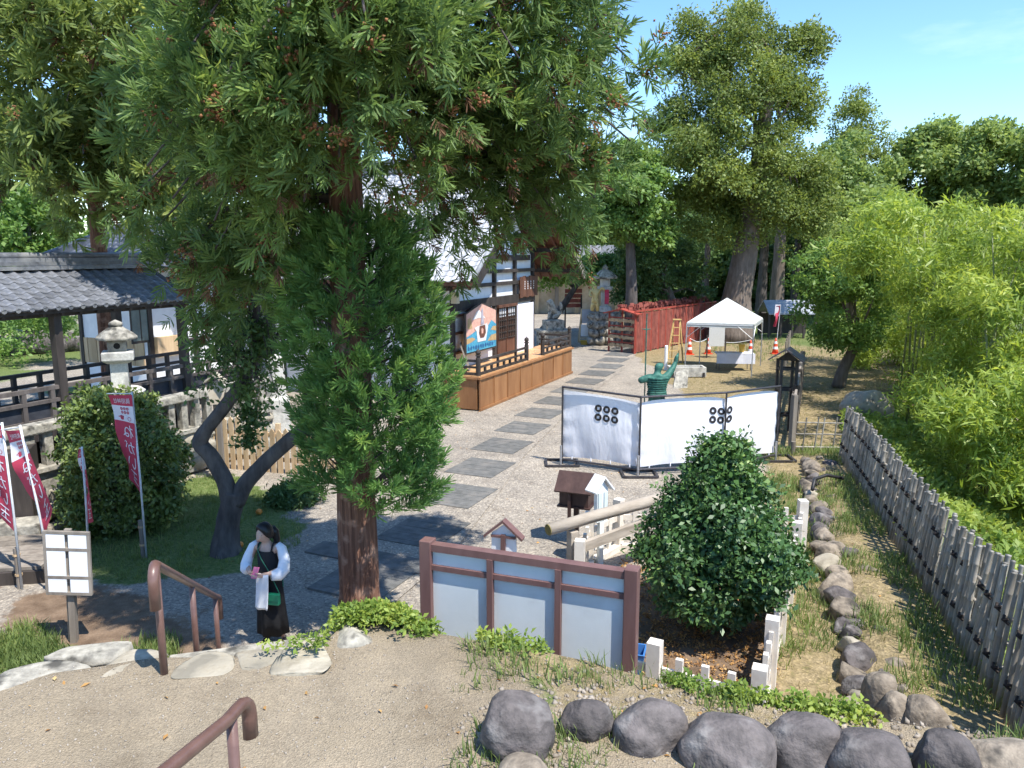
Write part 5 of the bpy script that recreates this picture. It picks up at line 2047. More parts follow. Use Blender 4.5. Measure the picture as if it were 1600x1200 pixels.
J = {'pel': (0, 0, .92, .18, .15), 'wai': (0, 0, 1.08, .19, .14), 'che': (0, 0, 1.30, .24, .16), 'nkb': (0, 0, 1.47, .12), 'nk': (0, .02, 1.54, .085), 'jaw': (.02, .04, 1.61, .10), 'hd': (.01, .02, 1.71, .128), 'cr': (0, .01, 1.79, .10),
     'brim': (.17, .07, 1.74, .035),
     'shl': (-.23, 0, 1.42, .115), 'ell': (-.47, -.05, 1.34, .085), 'wrl': (-.30, .2, 1.30, .06), 'hal': (-.22, .28, 1.30, .06),
     'shr': (.23, 0, 1.42, .115), 'elr': (.38, .11, 1.58, .09), 'wrr': (.50, .22, 1.76, .06), 'har': (.53, .24, 1.88, .06), 'fin': (.58, .27, 2.03, .016), 'thu': (.50, .2, 1.96, .016),
     'hpl': (-.12, 0, .86, .12), 'knl': (-.16, .05, .5, .085), 'anl': (-.18, 0, .1, .06), 'tol': (-.2, .18, .05, .05),
     'hpr': (.12, 0, .86, .12), 'knr': (.18, .08, .5, .085), 'anr': (.22, 0, .1, .06), 'tor': (.26, .2, .05, .05)}
E_ = [('pel', 'wai'), ('wai', 'che'), ('che', 'nkb'), ('nkb', 'nk'), ('nk', 'jaw'), ('jaw', 'hd'), ('hd', 'cr'), ('hd', 'brim'), ('che', 'shl'), ('shl', 'ell'), ('ell', 'wrl'), ('wrl', 'hal'), ('che', 'shr'), ('shr', 'elr'), ('elr', 'wrr'), ('wrr', 'har'), ('har', 'fin'), ('har', 'thu'),
      ('pel', 'hpl'), ('hpl', 'knl'), ('knl', 'anl'), ('anl', 'tol'), ('pel', 'hpr'), ('hpr', 'knr'), ('knr', 'anr'), ('anr', 'tor')]
skin('body', BJ(J), E_, 'pel', M_BRZ, bw2, 2)
for i in range(8):
    z = (.98 + i * .062) * K
    rx = (.245 + .012 * abs(i - 2)) * K
    MB().lathe([(.95, -.03), (1.0, -.015), (1.0, .02), (.92, .035)], (0, 0, 0), 18)
    b = MB()
    b.loft([[Vector((BO.x + rx * s_ * math.cos(a), BO.y + rx * .78 * s_ * math.sin(a), z + dz_)) for a in np.linspace(0, 2 * math.pi, 19)[:-1]] for s_, dz_ in ((.93, -.03), (1.0, -.02), (1.0, .012), (.93, .024))])
    b.build('armour_band', M_BRZ, bw2)
sp0 = at(1011, 490, 20.62)
MB().tube([(sp0.x, 20.62, .1), (sp0.x, 20.62, sp0.z)], .018, 8).build('spear_shaft', M_BRZ, bw2)
cz_ = at(1011, 515, 20.62).z
MB().tube([(sp0.x - .13, 20.62, cz_ + .02), (sp0.x, 20.62, cz_), (sp0.x + .13, 20.62, cz_ + .02)], [.006, .022, .006], 6).build('spear_cross', M_BRZ, bw2)
MB().lathe([(.5, .0), (.5, .06), (.44, .09)], (BO.x, BO.y, 0), 16).build('base', M_GRAN, bw2)
# leaning slab and trough near the statue
MB().prism([at(1052, 607, 21.5), at(1074, 606, 21.6), at(1076, 576, 22.0), at(1056, 582, 21.9)], (0, .08, 0)).build('stone_slab', M_LICH, None, label='tilted dark stone slab right of the bronze statue', cat='stone slab')
tr = thing('water_trough', 'pale grey rectangular trough before the yellow ladder', 'trough', G(1072, 588))
tc_ = G(1072, 588)
for dx, dy, w, d in ((0, -.32, 1.4, .08), (0, .32, 1.4, .08), (-.66, 0, .08, .56), (.66, 0, .08, .56)):
    MB().box(tc_ + Vector((dx, dy, .22)), (w, d, .36)).build('side', M_GRAN, tr)
MB().box(tc_ + Z3 * .08, (1.3, .6, .06)).build('bottom', M_GRAN, tr)
for dx in (-.6, .6):
    MB().box(tc_ + Vector((dx, -.37, .1)), (.08, .06, .2)).build('foot', M_STEEL, tr)

# ------------------------------------------------------------------ canopy tent with table
M_TENT = mat('tent_white', (.50, .52, .50), (.58, .60, .58), 3, .7, .2, 4)
tn = thing('canopy_tent', 'white canopy tent with four legs over a small table', 'tent', (8.9, 31.6, 0))
tFL, tFR, tBR = Vector((6.98, 30.64, 0)), Vector((9.41, 29.82, 0)), Vector((10.69, 32.73, 0))
tBL = tFL + (tBR - tFR)
TCN = [tFL, tFR, tBR, tBL]
tcen = (tFL + tBR) / 2
apex = tcen + Z3 * 2.98
for i in range(4):
    a, b = TCN[i], TCN[(i + 1) % 4]

    def tp(u, v, a=a, b=b, i=i):
        e_ = a.lerp(b, u) + Z3 * 2.06
        p = e_.lerp(apex, v)
        sag = -.10 * math.sin(v * math.pi) * math.sin(u * math.pi) + .018 * math.sin(u * 22 + i) * (1 - v) * math.sin(v * math.pi)
        return p + Z3 * sag
    ck = MB().grid(tp, 14, 10).build('canopy_panel', M_TENT, tn, smooth=True)
    MB().grid(lambda u, v: a.lerp(b, u) + Z3 * (2.06 - .17 * v + .008 * math.sin(u * 30)), 16, 2).build('valance', M_TENT, tn, smooth=True)
    MB().tube([a, a + Z3 * 2.04], .022, 6).build('leg', M_GALV, tn)
    m_ = (b - a).normalized()
    MB().tube([a + Z3 * 1.45, a + m_ * .6 + Z3 * 1.95], .014, 6).build('brace', M_GALV, tn)
    MB().tube([b + Z3 * 1.45, b - m_ * .6 + Z3 * 1.95], .014, 6).build('brace', M_GALV, tn)
    MB().tube([a + Z3 * 1.98, b + Z3 * 1.98], .016, 6).build('eave_bar', M_GALV, tn)
    MB().tube([a + Z3 * 2.02, apex - Z3 * .05], .016, 6).build('roof_bar', M_GALV, tn)
tb = thing('folding_table', 'folding table under the canopy tent', 'table', (9.1, 31.9, 0))
tcx = G(1140, 590)
tcx = Vector((9.2, 31.6, 0))
MB().box(tcx + Z3 * .70, (1.5, .6, .03), rz=-.1).build('table_top', M_WOODG, tb)
for sx in (-.65, .65):
    for sy in (-.22, .22):
        MB().tube([tcx + Vector((sx, sy, 0)), tcx + Vector((sx * .95, sy, .69))], .015, 6).build('leg', M_STEEL, tb)
tcl = MB()
tcl.box(tcx + Z3 * .722, (1.54, .64, .012), rz=-.1)
tcl.grid(lambda u, v: tcx + Vector(((u - .5) * 1.54, -.325 - .02 * v + .01 * math.sin(u * 20) - (u - .5) * .15, .722 - .42 * v)), 16, 4)
tcl.build('tablecloth', mat('cloth_lilac', (.62, .63, .72), (.70, .71, .79), 4, .8), None, label='pale white cloth draped over the table under the tent', cat='tablecloth')
M_YEL = mat('plastic_yellow', (.62, .38, .05), (.68, .44, .08), 5, .5)
yb = tcx + Vector((.35, .12, .73))
MB().lathe([(.12, 0), (.17, .30), (.175, .31), (.16, .31), (.115, .02)], yb, 4, .6).build('yellow_tub', M_YEL, None, label='square yellow tub standing on the covered table', cat='tub')
nbp = at(1120, 525, 35.2)
pb = thing('poster_board', 'white notice sheet on a dark stand behind the tent', 'notice', (nbp.x, nbp.y, 0))
MB().box((nbp.x, nbp.y, nbp.z), (.72, .03, .95)).build('sheet', mat('paper_grey', (.55, .55, .53), (.62, .62, .6), 30, .8), pb)
for sx in (-.42, .42):
    MB().box((nbp.x + sx, nbp.y + .03, nbp.z * .52), (.06, .05, nbp.z * 1.05)).build('post', M_DARKW, pb)
MB().box((nbp.x, nbp.y + .03, nbp.z + .5), (.9, .05, .06)).build('rail', M_DARKW, pb)

# cones
M_CONE = mat('cone_red', (.62, .07, .025), (.70, .10, .04), 6, .5)
cones = [((1077, 554), 'traffic cone at the left leg of the tent'), ((1106, 553), 'traffic cone seen through the middle of the tent'), ((1172, 557), 'traffic cone behind the right end of the covered table'), ((1211, 553), 'traffic cone under the far red flag')]
cpos = []
cone0 = None
for (px_, py_), lab in cones:
    g_ = G(px_, py_)
    cpos.append(g_)
    r = thing('traffic_cone', 'red and white ' + lab, 'traffic cone', g_, 'red and white traffic cones')
    MB().box(g_ + Z3 * .02, (.40, .40, .04)).build('base', M_CONE, r, bevel=.01)
    prof = lambda z: .155 - .125 * z / .74
    MB().lathe([(prof(0), .04), (prof(.2), .24), (prof(.32), .36), (prof(.46), .50), (prof(.58), .62), (prof(.72), .76), (.01, .77)], g_, 14).build('cone_body', M_CONE, r, smooth=True)
    for z0, z1 in ((.2, .32), (.46, .58)):
        MB().lathe([(prof(z0) + .004, z0 + .04), (prof(z1) + .004, z1 + .04)], g_, 14).build('white_stripe', M_PWHITE, r)
for i in range(2):
    a, b = cpos[i] + Z3 * .78, cpos[i + 1] + Z3 * .78
    MB().tube([a.lerp(b, t) - Z3 * (.18 * math.sin(t * math.pi)) for t in np.linspace(0, 1, 9)], .014, 5).build('chain', M_PWHITE, None, label=('white chain slung between the two left cones', 'white chain slung from the middle cone to the right cone')[i], cat='chain')
ff = cpos[3] + Vector((.05, .1, 0))
fl_ = thing('flag', 'far red and white flag on a pole above a traffic cone', 'flag', ff)
MB().tube([ff, ff + Vector((.12, 0, 2.35))], .015, 6).build('pole', M_POLE, fl_)
MB().grid(lambda u, v: ff + Vector((.12 - .17 * v - .2 * u * (1 - .5 * v), .1 * math.sin(v * 8) * u, 2.3 - 1.0 * v)), 5, 10).build('red_field', M_RED, fl_, smooth=True)
MB().grid(lambda u, v: ff + Vector((.13 - .02 * v - .26 * u, .02, 2.36 - .55 * v)), 4, 5).build('white_field', M_BWHITE, fl_, smooth=True)

# yellow stepladder
sl0 = G(1056, 570)
sl = thing('stepladder', 'yellow wooden A shaped stepladder left of the tent', 'stepladder', sl0)
M_LAD = mat('ladder_yellow', (.55, .36, .13), (.64, .45, .19), 5, .6)
for sy, off in ((-.25, -.42), (.45, .3)):
    for sx in (-1, 1):
        MB().beam(sl0 + Vector((sx * .26 + off * .5, sy, 0)), sl0 + Vector((sx * .13, .1, 1.95)), .045, .07).build('stile', M_LAD, sl)
for k in range(5):
    t = .15 + k * .17
    a = (sl0 + Vector((-.26 - .21, -.25, 0))).lerp(sl0 + Vector((-.13, .1, 1.95)), t)
    b = (sl0 + Vector((.26 - .21, -.25, 0))).lerp(sl0 + Vector((.13, .1, 1.95)), t)
    MB().beam(a, b, .06, .03).build('step', M_LAD, sl)
MB().box(sl0 + Vector((0, .1, 1.96)), (.36, .18, .04)).build('top_cap', M_LAD, sl)
wq = G(1040, 578)
MB().tube([wq, wq + Z3 * 1.0, wq + Z3 * 1.03], [.07, .07, .03], 10).build('white_bollard', M_PWHITE, None, label='white bollard between the statue and the stepladder', cat='bollard')
yq = G(1057, 577)
MB().prism([yq + Vector((-.4, 0, 0)), yq + Vector((.4, 0, 0)), yq + Vector((.36, 0, .2)), yq + Vector((-.36, 0, .2))], (0, .35, 0)).build('yellow_crate', M_YEL, None, label='low yellow crate at the foot of the stepladder', cat='crate')

# ------------------------------------------------------------------ red votive racks
M_VER = mat('vermilion', (.27, .045, .03), (.36, .07, .045), 4, .6, .1, 20)
M_VER2 = mat('vermilion_dull', (.22, .058, .042), (.34, .10, .072), 3, .75, .2, 14, rnd=.15)
rk = thing('votive_rack', 'open red rack hung with small wooden votive plaques', 'rack', (5.3, 37.3, 0))
k0, k1 = G(951, 549), G(992, 553)
kd = (k1 - k0)
for t in (0, .5, 1):
    p = k0 + kd * t
    MB().box(p + Z3 * (.95 + (.1 if t == .5 else 0)), (.09, .09, 1.9 + (.2 if t == .5 else 0))).build('post', M_VER, rk)
for z in (.5, .9, 1.3, 1.7):
    MB().beam(k0 + Z3 * z, k1 + Z3 * z, .06, .06).build('rail', M_VER, rk)
mid = (k0 + k1) / 2
for a in (k0, k1):
    MB().beam(a + Z3 * 1.9 + (a - mid).normalized() * .2, mid + Z3 * 2.12, .5, .05).build('roof_board', M_VER, rk)
rr = random.Random(4)
pls = MB()
for z in (.5, .9, 1.3, 1.7):
    for i in range(13):
        p = k0 + kd * ((i + .5) / 13) + Z3 * (z - .14 + rr.uniform(-.03, .03)) + Vector((-.02, -.07 - rr.random() * .05, 0))
        pls.box(p, (.13, .015, .11 + rr.random() * .05), rz=rr.uniform(-.3, .3))
pls.build('votive_plaques', M_WOODY, rk, kind='stuff')
rw = thing('red_hoarding', 'long red boarded hoarding leading back to the tall trees', 'hoarding', (8.8, 40.5, 0))
h0_, h1_ = G(992, 553), G(1116, 527)
nseg = 12
for i in range(nseg):
    a, b = h0_.lerp(h1_, i / nseg), h0_.lerp(h1_, (i + 1) / nseg)
    d_ = (b - a).normalized()
    for q_ in range(5):
        MB().box(a.lerp(b, (q_ + .5) / 5) + Z3 * (1.0 + .02 * (q_ % 2)), ((b - a).length / 5 * .80, .04, 1.9), axes=(d_, d_.cross(Z3), Z3)).build('slat', M_VER2, rw)
    for z_ in (.4, 1.0, 1.6):
        MB().beam(a + Z3 * z_ + Vector((-.05, -.03, 0)), b + Z3 * z_ + Vector((-.05, -.03, 0)), .04, .07).build('rail', M_VER, rw)
    MB().box(a + Z3 * 1.03, (.09, .1, 2.06)).build('post', M_VER, rw)
MB().beam(h0_ + Z3 * 2.04, h1_ + Z3 * 2.04, .1, .08).build('top_rail', M_VER, rw)
MB().box(h0_ + Vector((-.05, .2, 1.0)), (.06, .8, 2.0)).build('end_panel', M_VER, rw)
clut = MB()
for i in range(260):
    t = rr.random()
    p = h0_.lerp(h1_, t) + Vector((rr.uniform(-.9, -.1), rr.uniform(.2, 1.3), 2.0 + rr.random() * .28))
    clut.box(p, (.22, .05, .12), rz=rr.uniform(0, 3))
clut.build('hung_plaques', M_VER2, rw, kind='stuff')

# ------------------------------------------------------------------ things near the far end of the stage
es0 = G(918, 537)
es = thing('easel_board', 'white easel notice board standing near the end of the path', 'easel', es0)
for sx in (-.45, .45):
    MB().beam(es0 + Vector((sx, 0, 0)), es0 + Vector((sx * .72, .18, 1.85)), .05, .04).build('leg', M_WOODY, es)
    MB().beam(es0 + Vector((sx, .7, 0)), es0 + Vector((sx * .72, .2, 1.85)), .05, .04).build('leg', M_WOODY, es)
MB().box(es0 + Vector((0, .1, 1.45)), (.62, .03, .75)).build('board', mat('board_slate', (.34, .36, .40), (.42, .44, .48), 3, .5), es)
MB().box(es0 + Vector((0, .04, .72)), (.72, .03, .62)).build('sheet', M_PWHITE, es)
MB().box(es0 + Vector((0, .02, .3)), (.8, .04, .05)).build('brace', M_WOODY, es)
for (dx, col, nm, lb) in ((-.15, M_YEL, 'yellow_basin', 'yellow basin on the ground under the easel board'), (.35, mat('plastic_green', (.02, .3, .12), None, rough=.5), 'green_basin', 'green basin on the ground under the easel board')):
    MB().lathe([(.22, 0), (.3, .2), (.31, .21), (.28, .2), (.2, .03)], es0 + Vector((dx, -.35, 0)), 14).build(nm, col, None, label=lb, cat='basin')

# guardian lion
gl0 = G(864, 541)
gd = thing('guardian_lion', 'carved stone guardian lion seated on a two tier pedestal', 'statue', gl0)
MB().box(gl0 + Z3 * .4, (1.5, 1.1, .8), rz=.25).build('lower_tier', M_LICH, gd, bevel=.03)
MB().box(gl0 + Z3 * .83, (1.65, 1.25, .12), rz=.25).build('cornice', M_LICH, gd, bevel=.02)
MB().box(gl0 + Z3 * 1.13, (.98, .75, .48), rz=.25).build('upper_tier', M_LICH, gd, bevel=.02)
z0 = 1.37
JL = {'rump': (.25, .1, .2, .17), 'bel': (.1, .08, .42, .16), 'che': (-.1, .0, .60, .19), 'nk': (-.16, -.05, .80, .17), 'hd': (-.2, -.1, .96, .17), 'mz': (-.33, -.18, .90, .09), 'er': (-.12, -.1, 1.10, .05),
      'el1': (-.2, -.14, .36, .08), 'pw1': (-.26, -.18, .06, .07), 'el2': (-.14, .12, .36, .08), 'pw2': (-.18, .16, .06, .07), 'kn1': (.05, -.14, .2, .1), 'ft1': (-.04, -.18, .06, .07), 'kn2': (.12, .26, .2, .1), 'ft2': (.02, .3, .06, .07),
      'ta': (.42, .12, .45, .07), 'tb': (.40, .12, .75, .10), 'tc': (.36, .1, .95, .03)}
EL_ = [('rump', 'bel'), ('bel', 'che'), ('che', 'nk'), ('nk', 'hd'), ('hd', 'mz'), ('hd', 'er'), ('che', 'el1'), ('el1', 'pw1'), ('che', 'el2'), ('el2', 'pw2'), ('rump', 'kn1'), ('kn1', 'ft1'), ('rump', 'kn2'), ('kn2', 'ft2'), ('rump', 'ta'), ('ta', 'tb'), ('tb', 'tc')]
skin('lion', {k: (gl0.x + v[0], gl0.y + v[1], z0 + v[2], v[3]) for k, v in JL.items()}, EL_, 'rump', M_LICH, gd, 2)

# big stone lantern on a rubble base
bl0 = G(953, 548) + Vector((0, 2.6, 0))
bl_ = thing('stone_lantern', 'big stone lantern on a rubble stone base beside the votive rack', 'stone lantern', bl0)
rr = random.Random(8)
for lv in range(4):
    for i in range(6):
        rock('base_stone', bl0 + Vector((-.75 + i * .30 + rr.uniform(-.05, .05), -.45 + lv * .06, .25 + lv * .42)), (.19, .24, .22), 700 + lv * 10 + i, M_LICH, bl_, rough=.14, sub=2)
MB().box(bl0 + Z3 * .85, (1.6, .8, 1.7)).build('base_core', M_LICH, bl_)
z1 = bl0 + Z3 * 1.75
MB().lathe([(.42, 0), (.36, .25), (.2, .3), (.2, 1.0), (.38, 1.15), (.42, 1.3), (.34, 1.32)], z1, 8).build('shaft', M_GRAN, bl_)
MB().lathe([(.27, 1.32), (.27, 1.72)], z1, 6).build('fire_box', M_GRAN, bl_)
MB().lathe([(.25, 1.7), (.64, 1.72), (.66, 1.8), (.46, 1.98), (.24, 2.15), (.12, 2.2)], z1, 6).build('roof', M_LICH, bl_)
MB().lathe([(.13, 2.2), (.17, 2.28), (.05, 2.42), (.01, 2.45)], z1, 8).build('finial', M_LICH, bl_)

# gilded figure, dark notice board, hall far behind
M_GOLD = mat('gilt', (.46, .33, .12), (.6, .46, .2), 8, .45, metal=.3)
go = Vector((bl0.x - .55, bl0.y - .45, 1.72))
gf = thing('gilded_figure', 'small gilded figure standing on the rubble base of the lantern', 'statue', (go.x, go.y, go.z))
JG = {'pel': (0, 0, .7, .17), 'che': (0, 0, 1.05, .19), 'nk': (0, 0, 1.27, .07), 'hd': (0, -.02, 1.42, .13), 'sl': (-.22, 0, 1.15, .08), 'el': (-.3, -.1, .9, .07), 'wl': (-.2, -.25, .85, .06), 'sr': (.22, 0, 1.15, .08), 'er': (.36, -.05, 1.3, .07), 'wr': (.5, -.1, 1.15, .05),
      'kl': (-.12, -.05, .35, .13), 'al': (-.14, 0, .06, .1), 'kr': (.12, -.05, .35, .13), 'ar': (.14, 0, .06, .1)}
skin('body', {k: (go.x + v[0], go.y + v[1], go.z + v[2], v[3]) for k, v in JG.items()}, [('pel', 'che'), ('che', 'nk'), ('nk', 'hd'), ('che', 'sl'), ('sl', 'el'), ('el', 'wl'), ('che', 'sr'), ('sr', 'er'), ('er', 'wr'), ('pel', 'kl'), ('kl', 'al'), ('pel', 'kr'), ('kr', 'ar')], 'pel', M_GOLD, gf, 2)
MB().grid(lambda u, v: Vector((go.x + .48 + .22 * u, go.y - .12 + .05 * math.sin(v * 9), go.z + 1.2 - .75 * v)), 4, 8).build('red_cloth', M_RED, gf, smooth=True)
db = at(896, 466, 48)
dn = thing('slatted_notice', 'dark red slatted notice board on posts far behind the lion', 'notice board', (db.x, db.y, 0))
for k in range(4):
    MB().box((db.x, db.y, db.z - .45 + k * .3), (1.1, .05, .24), rz=.2).build('slat', M_VER2, dn)
for sx in (-.5, .5):
    MB().box((db.x + sx, db.y + .06, db.z * .55), (.08, .08, db.z * 1.1), rz=.2).build('post', M_DARKW, dn)
fb_ = thing('far_pavilion', 'pale tan pavilion with wooden posts far behind the guardian lion', 'building', (4.2, 62, 0))
M_TANW = mat('wall_tan', (.46, .36, .24), (.6, .5, .36), 2, .8)
MB().box((3.5, 62.5, 1.8), (13, .3, 3.6)).build('wall', M_TANW, fb_)
for i in range(9):
    MB().box((-2.8 + i * 1.6, 62.0, 1.8), (.28, .28, 3.6)).build('post', M_WOODY if i % 2 else M_WOODG, fb_)
MB().prism([(-4, 59.5, 3.5), (-4, 62, 5.4), (-4, 65, 3.5)], (16, 0, 0)).build('roof', M_TILE, fb_)
sh = thing('low_shelter', 'low grey roofed open shelter under the trees at right', 'shelter', (15.2, 44, 0))
g1 = at(1196, 478, 44)
g2 = at(1274, 478, 44)
MB().prism([(g1.x, 43.3, 1.42), (g1.x, 44.4, 2.12), (g1.x, 45.4, 1.42), (g1.x, 45.4, 1.36), (g1.x, 44.4, 2.05), (g1.x, 43.3, 1.36)], (g2.x - g1.x, 0, 0)).build('roof', mat('roof_sheet_grey', (.24, .26, .29), (.33, .35, .38), 4, .5), sh)
for i in range(5):
    for y in (43.5, 45.2):
        MB().box((g1.x + .1 + (g2.x - g1.x - .2) * i / 4, y, .7), (.1, .1, 1.4)).build('post', M_DARKW, sh)
MB().box(((g1.x + g2.x) / 2, 45.2, .7), (g2.x - g1.x, .06, 1.2)).build('back_boarding', M_DARKW, sh)
# fallen fruit
for i, (px_, py_) in enumerate(((405, 804), (375, 856))):
    g_ = G(px_, py_)
    b = MB()
    b.lathe([(.004, 0), (.04, .01), (.062, .045), (.055, .085), (.02, .108), (.004, .106)], g_, 12)
    b.build('fallen_fruit', mat('fruit_orange', (.62, .2, .03), (.7, .28, .05), 20, .45), None, smooth=True, label=('orange fruit lying on the grass between tree and person', 'orange fruit lying at the foot of the pruned tree')[i], cat='fruit', group='fallen orange fruit')
# blue tub in the enclosure
bt = Vector((1.4, 8.2, 0))
MB().lathe([(.14, 0), (.19, .30), (.2, .31), (.17, .31), (.13, .03)], bt, 4, .5).build('blue_tub', mat('plastic_blue', (.05, .17, .42), None, rough=.45), None, label='blue plastic tub beside the notice wall post inside the enclosure', cat='tub')
# black hose over the stones
hz0 = G(1272, 758, .3)
MB().tube([hz0 + Vector((-.15, -.3, 0)), hz0 + Vector((.0, .0, .12)), hz0 + Vector((.3, .15, .16)), hz0 + Vector((.65, .2, .08))], .035, 8).build('black_hose', mat('rubber_black', (.02, .02, .022), None, rough=.5), None, smooth=True, label='black hose arching over the stones below the lattice hurdle', cat='hose')

# ================================================================== VEGETATION
L_CED = leafmat('cedar_leaf', (.048, .092, .032), (.165, .25, .068), (.30, .36, .095), .38, .55)
L_SKIRT = leafmat('cedar_shoot', (.048, .12, .042), (.15, .27, .075), (.28, .39, .10), .38, .5)
L_CEDB = leafmat('cedar_olive', (.065, .105, .034), (.215, .275, .075), (.31, .35, .10), .38, .55)
L_BIGC = leafmat('crown_olive', (.082, .122, .032), (.22, .28, .068), (.32, .36, .10), .38, .55)
L_MAPLE = leafmat('crown_maple', (.08, .155, .04), (.20, .31, .075), (.30, .40, .11), .42, .5)
L_BROAD = leafmat('crown_broad', (.12, .185, .058), (.255, .335, .095), (.34, .40, .13), .40, .5)
L_DARK = leafmat('crown_dark', (.055, .11, .04), (.145, .225, .068), None, .36, .5)
L_BAM = leafmat('bamboo_leaf', (.16, .24, .045), (.33, .41, .08), (.47, .50, .125), .42, .45)
L_VINE = leafmat('vine_leaf', (.12, .20, .04), (.28, .35, .07), (.40, .41, .09), .38, .5)
L_CAM = leafmat('camellia_leaf', (.034, .080, .026), (.085, .17, .042), (.19, .26, .07), .18, .44, .5)
L_BUSH = leafmat('bush_leaf', (.06, .10, .028), (.20, .26, .06), (.32, .35, .09), .28, .42, .5)
L_GRASS = leafmat('grass_blade', (.085, .13, .04), (.19, .25, .075), (.32, .31, .13), .35, .6)
L_DEAD = leafmat('cedar_dead', (.07, .035, .018), (.19, .10, .05), None, .2, .8)
L_DRYG = leafmat('dry_grass', (.14, .16, .04), (.34, .28, .13), (.48, .38, .2), .3, .7)
L_LITTER = leafmat('leaf_litter', (.20, .09, .03), (.42, .24, .08), (.5, .36, .16), .1, .7)
M_CED = mat('cedar_bark', (.085, .038, .023), (.25, .125, .078), 10, .9, 1.0, 14, stretch=(2.2, 2.2, .09), c3=(.33, .20, .14), s3=5, bdist=.05)
M_TRK = mat('bark_grey', (.055, .046, .042), (.125, .108, .098), 7, .92, .8, 14, stretch=(1, 1, .3))
M_TRKP = mat('bark_pale', (.10, .078, .062), (.20, .16, .13), 7, .92, .7, 12, stretch=(1, 1, .2))
M_CONE2 = mat('cedar_cones', (.17, .068, .028), (.30, .14, .06), 20, .8)
M_CULM = mat('bamboo_culm', (.12, .15, .05), (.2, .22, .09), 5, .5)

SPR = [T_spray(i, 15, .44, .066, .95, .22) for i in range(8)]
SPR_B = [T_spray(10 + i, 13, .44, .085, .95, .22) for i in range(5)]
SPR_F = [T_spray(20 + i, 30, .32, .046, .95, .2) for i in range(6)]
SPR_L = [T_spray(40 + i, 14, .55, .12, 1.1, .2) for i in range(3)]
LV_A = [T_leaves(60 + i, 14, .34, .20, .5, .5) for i in range(4)]          # broad leaf clump
LV_F = [T_leaves(70 + i, 12, .30, .15, .55, .5) for i in range(4)]         # finer
LV_M = [T_leaves(80 + i, 14, .30, .22, .55, 1.2, .25) for i in range(4)]   # flat layered (maple)
LV_B = [T_leaves(90 + i, 13, .48, .092, .5, .4, 1.0, .5) for i in range(4)]   # bamboo
LV_C = [T_leaves(100 + i, 9, .50, .26, .5, .5) for i in range(4)]          # glossy shrub leaves
TUFT = [T_blade(110 + i, 5, .6) for i in range(4)]
WEED = [T_leaves(120 + i, 8, .55, .18, .25, .3, .5) for i in range(3)]


def bark_tube(name, pts, rads, material, parent, seg=18, flute=.06, sub=6, label=None):
    """trunk or limb with an uneven, fluted surface"""
    pts = [Vector(p) for p in pts]
    P, R = [], []
    for i in range(len(pts) - 1):
        for k in range(sub):
            t = k / sub
            P.append(pts[i].lerp(pts[i + 1], t))
            R.append(rads[i] + (rads[i + 1] - rads[i]) * t)
    P.append(pts[-1])
    R.append(rads[-1])
    # smooth the path
    for _ in range(2):
        Q = [P[0]] + [(P[i - 1] + P[i] * 2 + P[i + 1]) / 4 for i in range(1, len(P) - 1)] + [P[-1]]
        P = Q
    b = MB().tube(P, R, seg)
    V = np.array(b.v)
    n = len(P)
    for i in range(n):
        for k in range(seg):
            j = i * seg + k
            c = np.array(P[i])
            f = 1 + flute * (math.sin(k * 2.1 + i * .07) + .6 * math.sin(k * 4.7 + i * .13 + 1) + .5 * math.sin(i * .8 + k))
            V[j] = c + (V[j] - c) * f
    b.v = [tuple(v) for v in V]
    return b.build(name, material, parent, smooth=True, label=label)


def limb_path(p0, p1, lift, n=8):
    out = []
    for i in range(n + 1):
        t = i / n
        p = Vector(p0).lerp(Vector(p1), t)
        p.z += lift * math.sin(t * math.pi) * (1 - .35 * t)
        out.append(p)
    return out


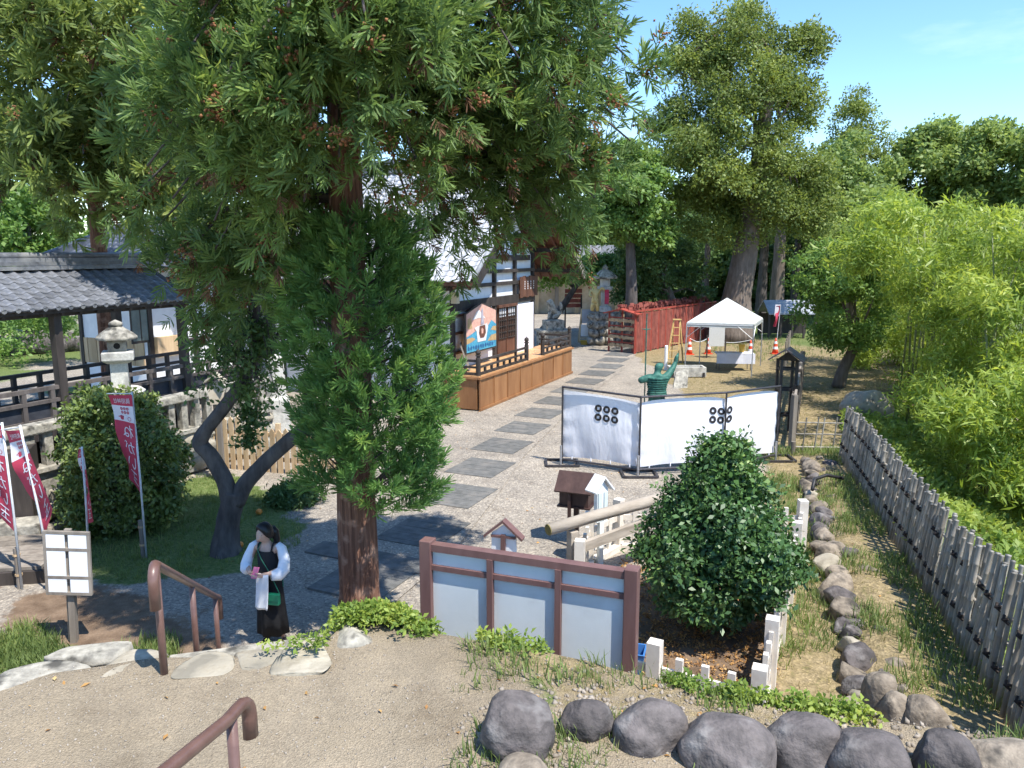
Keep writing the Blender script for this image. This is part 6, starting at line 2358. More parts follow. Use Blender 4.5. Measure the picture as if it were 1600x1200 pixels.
def cedar(name, label, base, r, height, ends, dens, sc, mat_leaf, top=None, lift=.7, drop=1.2, hang=.35, lat=.42, seed=1, trunk_lean=(0, 0), templates=None, cones=0, group=None, cone_size=.045):
    root = thing(name, label, 'tree', base, group)
    base = Vector(base)
    rg = np.random.default_rng(seed)
    tp = base + Vector((trunk_lean[0], trunk_lean[1], height))
    ax = lambda z: base.lerp(tp, z / height)
    zs = [-.1, .0, .25, .7, height * .25, height * .5, height * .8, height]
    bark_tube('trunk', [ax(z) + Z3 * 0 for z in zs], [r * 1.5, r * 1.35, r * 1.12, r, r * .92, r * .75, r * .4, .04], M_CED, root, 28, .045, 8)
    pos, dr, scl, tin = [], [], [], []
    lb = MB()
    for e in ends:
        e = Vector(e)
        zs_ = min(height - .3, max(1.5, e.z + drop * rg.uniform(.6, 1.2)))
        pa = limb_path(ax(zs_), e, lift * rg.uniform(.6, 1.3))
        L = (e - ax(zs_)).length
        lb.tube(pa, [max(.012, r * .20 * (1 - i / 8) ** .8 * min(1, L / 3)) for i in range(9)], 6)
        n = int(dens * (.5 + L * .5))
        A = np.array([p[:] for p in pa])
        nbr = max(3, int(L * 2.6))                      # branchlets: sprays gather round them
        bt_ = rg.random(nbr) ** .7 * .82 + .2
        bs_ = rg.normal(size=nbr) * lat * (1.1 - .5 * bt_) * min(1.3, .5 + L * .2)
        bh_ = np.abs(rg.normal(size=nbr)) * hang
        bi_ = rg.integers(0, nbr, n)
        t = np.clip(bt_[bi_] + rg.normal(size=n) * .035, .15, 1.03)
        f = np.clip(t, 0, 1) * 8
        i0 = np.minimum(f.astype(int), 7)
        q = A[i0] + (A[i0 + 1] - A[i0]) * (f - i0)[:, None]
        rad = nrm(np.array((e - ax(zs_))[:])[None] * np.array([1, 1, 0]))[0]
        sdv = np.array([-rad[1], rad[0], 0])
        q = q + sdv * (bs_[bi_] + rg.normal(size=n) * .10)[:, None] + rad * (rg.normal(size=n) * .12)[:, None]
        h = bh_[bi_] * rg.uniform(.2, 1.15, n) + rg.normal(size=n) * .08
        q[:, 2] -= h - .08
        d = rad * rg.uniform(.2, .9, n)[:, None] + sdv * rg.normal(size=n)[:, None] * .55 + np.array([0, 0, 1.0]) * (rg.normal(size=n) * .55 + .25 - .9 * (h > hang * .9))[:, None]
        pos.append(q)
        dr.append(d)
        scl.append(sc * rg.uniform(.65, 1.25, n))
        tin.append(np.clip(rg.normal(.45, .2, n) + rg.normal(0, .12), 0, 1))
    pos, dr, scl, tin = map(np.concatenate, (pos, dr, scl, tin))
    lb.build('limbs', M_TRK, root, smooth=True)
    dead = rg.random(len(pos)) < .045
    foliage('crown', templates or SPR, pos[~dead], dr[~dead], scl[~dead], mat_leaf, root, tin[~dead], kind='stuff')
    foliage('dead_sprays', templates or SPR, pos[dead] - np.array([0, 0, .08]), dr[dead] - np.array([0, 0, .9]), scl[dead] * .85, L_DEAD, root, tin[dead], kind='stuff')
    if cones:
        k = rg.choice(len(pos), cones)
        cp = []
        for c in k:
            m = rg.integers(14, 40)
            cp.append(pos[c] + nrm(dr[c][None])[0] * scl[c] * .45 + rg.normal(size=(m, 3)) * cone_size * 1.2)
        cp = np.concatenate(cp)
        oc = (np.array([(1, 0, 0), (0, 1, 0), (-1, 0, 0), (0, -1, 0), (0, 0, 1), (0, 0, -1)], float), np.array([(0, 1, 4), (1, 2, 4), (2, 3, 4), (3, 0, 4), (1, 0, 5), (2, 1, 5), (3, 2, 5), (0, 3, 5)]), np.zeros(6))
        V, F, _, _ = scatter(oc, cp, rots(rg.normal(size=(len(cp), 3))), cone_size * rg.uniform(.3, .55, len(cp)))
        npmesh('cones', V, F, M_CONE2, root, kind='stuff')
    return root


# ------------------------------------------------------------------ the cedar in the middle
TA = Vector((-1.93, 9.15, 0))
EA = []
for px, py, Y in ((1000, 110, 9.6), (985, 50, 8.8), (960, 240, 9.8), (930, 310, 10), (895, 250, 9), (870, 335, 10.2), (755, 335, 10.2), (690, 270, 10.6), (740, 170, 8.4), (810, 90, 8.2),
                  (900, 10, 8.6), (650, 250, 8.0), (850, 180, 10.8), (950, 150, 10.6), (900, 90, 9.6), (690, 90, 7.6), (760, 20, 7.8), (830, 30, 9.4), (960, 30, 10.2), (800, 320, 10.6), (845, 285, 10.3), (715, 360, 10.9), (770, 250, 10.8), (905, 300, 10.7), (795, 195, 10.5), (825, 345, 11), (862, 255, 11), (880, 335, 11), (925, 275, 10.6), (960, 180, 9.4), (985, 220, 10.2),
                  (215, 300, 9.0), (200, 140, 9.4), (300, 210, 7.8), (335, 345, 8.8), (385, 410, 9.6), (300, 375, 10), (440, 250, 7.2), (480, 150, 6.8), (400, 60, 6.8), (260, 40, 8.0), (565, 190, 7.3), (590, 80, 6.8), (625, 10, 6.9),
                  (530, 245, 7.6), (475, 315, 7.9), (350, 130, 7.2), (330, 20, 7.4), (430, 350, 8.6), (240, 220, 9.6), (620, 170, 7.4), (520, 40, 6.5), (360, 280, 7.6), (420, 170, 7.0), (270, 310, 8.6), (640, 320, 8.4), (400, 440, 9.9), (470, 400, 9.6), (250, 350, 9.4), (280, 410, 9.8), (240, 420, 10.2), (300, 445, 10.4), (330, 400, 9.2), (230, 260, 8.4), (350, 450, 10.2),
                  (270, 120, 7.6), (450, 10, 6.4), (690, 20, 7.2), (570, 20, 6.4)):
    EA.append(at(px, py, Y))
rr = random.Random(31)
ta = cedar('cedar_tree', 'large cedar with red brown trunk and drooping crown in the middle', TA, .245, 11.3, EA, 72, .29, L_CED, seed=5, cones=230, hang=.45, lat=.42)
# unseen crown added above the picture for its shade: short limbs, larger sprays
up_pos, up_dir, up_sc = [], [], []
ul = MB()
rg = np.random.default_rng(77)
for i in range(18):
    az = rg.uniform(0, 2 * math.pi)
    z = rg.uniform(8.6, 10.8)
    L = (1.9 - (z - 8) * .45) * rg.uniform(.7, 1.1)
    e = Vector((TA.x + L * math.cos(az), TA.y + L * math.sin(az), z - .6))
    pa = limb_path((TA.x, TA.y, z), e, .5)
    ul.tube(pa, [.05 * (1 - k / 9) + .01 for k in range(9)], 5)
    A = np.array([p[:] for p in pa])
    n = 30
    t = rg.random(n) * .8 + .2
    f = t * 8
    i0 = np.minimum(f.astype(int), 7)
    q = A[i0] + (A[i0 + 1] - A[i0]) * (f - i0)[:, None] + rg.normal(size=(n, 3)) * np.array([.4, .4, .3])
    up_pos.append(q)
    up_dir.append(np.array([math.cos(az), math.sin(az), .3]) + rg.normal(size=(n, 3)) * .6)
    up_sc.append(rg.uniform(.6, 1.0, n))
ul.build('limbs', M_TRK, ta, smooth=True)
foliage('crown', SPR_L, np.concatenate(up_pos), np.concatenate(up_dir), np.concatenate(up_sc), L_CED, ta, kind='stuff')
# leafy shoots clothing the trunk
n = 1500
z = 1.75 + 3.5 * rg.random(n) ** .9
az = rg.uniform(0, 2 * math.pi, n)
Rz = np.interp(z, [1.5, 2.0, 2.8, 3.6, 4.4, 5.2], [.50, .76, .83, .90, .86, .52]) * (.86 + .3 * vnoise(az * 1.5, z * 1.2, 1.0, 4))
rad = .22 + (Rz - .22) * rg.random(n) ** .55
cx = TA.x + .22 - .10 * (z > 3.6)
pos = np.stack([cx + rad * np.cos(az), TA.y + rad * np.sin(az) * .95, z - .12], -1)
keep = ~((z < 2.05) & (np.cos(az) < -.1) & (rad > .45)) & ~((z < 1.95) & (np.cos(az) < .2))
pos, az, rad = pos[keep], az[keep], rad[keep]
dirs = np.stack([np.cos(az) * .8, np.sin(az) * .8, .75 + 0 * az], -1) + rg.normal(size=(len(az), 3)) * .32
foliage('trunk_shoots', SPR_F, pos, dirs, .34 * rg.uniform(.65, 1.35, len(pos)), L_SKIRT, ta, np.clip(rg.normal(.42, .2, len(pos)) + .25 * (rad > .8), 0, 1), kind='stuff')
sh_ = MB()
for i in range(90):
    a, zz = rr.uniform(0, 6.28), rr.uniform(1.6, 4.8)
    R_ = rr.uniform(.5, .95)
    sh_.tube([(TA.x + .18 * math.cos(a), TA.y + .18 * math.sin(a), zz), (TA.x + .2 + R_ * math.cos(a), TA.y + R_ * math.sin(a), zz + .35)], [.014, .005], 5)
sh_.build('shoot_stems', M_TRK, ta)

# ------------------------------------------------------------------ the cedar behind the corridor
TBp = Vector((-10.7, 20.2, 0))
EB = []
for px, py, Y in ((20, 60, 14), (80, 120, 13.5), (150, 60, 13.5), (230, 110, 14), (290, 60, 15), (60, 220, 14.5), (130, 240, 14), (210, 230, 14), (280, 210, 15), (320, 150, 16.5), (10, 160, 15), (-40, 100, 15), (100, 20, 13), (190, 10, 13), (270, 0, 14.5),
                  (240, 330, 14.8), (200, 300, 14), (120, 300, 16), (40, 270, 17), (-30, 230, 17), (310, 280, 16.5), (340, 330, 17), (60, 20, 16), (330, 60, 18), (160, 150, 13.4), (250, 170, 13.8), (30, 110, 18), (100, 180, 13.6), (-20, 20, 14), (180, 200, 20), (90, 330, 19), (0, 300, 15.5), (340, 230, 18), (300, 350, 15.4), (290, 290, 14.6), (60, 285, 14.2), (15, 225, 14), (170, 300, 15.4), (150, 255, 15.2), (195, 335, 15.6), (235, 300, 14.8), (260, 250, 14.6), (140, 200, 15), (300, 320, 13.5), (330, 290, 13.2)):
    EB.append(at(px, py, Y + 2.6))
for i in range(14):
    a, zz = rr.uniform(0, 6.28), rr.uniform(11.5, 15)
    L = (4.4 - (zz - 10) * .5) * rr.uniform(.7, 1.05)
    EB.append(Vector((TBp.x + L * math.cos(a), TBp.y + L * math.sin(a), zz)))
cedar('cedar_tree', 'tall cedar rising behind the tiled corridor roof on the left', TBp, .21, 15.5, EB, 32, .56, L_CEDB, seed=9, templates=SPR_B, cones=90, hang=.5, lat=.6, cone_size=.05)

# ------------------------------------------------------------------ clump crowned trees
def clumps_in(poly, Y, n, rmin, rmax, dY, seed):
    """clumps spread through a crown whose outline is drawn by photo points at distance Y"""
    rg = np.random.default_rng(seed)
    xs, ys = [p[0] for p in poly], [p[1] for p in poly]
    out = []
    while len(out) < n:
        x, y = rg.uniform(min(xs), max(xs)), rg.uniform(min(ys), max(ys))
        if not inpoly(np.array([x]), np.array([y]), poly)[0]:
            continue
        d = polydist(np.array([x]), np.array([y]), poly)[0] / 1200 * Y
        r = min(rg.uniform(rmin, rmax), d + rmin * .75)
        depth = min(dY, d + .6)
        c = at(x, y, Y + rg.uniform(-1, 1) * depth)
        out.append((c, r))
    return out


def leafy(root, clumps, templates, mat_leaf, per_m2, sc, seed, flat=.75, updir=.5, name='crown', tvar=.16):
    rg = np.random.default_rng(seed)
    pos, dr, scl, tin = [], [], [], []
    for c, r in clumps:
        n = max(8, int(per_m2 * r * r))
        v = nrm(rg.normal(size=(n, 3)))
        v[:, 2] = np.where(v[:, 2] < -.35, -v[:, 2], v[:, 2])
        k = rg.random(n) ** .33
        lump = 1 + .22 * np.sin(v[:, 0] * 5 + r * 9) * np.sin(v[:, 1] * 5 + c.x) + .12 * rg.normal(size=n)
        q = np.array(c[:]) + v * (r * k * lump)[:, None] * np.array([1, 1, flat])
        pos.append(q)
        dr.append(v + np.array([0, 0, updir]) + rg.normal(size=(n, 3)) * .4)
        scl.append(sc * rg.uniform(.7, 1.3, n))
        tin.append(np.clip(rg.normal(.42, .2, n) + rg.normal(0, tvar), 0, 1))
    pos, dr, scl, tin = map(np.concatenate, (pos, dr, scl, tin))
    return foliage(name, templates, pos, dr, scl, mat_leaf, root, tin, kind='stuff')


def tree(name, label, base, trunk_pts, trunk_r, clumps, templates, mat_leaf, per_m2, sc, seed, bark=None, group=None, flat=.75, limbs=9, updir=.5):
    root = thing(name, label, 'tree', base, group)
    bark_tube('trunk', trunk_pts, trunk_r, bark or M_TRK, root, 16, .06, 5)
    rg = random.Random(seed)
    lb = MB()
    tpn = len(trunk_pts)
    for c, r in rg.sample(clumps, min(limbs, len(clumps))):
        a = Vector(trunk_pts[rg.randrange(max(1, tpn // 2), tpn)])
        m = a.lerp(c, .5) + Vector((rg.uniform(-.3, .3), 0, .3))
        w = trunk_r[-2] * .45
        lb.tube([a, m, c], [w, w * .6, w * .2], 6)
    lb.build('limbs', bark or M_TRK, root, smooth=True)
    leafy(root, clumps, templates, mat_leaf, per_m2, sc, seed, flat, updir)
    return root


# the big old tree beyond the tent
PC = [(1125, 10), (1160, -12), (1195, 25), (1215, 62), (1250, 50), (1302, 40), (1285, 88), (1262, 110), (1278, 170), (1268, 210), (1300, 265), (1305, 330), (1290, 400), (1240, 420), (1215, 370), (1165, 385), (1105, 420), (1060, 400), (1045, 320), (1012, 250), (1015, 195), (1048, 150), (1030, 112), (1058, 62), (1062, 15), (1098, 25), (1105, 60)]
cl = clumps_in(PC, 42, 230, .6, 1.55, 3.6, 3)
cl = [(c, r) for c, r in cl if not (lambda q: 1172 < q[0] < 1208 and 165 < q[1] < 225 and c.y < 42)((800 + 1200 * c.x / (c.y * _c + (CAM_H - c.z) * _s), 600 - 1200 * (c.y * _s - (CAM_H - c.z) * _c) / (c.y * _c + (CAM_H - c.z) * _s)))]
cb0 = Vector((12.0, 42, 0))
tree('old_tree', 'tallest old tree with a thick leaning trunk behind the tent', cb0, [cb0, at(1150, 465, 42), at(1165, 390, 42), at(1182, 290, 41.5), at(1193, 200, 41.2), at(1205, 120, 41.2), at(1160, 30, 42)], [1.25, .78, .62, .48, .36, .26, .06], cl, LV_F, L_BIGC, 40, .59, 3, M_TRKP, limbs=16)
# other trees around it
TREES = [
    ('maple_tree', 'light green maple behind the stage and path', [(905, 250), (950, 215), (1010, 230), (1050, 290), (1060, 350), (1030, 400), (960, 400), (910, 380)], 39.5, 46, .6, 1.5, 3.0, LV_M, L_MAPLE, 46, .62, (985, 500), .3, .45),
    ('maple_tree', 'low spreading maple over the lion and stone lantern', [(830, 425), (880, 400), (960, 395), (1000, 420), (985, 452), (900, 450), (850, 455)], 46, 34, .5, 1.0, 2.4, LV_M, L_MAPLE, 60, .5, (845, 500), .22, .45),
    ('camphor_tree', 'dense dark green tree over the red hoarding', [(960, 400), (1010, 370), (1070, 380), (1110, 420), (1120, 460), (1060, 475), (1010, 485), (970, 478)], 43, 44, .5, 1.1, 2.0, LV_A, L_DARK, 60, .5, (1068, 548), .25, .7),
    ('fir_tree', 'pointed conifer behind the right shoulder of the old tree', [(1340, 142), (1365, 180), (1392, 225), (1420, 280), (1440, 350), (1280, 360), (1280, 280), (1290, 220), (1312, 175)], 62, 84, .7, 1.3, 3.5, LV_F, L_BIGC, 34, .72, (1345, 470), .4, .7),
    ('broadleaf_tree', 'round topped tree right of the pointed conifer', [(1385, 285), (1415, 225), (1465, 195), (1505, 205), (1530, 250), (1530, 350), (1460, 390), (1380, 385)], 60, 60, .9, 1.9, 4, LV_A, L_BROAD, 24, .95, (1450, 460), .4, .75),
    ('broadleaf_tree', 'second round topped tree along the skyline at right', [(1495, 250), (1520, 210), (1560, 195), (1595, 225), (1605, 340), (1540, 380), (1490, 350)], 57, 48, .9, 1.7, 4, LV_A, L_BROAD, 24, .95, (1545, 460), .4, .75),
    ('broadleaf_tree', 'tree cut by the right edge of the skyline', [(1575, 245), (1610, 210), (1690, 220), (1720, 330), (1640, 400), (1580, 360)], 54, 34, .9, 1.7, 4, LV_A, L_BROAD, 24, .95, (1640, 460), .4, .75),
    ('broadleaf_tree', 'shaded tree below the pointed conifer', [(1290, 330), (1340, 300), (1410, 320), (1450, 360), (1430, 410), (1340, 420), (1290, 400)], 50, 40, .8, 1.6, 3.5, LV_A, L_BROAD, 28, .85, (1360, 500), .35, .75),
    ('broadleaf_tree', 'leafy tree filling the gap right of the old tree', [(1270, 300), (1290, 235), (1330, 215), (1390, 240), (1410, 300), (1400, 400), (1330, 420), (1270, 400)], 56, 46, .8, 1.7, 4, LV_A, L_BROAD, 26, .92, (1335, 480), .4, .75),
    ('light_tree', 'pale green tree above the corridor roof at left edge', [(-60, 300), (0, 262), (60, 275), (110, 320), (135, 370), (130, 425), (40, 440), (-60, 430)], 38, 46, .6, 1.5, 3.0, LV_A, L_MAPLE, 34, .72, (50, 560), .3, .75),
    ('light_tree', 'higher pale tree glimpsed through the cedar at far left', [(-60, 190), (0, 175), (70, 190), (75, 250), (0, 275), (-60, 280)], 46, 24, .8, 1.6, 3.0, LV_A, L_BROAD, 40, .7, (10, 560), .3, .75),
    ('light_tree', 'bright tree glimpsed between the two cedars', [(230, 210), (300, 220), (330, 280), (290, 320), (240, 300)], 52, 18, .8, 1.4, 3.0, LV_A, L_MAPLE, 40, .7, (280, 500), .3, .75),
]
for i, (nm, lab, poly, Y, n, r0, r1, dY, tm, lm, per, sc_, bpx, tr_, fl) in enumerate(TREES):
    cl = clumps_in(poly, Y, n, r0, r1, dY, 200 + i)
    b0_ = at(bpx[0], bpx[1], Y)
    b0_.z = float(gz(b0_.x, b0_.y)) if i not in (9, 10, 11) else 0.0
    cy = sum(p[1] for p in poly) / len(poly)
    cxp = sum(p[0] for p in poly) / len(poly)
    m_ = at(cxp, cy, Y)
    tree(nm, lab, b0_, [b0_, b0_.lerp(m_, .4) + Vector((.1, 0, 0)), b0_.lerp(m_, .75), m_], [tr_ * 1.25, tr_, tr_ * .7, tr_ * .3], cl, tm, lm, per, sc_, 300 + i, M_TRK if i != 2 else M_TRKP, 'trees behind the shrine yard', fl)
# slim trunks of the wood behind the tent
for i, (px, top, Y, r_, lab) in enumerate(((1213, 380, 52, .42, 'straight grey trunk right of the leaning old trunk'), (1188, 400, 56, .34, 'dark slim trunk between the two pale trunks'), (1240, 400, 62, .3, 'slender trunk beside the low shelter'), (1262, 395, 66, .3, 'thin dark trunk above the shelter roof'), (1098, 420, 58, .3, 'shaded trunk left of the leaning old trunk'))):
    b0_ = at(px, 490, Y)
    b0_.z = 0
    t1 = at(px + 6, top, Y)
    r = thing('woodland_tree', lab, 'tree', b0_, 'trunks in the wood behind the tent')
    t2 = at(px + 10, top - 70, Y)
    bark_tube('trunk', [b0_, b0_.lerp(t1, .5), t1, t2], [r_ * 1.2, r_, r_ * .85, r_ * .5], M_TRKP if i == 0 else M_TRK, r, 12)
    cl = [(Vector((t2.x + random.uniform(-2.4, 2.4), Y + random.uniform(-1, 3), t2.z + random.uniform(-2.2, 2.0))), random.uniform(.9, 1.6)) for _ in range(16)]
    leafy(r, cl, LV_F, L_DARK if i != 0 else L_BIGC, 34, .62, 900 + i)
# dark wood at the back, one mass
cl = []
rg2 = random.Random(12)
for i in range(130):
    px = rg2.uniform(880, 1330)
    cl.append((at(px, rg2.uniform(345, 490), rg2.uniform(66, 84)), rg2.uniform(1.6, 2.8)))
for i in range(70):
    cl.append((at(rg2.uniform(1300, 1750), rg2.uniform(330, 470), rg2.uniform(60, 76)), rg2.uniform(1.5, 2.6)))
wd_ = thing('distant_wood', 'dark distant wood closing the view behind tent and shelter', 'wood', (25, 74, 0))
wd_['kind'] = 'stuff'
leafy(wd_, cl, LV_A, L_DARK, 6, 1.75, 77)
cl = []
for i in range(60):
    cl.append((at(rg2.uniform(-260, 130), rg2.uniform(420, 560), rg2.uniform(31, 44)), rg2.uniform(.8, 1.5)))
hg = thing('clipped_shrubs', 'sunny rounded shrubs beyond the corridor at left', 'shrubs', (-24, 36, 0))
hg['kind'] = 'stuff'
leafy(hg, cl, LV_A, L_MAPLE, 30, .52, 78)
bk = thing('garden_wall', 'low dark rubble wall below the shrubs beyond the corridor', 'wall', (-20, 30, 0))
for i in range(26):
    p = G(-120 + i * 13, 574 - i * .9, 0.0)
    rock('stone', (p.x, p.y + 3, .4), (.5, .4, .55), 800 + i, M_ROCK, bk, sub=2)
# tree with a leaning forked trunk beside the grove
rt0 = Vector((11.75, 27.3, float(gz(11.75, 27.3))))
PR = [(1245, 395), (1290, 368), (1370, 372), (1402, 440), (1395, 515), (1350, 560), (1285, 550), (1240, 500)]
tree('leaning_tree', 'light green tree with leaning forked trunk beside the bamboo grove', rt0, [rt0, at(1318, 575, 27.3), at(1338, 535, 27.2), at(1328, 490, 27), at(1325, 420, 27)], [.24, .19, .16, .13, .05], clumps_in(PR, 27, 58, .28, .62, 2.2, 15), LV_A, L_MAPLE, 105, .36, 16, M_TRKP)

# ------------------------------------------------------------------ bamboo grove on the bank
PG = [(1290, 420), (1330, 345), (1400, 330), (1440, 318), (1500, 345), (1560, 335), (1620, 320), (1740, 330), (1740, 860), (1600, 800), (1540, 735), (1480, 690), (1440, 640), (1420, 585), (1425, 530), (1410, 470), (1380, 440)]
gr_ = thing('bamboo_grove', 'bright yellow green bamboo grove on the bank beyond the bamboo fence', 'bamboo grove', (15, 22, -3))
gr_['kind'] = 'stuff'
cl = []
rg3 = np.random.default_rng(66)
while len(cl) < 235:
    x, y = rg3.uniform(1290, 1740), rg3.uniform(318, 860)
    if not inpoly(np.array([x]), np.array([y]), PG)[0]:
        continue
    Y = rg3.uniform(17, 27) if y < 620 else rg3.uniform(14, 19)
    Y += max(0, (1480 - x) * .012)
    cl.append((at(x, y, Y), rg3.uniform(.35, .85)))
for i in range(46):
    cl.append((at(rg3.uniform(1335, 1460), rg3.uniform(400, 585), rg3.uniform(29, 34)), rg3.uniform(.5, .95)))
leafy(gr_, cl, LV_B, L_BAM, 98, .47, 67, .85, .1, tvar=.2)
cu = MB()
for i in range(170):
    x, y = rg3.uniform(11, 22), rg3.uniform(17, 30)
    if x < xf(y) + 1.2:
        continue
    z0_ = float(gz(x, y)) - .1
    hh = rg3.uniform(6.0, 9.3) if y > 18 else 5
    lx, ly = rg3.normal() * .5, rg3.normal() * .4
    topz = min(hh, 4.8 + .035 * y * 1.1 - z0_)
    cu.tube([(x, y, z0_), (x + lx * .3, y + ly * .3, z0_ + topz * .55), (x + lx, y + ly, z0_ + topz)], [.035, .03, .012], 6)
cu.build('culms', M_CULM, gr_, smooth=True, kind='stuff')

# ------------------------------------------------------------------ vines on the bank, shrubs, ivy
n = 8000
y = rg3.uniform(5, 24, n)
d = rg3.random(n) ** 1.3 * 7 + .15
x = xf(y) + d
pos = np.stack([x, y, gz(x, y) + .1 + .35 * rg3.random(n) * vnoise(x, y, .9, 31)], -1)
foliage('bank_vines', LV_C, pos, rg3.normal(size=(n, 3)) * .5 + np.array([-.3, -.2, 1.0]), rg3.uniform(.16, .32, n), L_VINE, None, np.clip(vnoise(x, y, .8, 33) * .9 + rg3.normal(0, .15, n), 0, 1), kind='stuff', label='yellow green vines covering the bank outside the bamboo fence', cat='vines', origin=(8, 12, -1))


def bush(name, label, c, rx, ry, prof, n, sc, mat_leaf, templates, seed, stems=14, shoots=0, glow=.0):
    """shrub: leaf clusters on lumpy shell of a profile (z, radius factor) and inside it"""
    root = thing(name, label, 'shrub', c)
    rg = np.random.default_rng(seed)
    zs, rs = [p[0] for p in prof], [p[1] for p in prof]
    z = rg.uniform(zs[0], zs[-1], n * 2)
    w = np.interp(z, zs, rs)
    z = z[rg.random(n * 2) < (w + .12) / (max(rs) + .12)][:n]
    m = len(z)
    az = rg.uniform(0, 2 * np.pi, m)
    lump = .74 + .52 * vnoise(az * 1.6 + 9, z * 1.8, 1.0, seed) + .14 * (vnoise(az * 5 + 3, z * 5, 1.0, seed + 1) - .5)
    k = np.where(rg.random(m) < .55, rg.uniform(.78, 1.03, m), rg.random(m) ** .5)
    rr_ = np.interp(z, zs, rs) * lump * k
    pos = np.stack([c[0] + rx * rr_ * np.cos(az), c[1] + ry * rr_ * np.sin(az), c[2] + z], -1)
    dr = np.stack([np.cos(az), np.sin(az), np.full(m, .55)], -1) + rg.normal(size=(m, 3)) * .45
    t = np.clip(rg.normal(.4, .22, m), 0, 1)
    t[rg.random(m) < .03] = 1.0
    foliage('crown', templates, pos, dr, sc * rg.uniform(.7, 1.3, m), mat_leaf, root, t, kind='stuff')
    rnd_ = random.Random(seed)
    cls = []
    for i in range(int(44 * rx * zs[-1] / 2)):         # bulging sprays that break the outline
        zz = rnd_.uniform(zs[0] + .15, zs[-1] - .1)
        a = rnd_.uniform(0, 6.28)
        q = float(np.interp(zz, zs, rs)) * rnd_.uniform(.80, 1.10)
        cls.append((Vector((c[0] + rx * q * math.cos(a), c[1] + ry * q * math.sin(a), c[2] + zz)), rnd_.uniform(.13, .34) * (.6 + .4 * rx)))
    leafy(root, cls, templates, mat_leaf, 420, sc, seed + 3, .9, .6, 'outer_sprays', .22)
    st_ = MB()
    for i in range(stems):
        a = rnd_.uniform(0, 6.28)
        q = rnd_.uniform(.3, .85)
        st_.tube([(c[0] + .06 * math.cos(a), c[1] + .06 * math.sin(a), c[2] - .05), (c[0] + rx * q * .5 * math.cos(a), c[1] + ry * q * .5 * math.sin(a), c[2] + zs[-1] * .4), (c[0] + rx * q * .8 * math.cos(a), c[1] + ry * q * .8 * math.sin(a), c[2] + zs[-1] * .75)], [.035, .022, .008], 6)
    st_.build('stems', M_TRK, root, smooth=True)
    if shoots:
        sp, sd_ = [], []
        b = MB()
        for i in range(shoots):
            a, q = rnd_.uniform(0, 6.28), rnd_.random() ** .6 * .62
            zt = float(np.interp(q, [0, .35, .7], [zs[-1], zs[-1] - .35, zs[-1] - .95]))
            p = Vector((c[0] + rx * q * math.cos(a), c[1] + ry * q * math.sin(a), c[2] + zt - .25))
            L = rnd_.uniform(.25, .5)
            e = p + Vector((rnd_.gauss(0, .1) + .12 * math.cos(a), rnd_.gauss(0, .1), L))
            b.tube([p, e], [.006, .003], 4)
            for t_ in np.linspace(.2, 1, 5):
                sp.append(p.lerp(e, t_)[:])
                sd_.append((rnd_.gauss(0, .5), rnd_.gauss(0, .5), 1))
        b.build('shoots', M_TRK, root)
        foliage('shoot_leaves', templates, sp, sd_, np.full(len(sp), sc * .8), mat_leaf, root, kind='stuff')
    return root


bush('glossy_shrub', 'large glossy dark green shrub inside the cream picket enclosure', (2.62, 9.3, 0), .86, .86, [(.30, .66), (.6, .98), (1.0, 1.04), (1.4, .92), (1.8, .66), (2.15, .36), (2.5, .08)], 2500, .155, L_CAM, LV_C, 5, 18, 80)
bush('round_shrub', 'round leafy shrub in front of the stone lantern', (-6.85, 13.0, 0), .92, .78, [(.05, .8), (.4, 1.0), (1.1, 1.06), (1.7, 1.0), (2.05, .8), (2.35, .48), (2.5, .15)], 2100, .165, L_BUSH, LV_C, 8, 16)
lp = G(462, 786)
bush('low_plant', 'low dark leafy plant beside the gravel behind the person', (lp.x, lp.y, 0), .5, .4, [(.02, .9), (.15, 1.0), (.3, .6), (.38, .2)], 420, .15, L_DARK, LV_C, 9, 6)

# ivy along the terrace edge
x = np.concatenate([rg3.uniform(-1.55, 2.5, 1000), rg3.normal(-1.15, .22, 700)])
y = ye(x) + rg3.normal(.02, .10, len(x))
z = tz(x, ye(x)) - np.maximum(0, y - ye(x)) * 1.9 + rg3.uniform(0, .07, len(x)) + .09 * (x < -.85)
kp = vnoise(x, y * 0, 2.2, 41) + .35 * (x < -.7) > .38
foliage('edge_ivy', LV_C, np.stack([x, y, z], -1)[kp], (rg3.normal(size=(len(x), 3)) * .5 + np.array([0, -.2, 1]))[kp], rg3.uniform(.06, .12, len(x))[kp], L_VINE, None, np.clip(vnoise(x, y, 3, 42) + rg3.normal(0, .2, len(x)), 0, 1)[kp], kind='stuff', label='yellow green ivy trailing along the terrace edge', cat='ivy', origin=(0, 6, TZ))

# ------------------------------------------------------------------ pruned tree with forked trunk
YP = 11.87
P = lambda px, py, dy=0: at(px, py, YP + dy)
pt0 = G(352, 864)
ptr = thing('pruned_tree', 'hard pruned tree with dark forked trunk on the lawn', 'tree', pt0)
bark_tube('trunk', [pt0 - Z3 * .1, P(353, 850), P(356, 820), P(362, 790), P(366, 768)], [.28, .22, .175, .165, .175], M_TRK, ptr, 20, .07, 6)
bark_tube('limb', [P(362, 785), P(352, 752), P(330, 712), P(310, 694), P(322, 672), P(352, 635), P(384, 592), P(400, 560), P(402, 500), P(396, 430)], [.145, .13, .12, .125, .105, .095, .085, .08, .065, .035], M_TRK, ptr, 16, .07, 5)
bark_tube('limb', [P(368, 785), P(385, 752), P(415, 722), P(450, 690), P(480, 668), P(505, 650)], [.145, .13, .12, .115, .11, .105], M_TRK, ptr, 16, .06, 5)
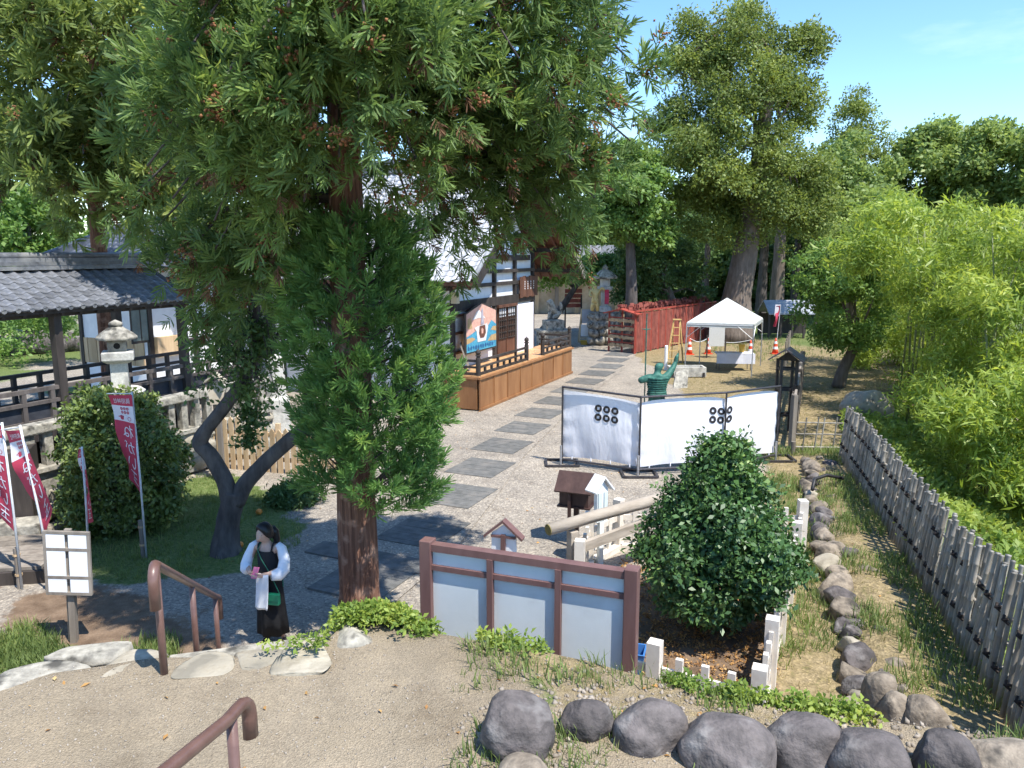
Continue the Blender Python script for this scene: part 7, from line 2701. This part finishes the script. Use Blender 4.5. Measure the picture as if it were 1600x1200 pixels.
bark_tube('limb', [P(398, 560), P(420, 545, .1), P(438, 520, .2), P(446, 480, .3)], [.07, .05, .035, .015], M_TRK, ptr, 10, .05, 4)
tw = MB()
pos = []
for i in range(60):
    a = P(rr.uniform(385, 410), rr.uniform(440, 600))
    e = P(rr.uniform(285, 450), rr.uniform(430, 640), rr.uniform(-.6, .6))
    m = a.lerp(e, .5) + Z3 * rr.uniform(0, .2)
    tw.tube([a, m, e], [.014, .009, .004], 5)
    for t in np.linspace(.35, 1, 8):
        q = (a.lerp(m, t * 2) if t < .5 else m.lerp(e, t * 2 - 1))
        pos.append([q.x + rr.gauss(0, .07), q.y + rr.gauss(0, .07), q.z + rr.gauss(0, .06)])
for i in range(120):       # ivy hanging from the left limb
    q = P(rr.gauss(385, 10), rr.uniform(600, 700))
    pos.append([q.x, q.y + .1, q.z])
tw.build('twigs', M_TRK, ptr)
foliage('leaves', LV_C, pos, np.random.default_rng(1).normal(size=(len(pos), 3)) + np.array([0, 0, .4]), np.random.default_rng(2).uniform(.12, .22, len(pos)), L_DARK, ptr, kind='stuff')

# ------------------------------------------------------------------ grass, weeds, litter
def sow(n, xr_, yr_, fn):
    x, y = rg3.uniform(*xr_, n), rg3.uniform(*yr_, n)
    k = fn(x, y)
    return x[k], y[k]


def grass(name, label, xy, zf, h0, h1, material, temps=TUFT, spread=.5, origin=(0, 0, 0)):
    x, y = xy
    n = len(x)
    pos = np.stack([x, y, zf(x, y) - .01], -1)
    d = rg3.normal(size=(n, 3)) * .18 + np.array([0, 0, 1.0])
    return foliage(name, temps, pos, d, rg3.uniform(h0, h1, n), material, None, np.clip(vnoise(x, y, 1.1, 51) * .8 + rg3.normal(.05, .15, n), 0, 1), kind='stuff', label=label, cat='grass', origin=origin)


lawn_xy = sow(9000, (-9, -2.5), (10.2, 17.5), lambda x, y: inpoly(x, y, LAWN) & (vnoise(x, y, 1.3, 55) > .22) | (inpoly(x, y, LAWN) & (rg3.random(len(x)) < .35)))
grass('lawn_grass', 'short green grass around the pruned tree', lawn_xy, gz, .05, .13, L_GRASS, origin=(-5, 12, 0))
lg_xy = sow(4200, (-11, -3.9), (8.2, 9.4), lambda x, y: inpoly(x, y, LEFTG) & (vnoise(x, y, 1.5, 56) > .25))
grass('verge_grass', 'longer sunlit grass at the foot of the signboard', lg_xy, gz, .07, .22, L_GRASS, origin=(-6, 9, 0))
st_xy = sow(14000, (2.5, 9), (5.6, 18.5), lambda x, y: (x > xr(y) - .9) & (x < xf(y) + .1) & (vnoise(x, y, 1.2, 57) > .42) & (x > 3.1))
grass('strip_weeds', 'green weeds in the strip along the bamboo fence', st_xy, gz, .06, .24, L_GRASS, origin=(6, 11, 0))
dg_xy = sow(6500, (2.9, 15), (6, 30), lambda x, y: (x > xr(y) - 1.0) & (x < xf(y) + .4))
grass('dry_strip_grass', 'dry straw coloured grass in the strip beside the picket enclosure', dg_xy, gz, .04, .12, L_DRYG, origin=(6, 12, 0))
tw_xy = sow(1700, (-.4, 3.6), (4.0, 5.9), lambda x, y: (y < ye(x) - .02) & (vnoise(x, y, 2.6, 21) > .55))
grass('terrace_weeds', 'tufts of grass between the boulders on the terrace', tw_xy, tz, .05, .17, L_GRASS, origin=(1.5, 5, TZ))
fg_xy = sow(2200, (9, 24), (34, 56), lambda x, y: x > 10 + (y - 40) * .12)
grass('far_grass', 'sunny grass around the low shelter under the trees', fg_xy, gz, .12, .28, L_GRASS, origin=(15, 44, 0))
# a few fallen leaves on the open ground
x = np.concatenate([rg3.uniform(-4.5, 3, 60), rg3.uniform(-4.5, 6, 420)])
y = np.concatenate([rg3.uniform(4.0, 5.6, 60), rg3.uniform(8.6, 26, 420)])
zz_ = np.where(np.arange(len(x)) < 60, tz(x, y), gz(x, y)) + .012
kp = (np.arange(len(x)) >= 60) | (y < ye(x) - .1)
one = [T_leaves(130 + i, 1, 1.0, .5, .05, 1.0) for i in range(3)]
foliage('fallen_leaves', one, np.stack([x, y, zz_], -1)[kp], (rg3.normal(size=(len(x), 3)) * .15 + np.array([0, 0, 1]))[kp], rg3.uniform(.03, .065, len(x))[kp], L_LITTER, None, kind='stuff', label='single fallen leaves scattered over the open ground', cat='leaf litter', origin=(0, 12, 0))
# leaf litter and pebbles
x, y = sow(2600, (1.0, 4.5), (6.8, 11.6), lambda x, y: inpoly(x, y, [(1.0, 7.6), (2.5, 6.9), (4.6, 11.8), (1.8, 11.8)]))
foliage('leaf_litter', LV_C, np.stack([x, y, gz(x, y) + .015], -1), rg3.normal(size=(len(x), 3)) * .3 + np.array([0, 0, 1]), rg3.uniform(.05, .1, len(x)), L_LITTER, None, kind='stuff', label='brown fallen leaves under the glossy shrub', cat='leaf litter', origin=(2.6, 9, 0))
oc = (np.array([(1, 0, 0), (0, 1, 0), (-1, 0, 0), (0, -1, 0), (0, 0, .6), (0, 0, -.6)], float), np.array([(0, 1, 4), (1, 2, 4), (2, 3, 4), (3, 0, 4), (1, 0, 5), (2, 1, 5), (3, 2, 5), (0, 3, 5)]), np.zeros(6))
x, y = sow(5000, (-5, 4), (3.6, 6.2), lambda x, y: (y < ye(x) - .02) & (vnoise(x, y, 1.4, 61) + .5 * (x > -.2) > .42))
sz_ = rg3.uniform(.004, .014, len(x))
bx_ = np.concatenate([rg3.normal(b_[0], 45, 150) for b_ in BLD])
by_ = np.concatenate([rg3.normal(b_[1] + 5, 26, 150) for b_ in BLD])
bp_ = np.array([G(a_, b_, TZ)[:] for a_, b_ in zip(bx_, by_)])
bp_ = bp_[bp_[:, 1] < ye(bp_[:, 0]) - .03]
x, y = np.concatenate([x, bp_[:, 0]]), np.concatenate([y, bp_[:, 1]])
sz_ = np.concatenate([sz_, rg3.uniform(.008, .032, len(bp_))])
V, F, i_, _ = scatter(oc, np.stack([x, y, tz(x, y) + .002], -1), rots(rg3.normal(size=(len(x), 3))), sz_)
npmesh('pebbles', V, F, mat('pebble', (.17, .14, .105), (.40, .35, .29), 3, .9, lo=.3, hi=.7), kind='stuff', label='small pale pebbles scattered on the terrace', cat='pebbles', origin=(0, 5, TZ))
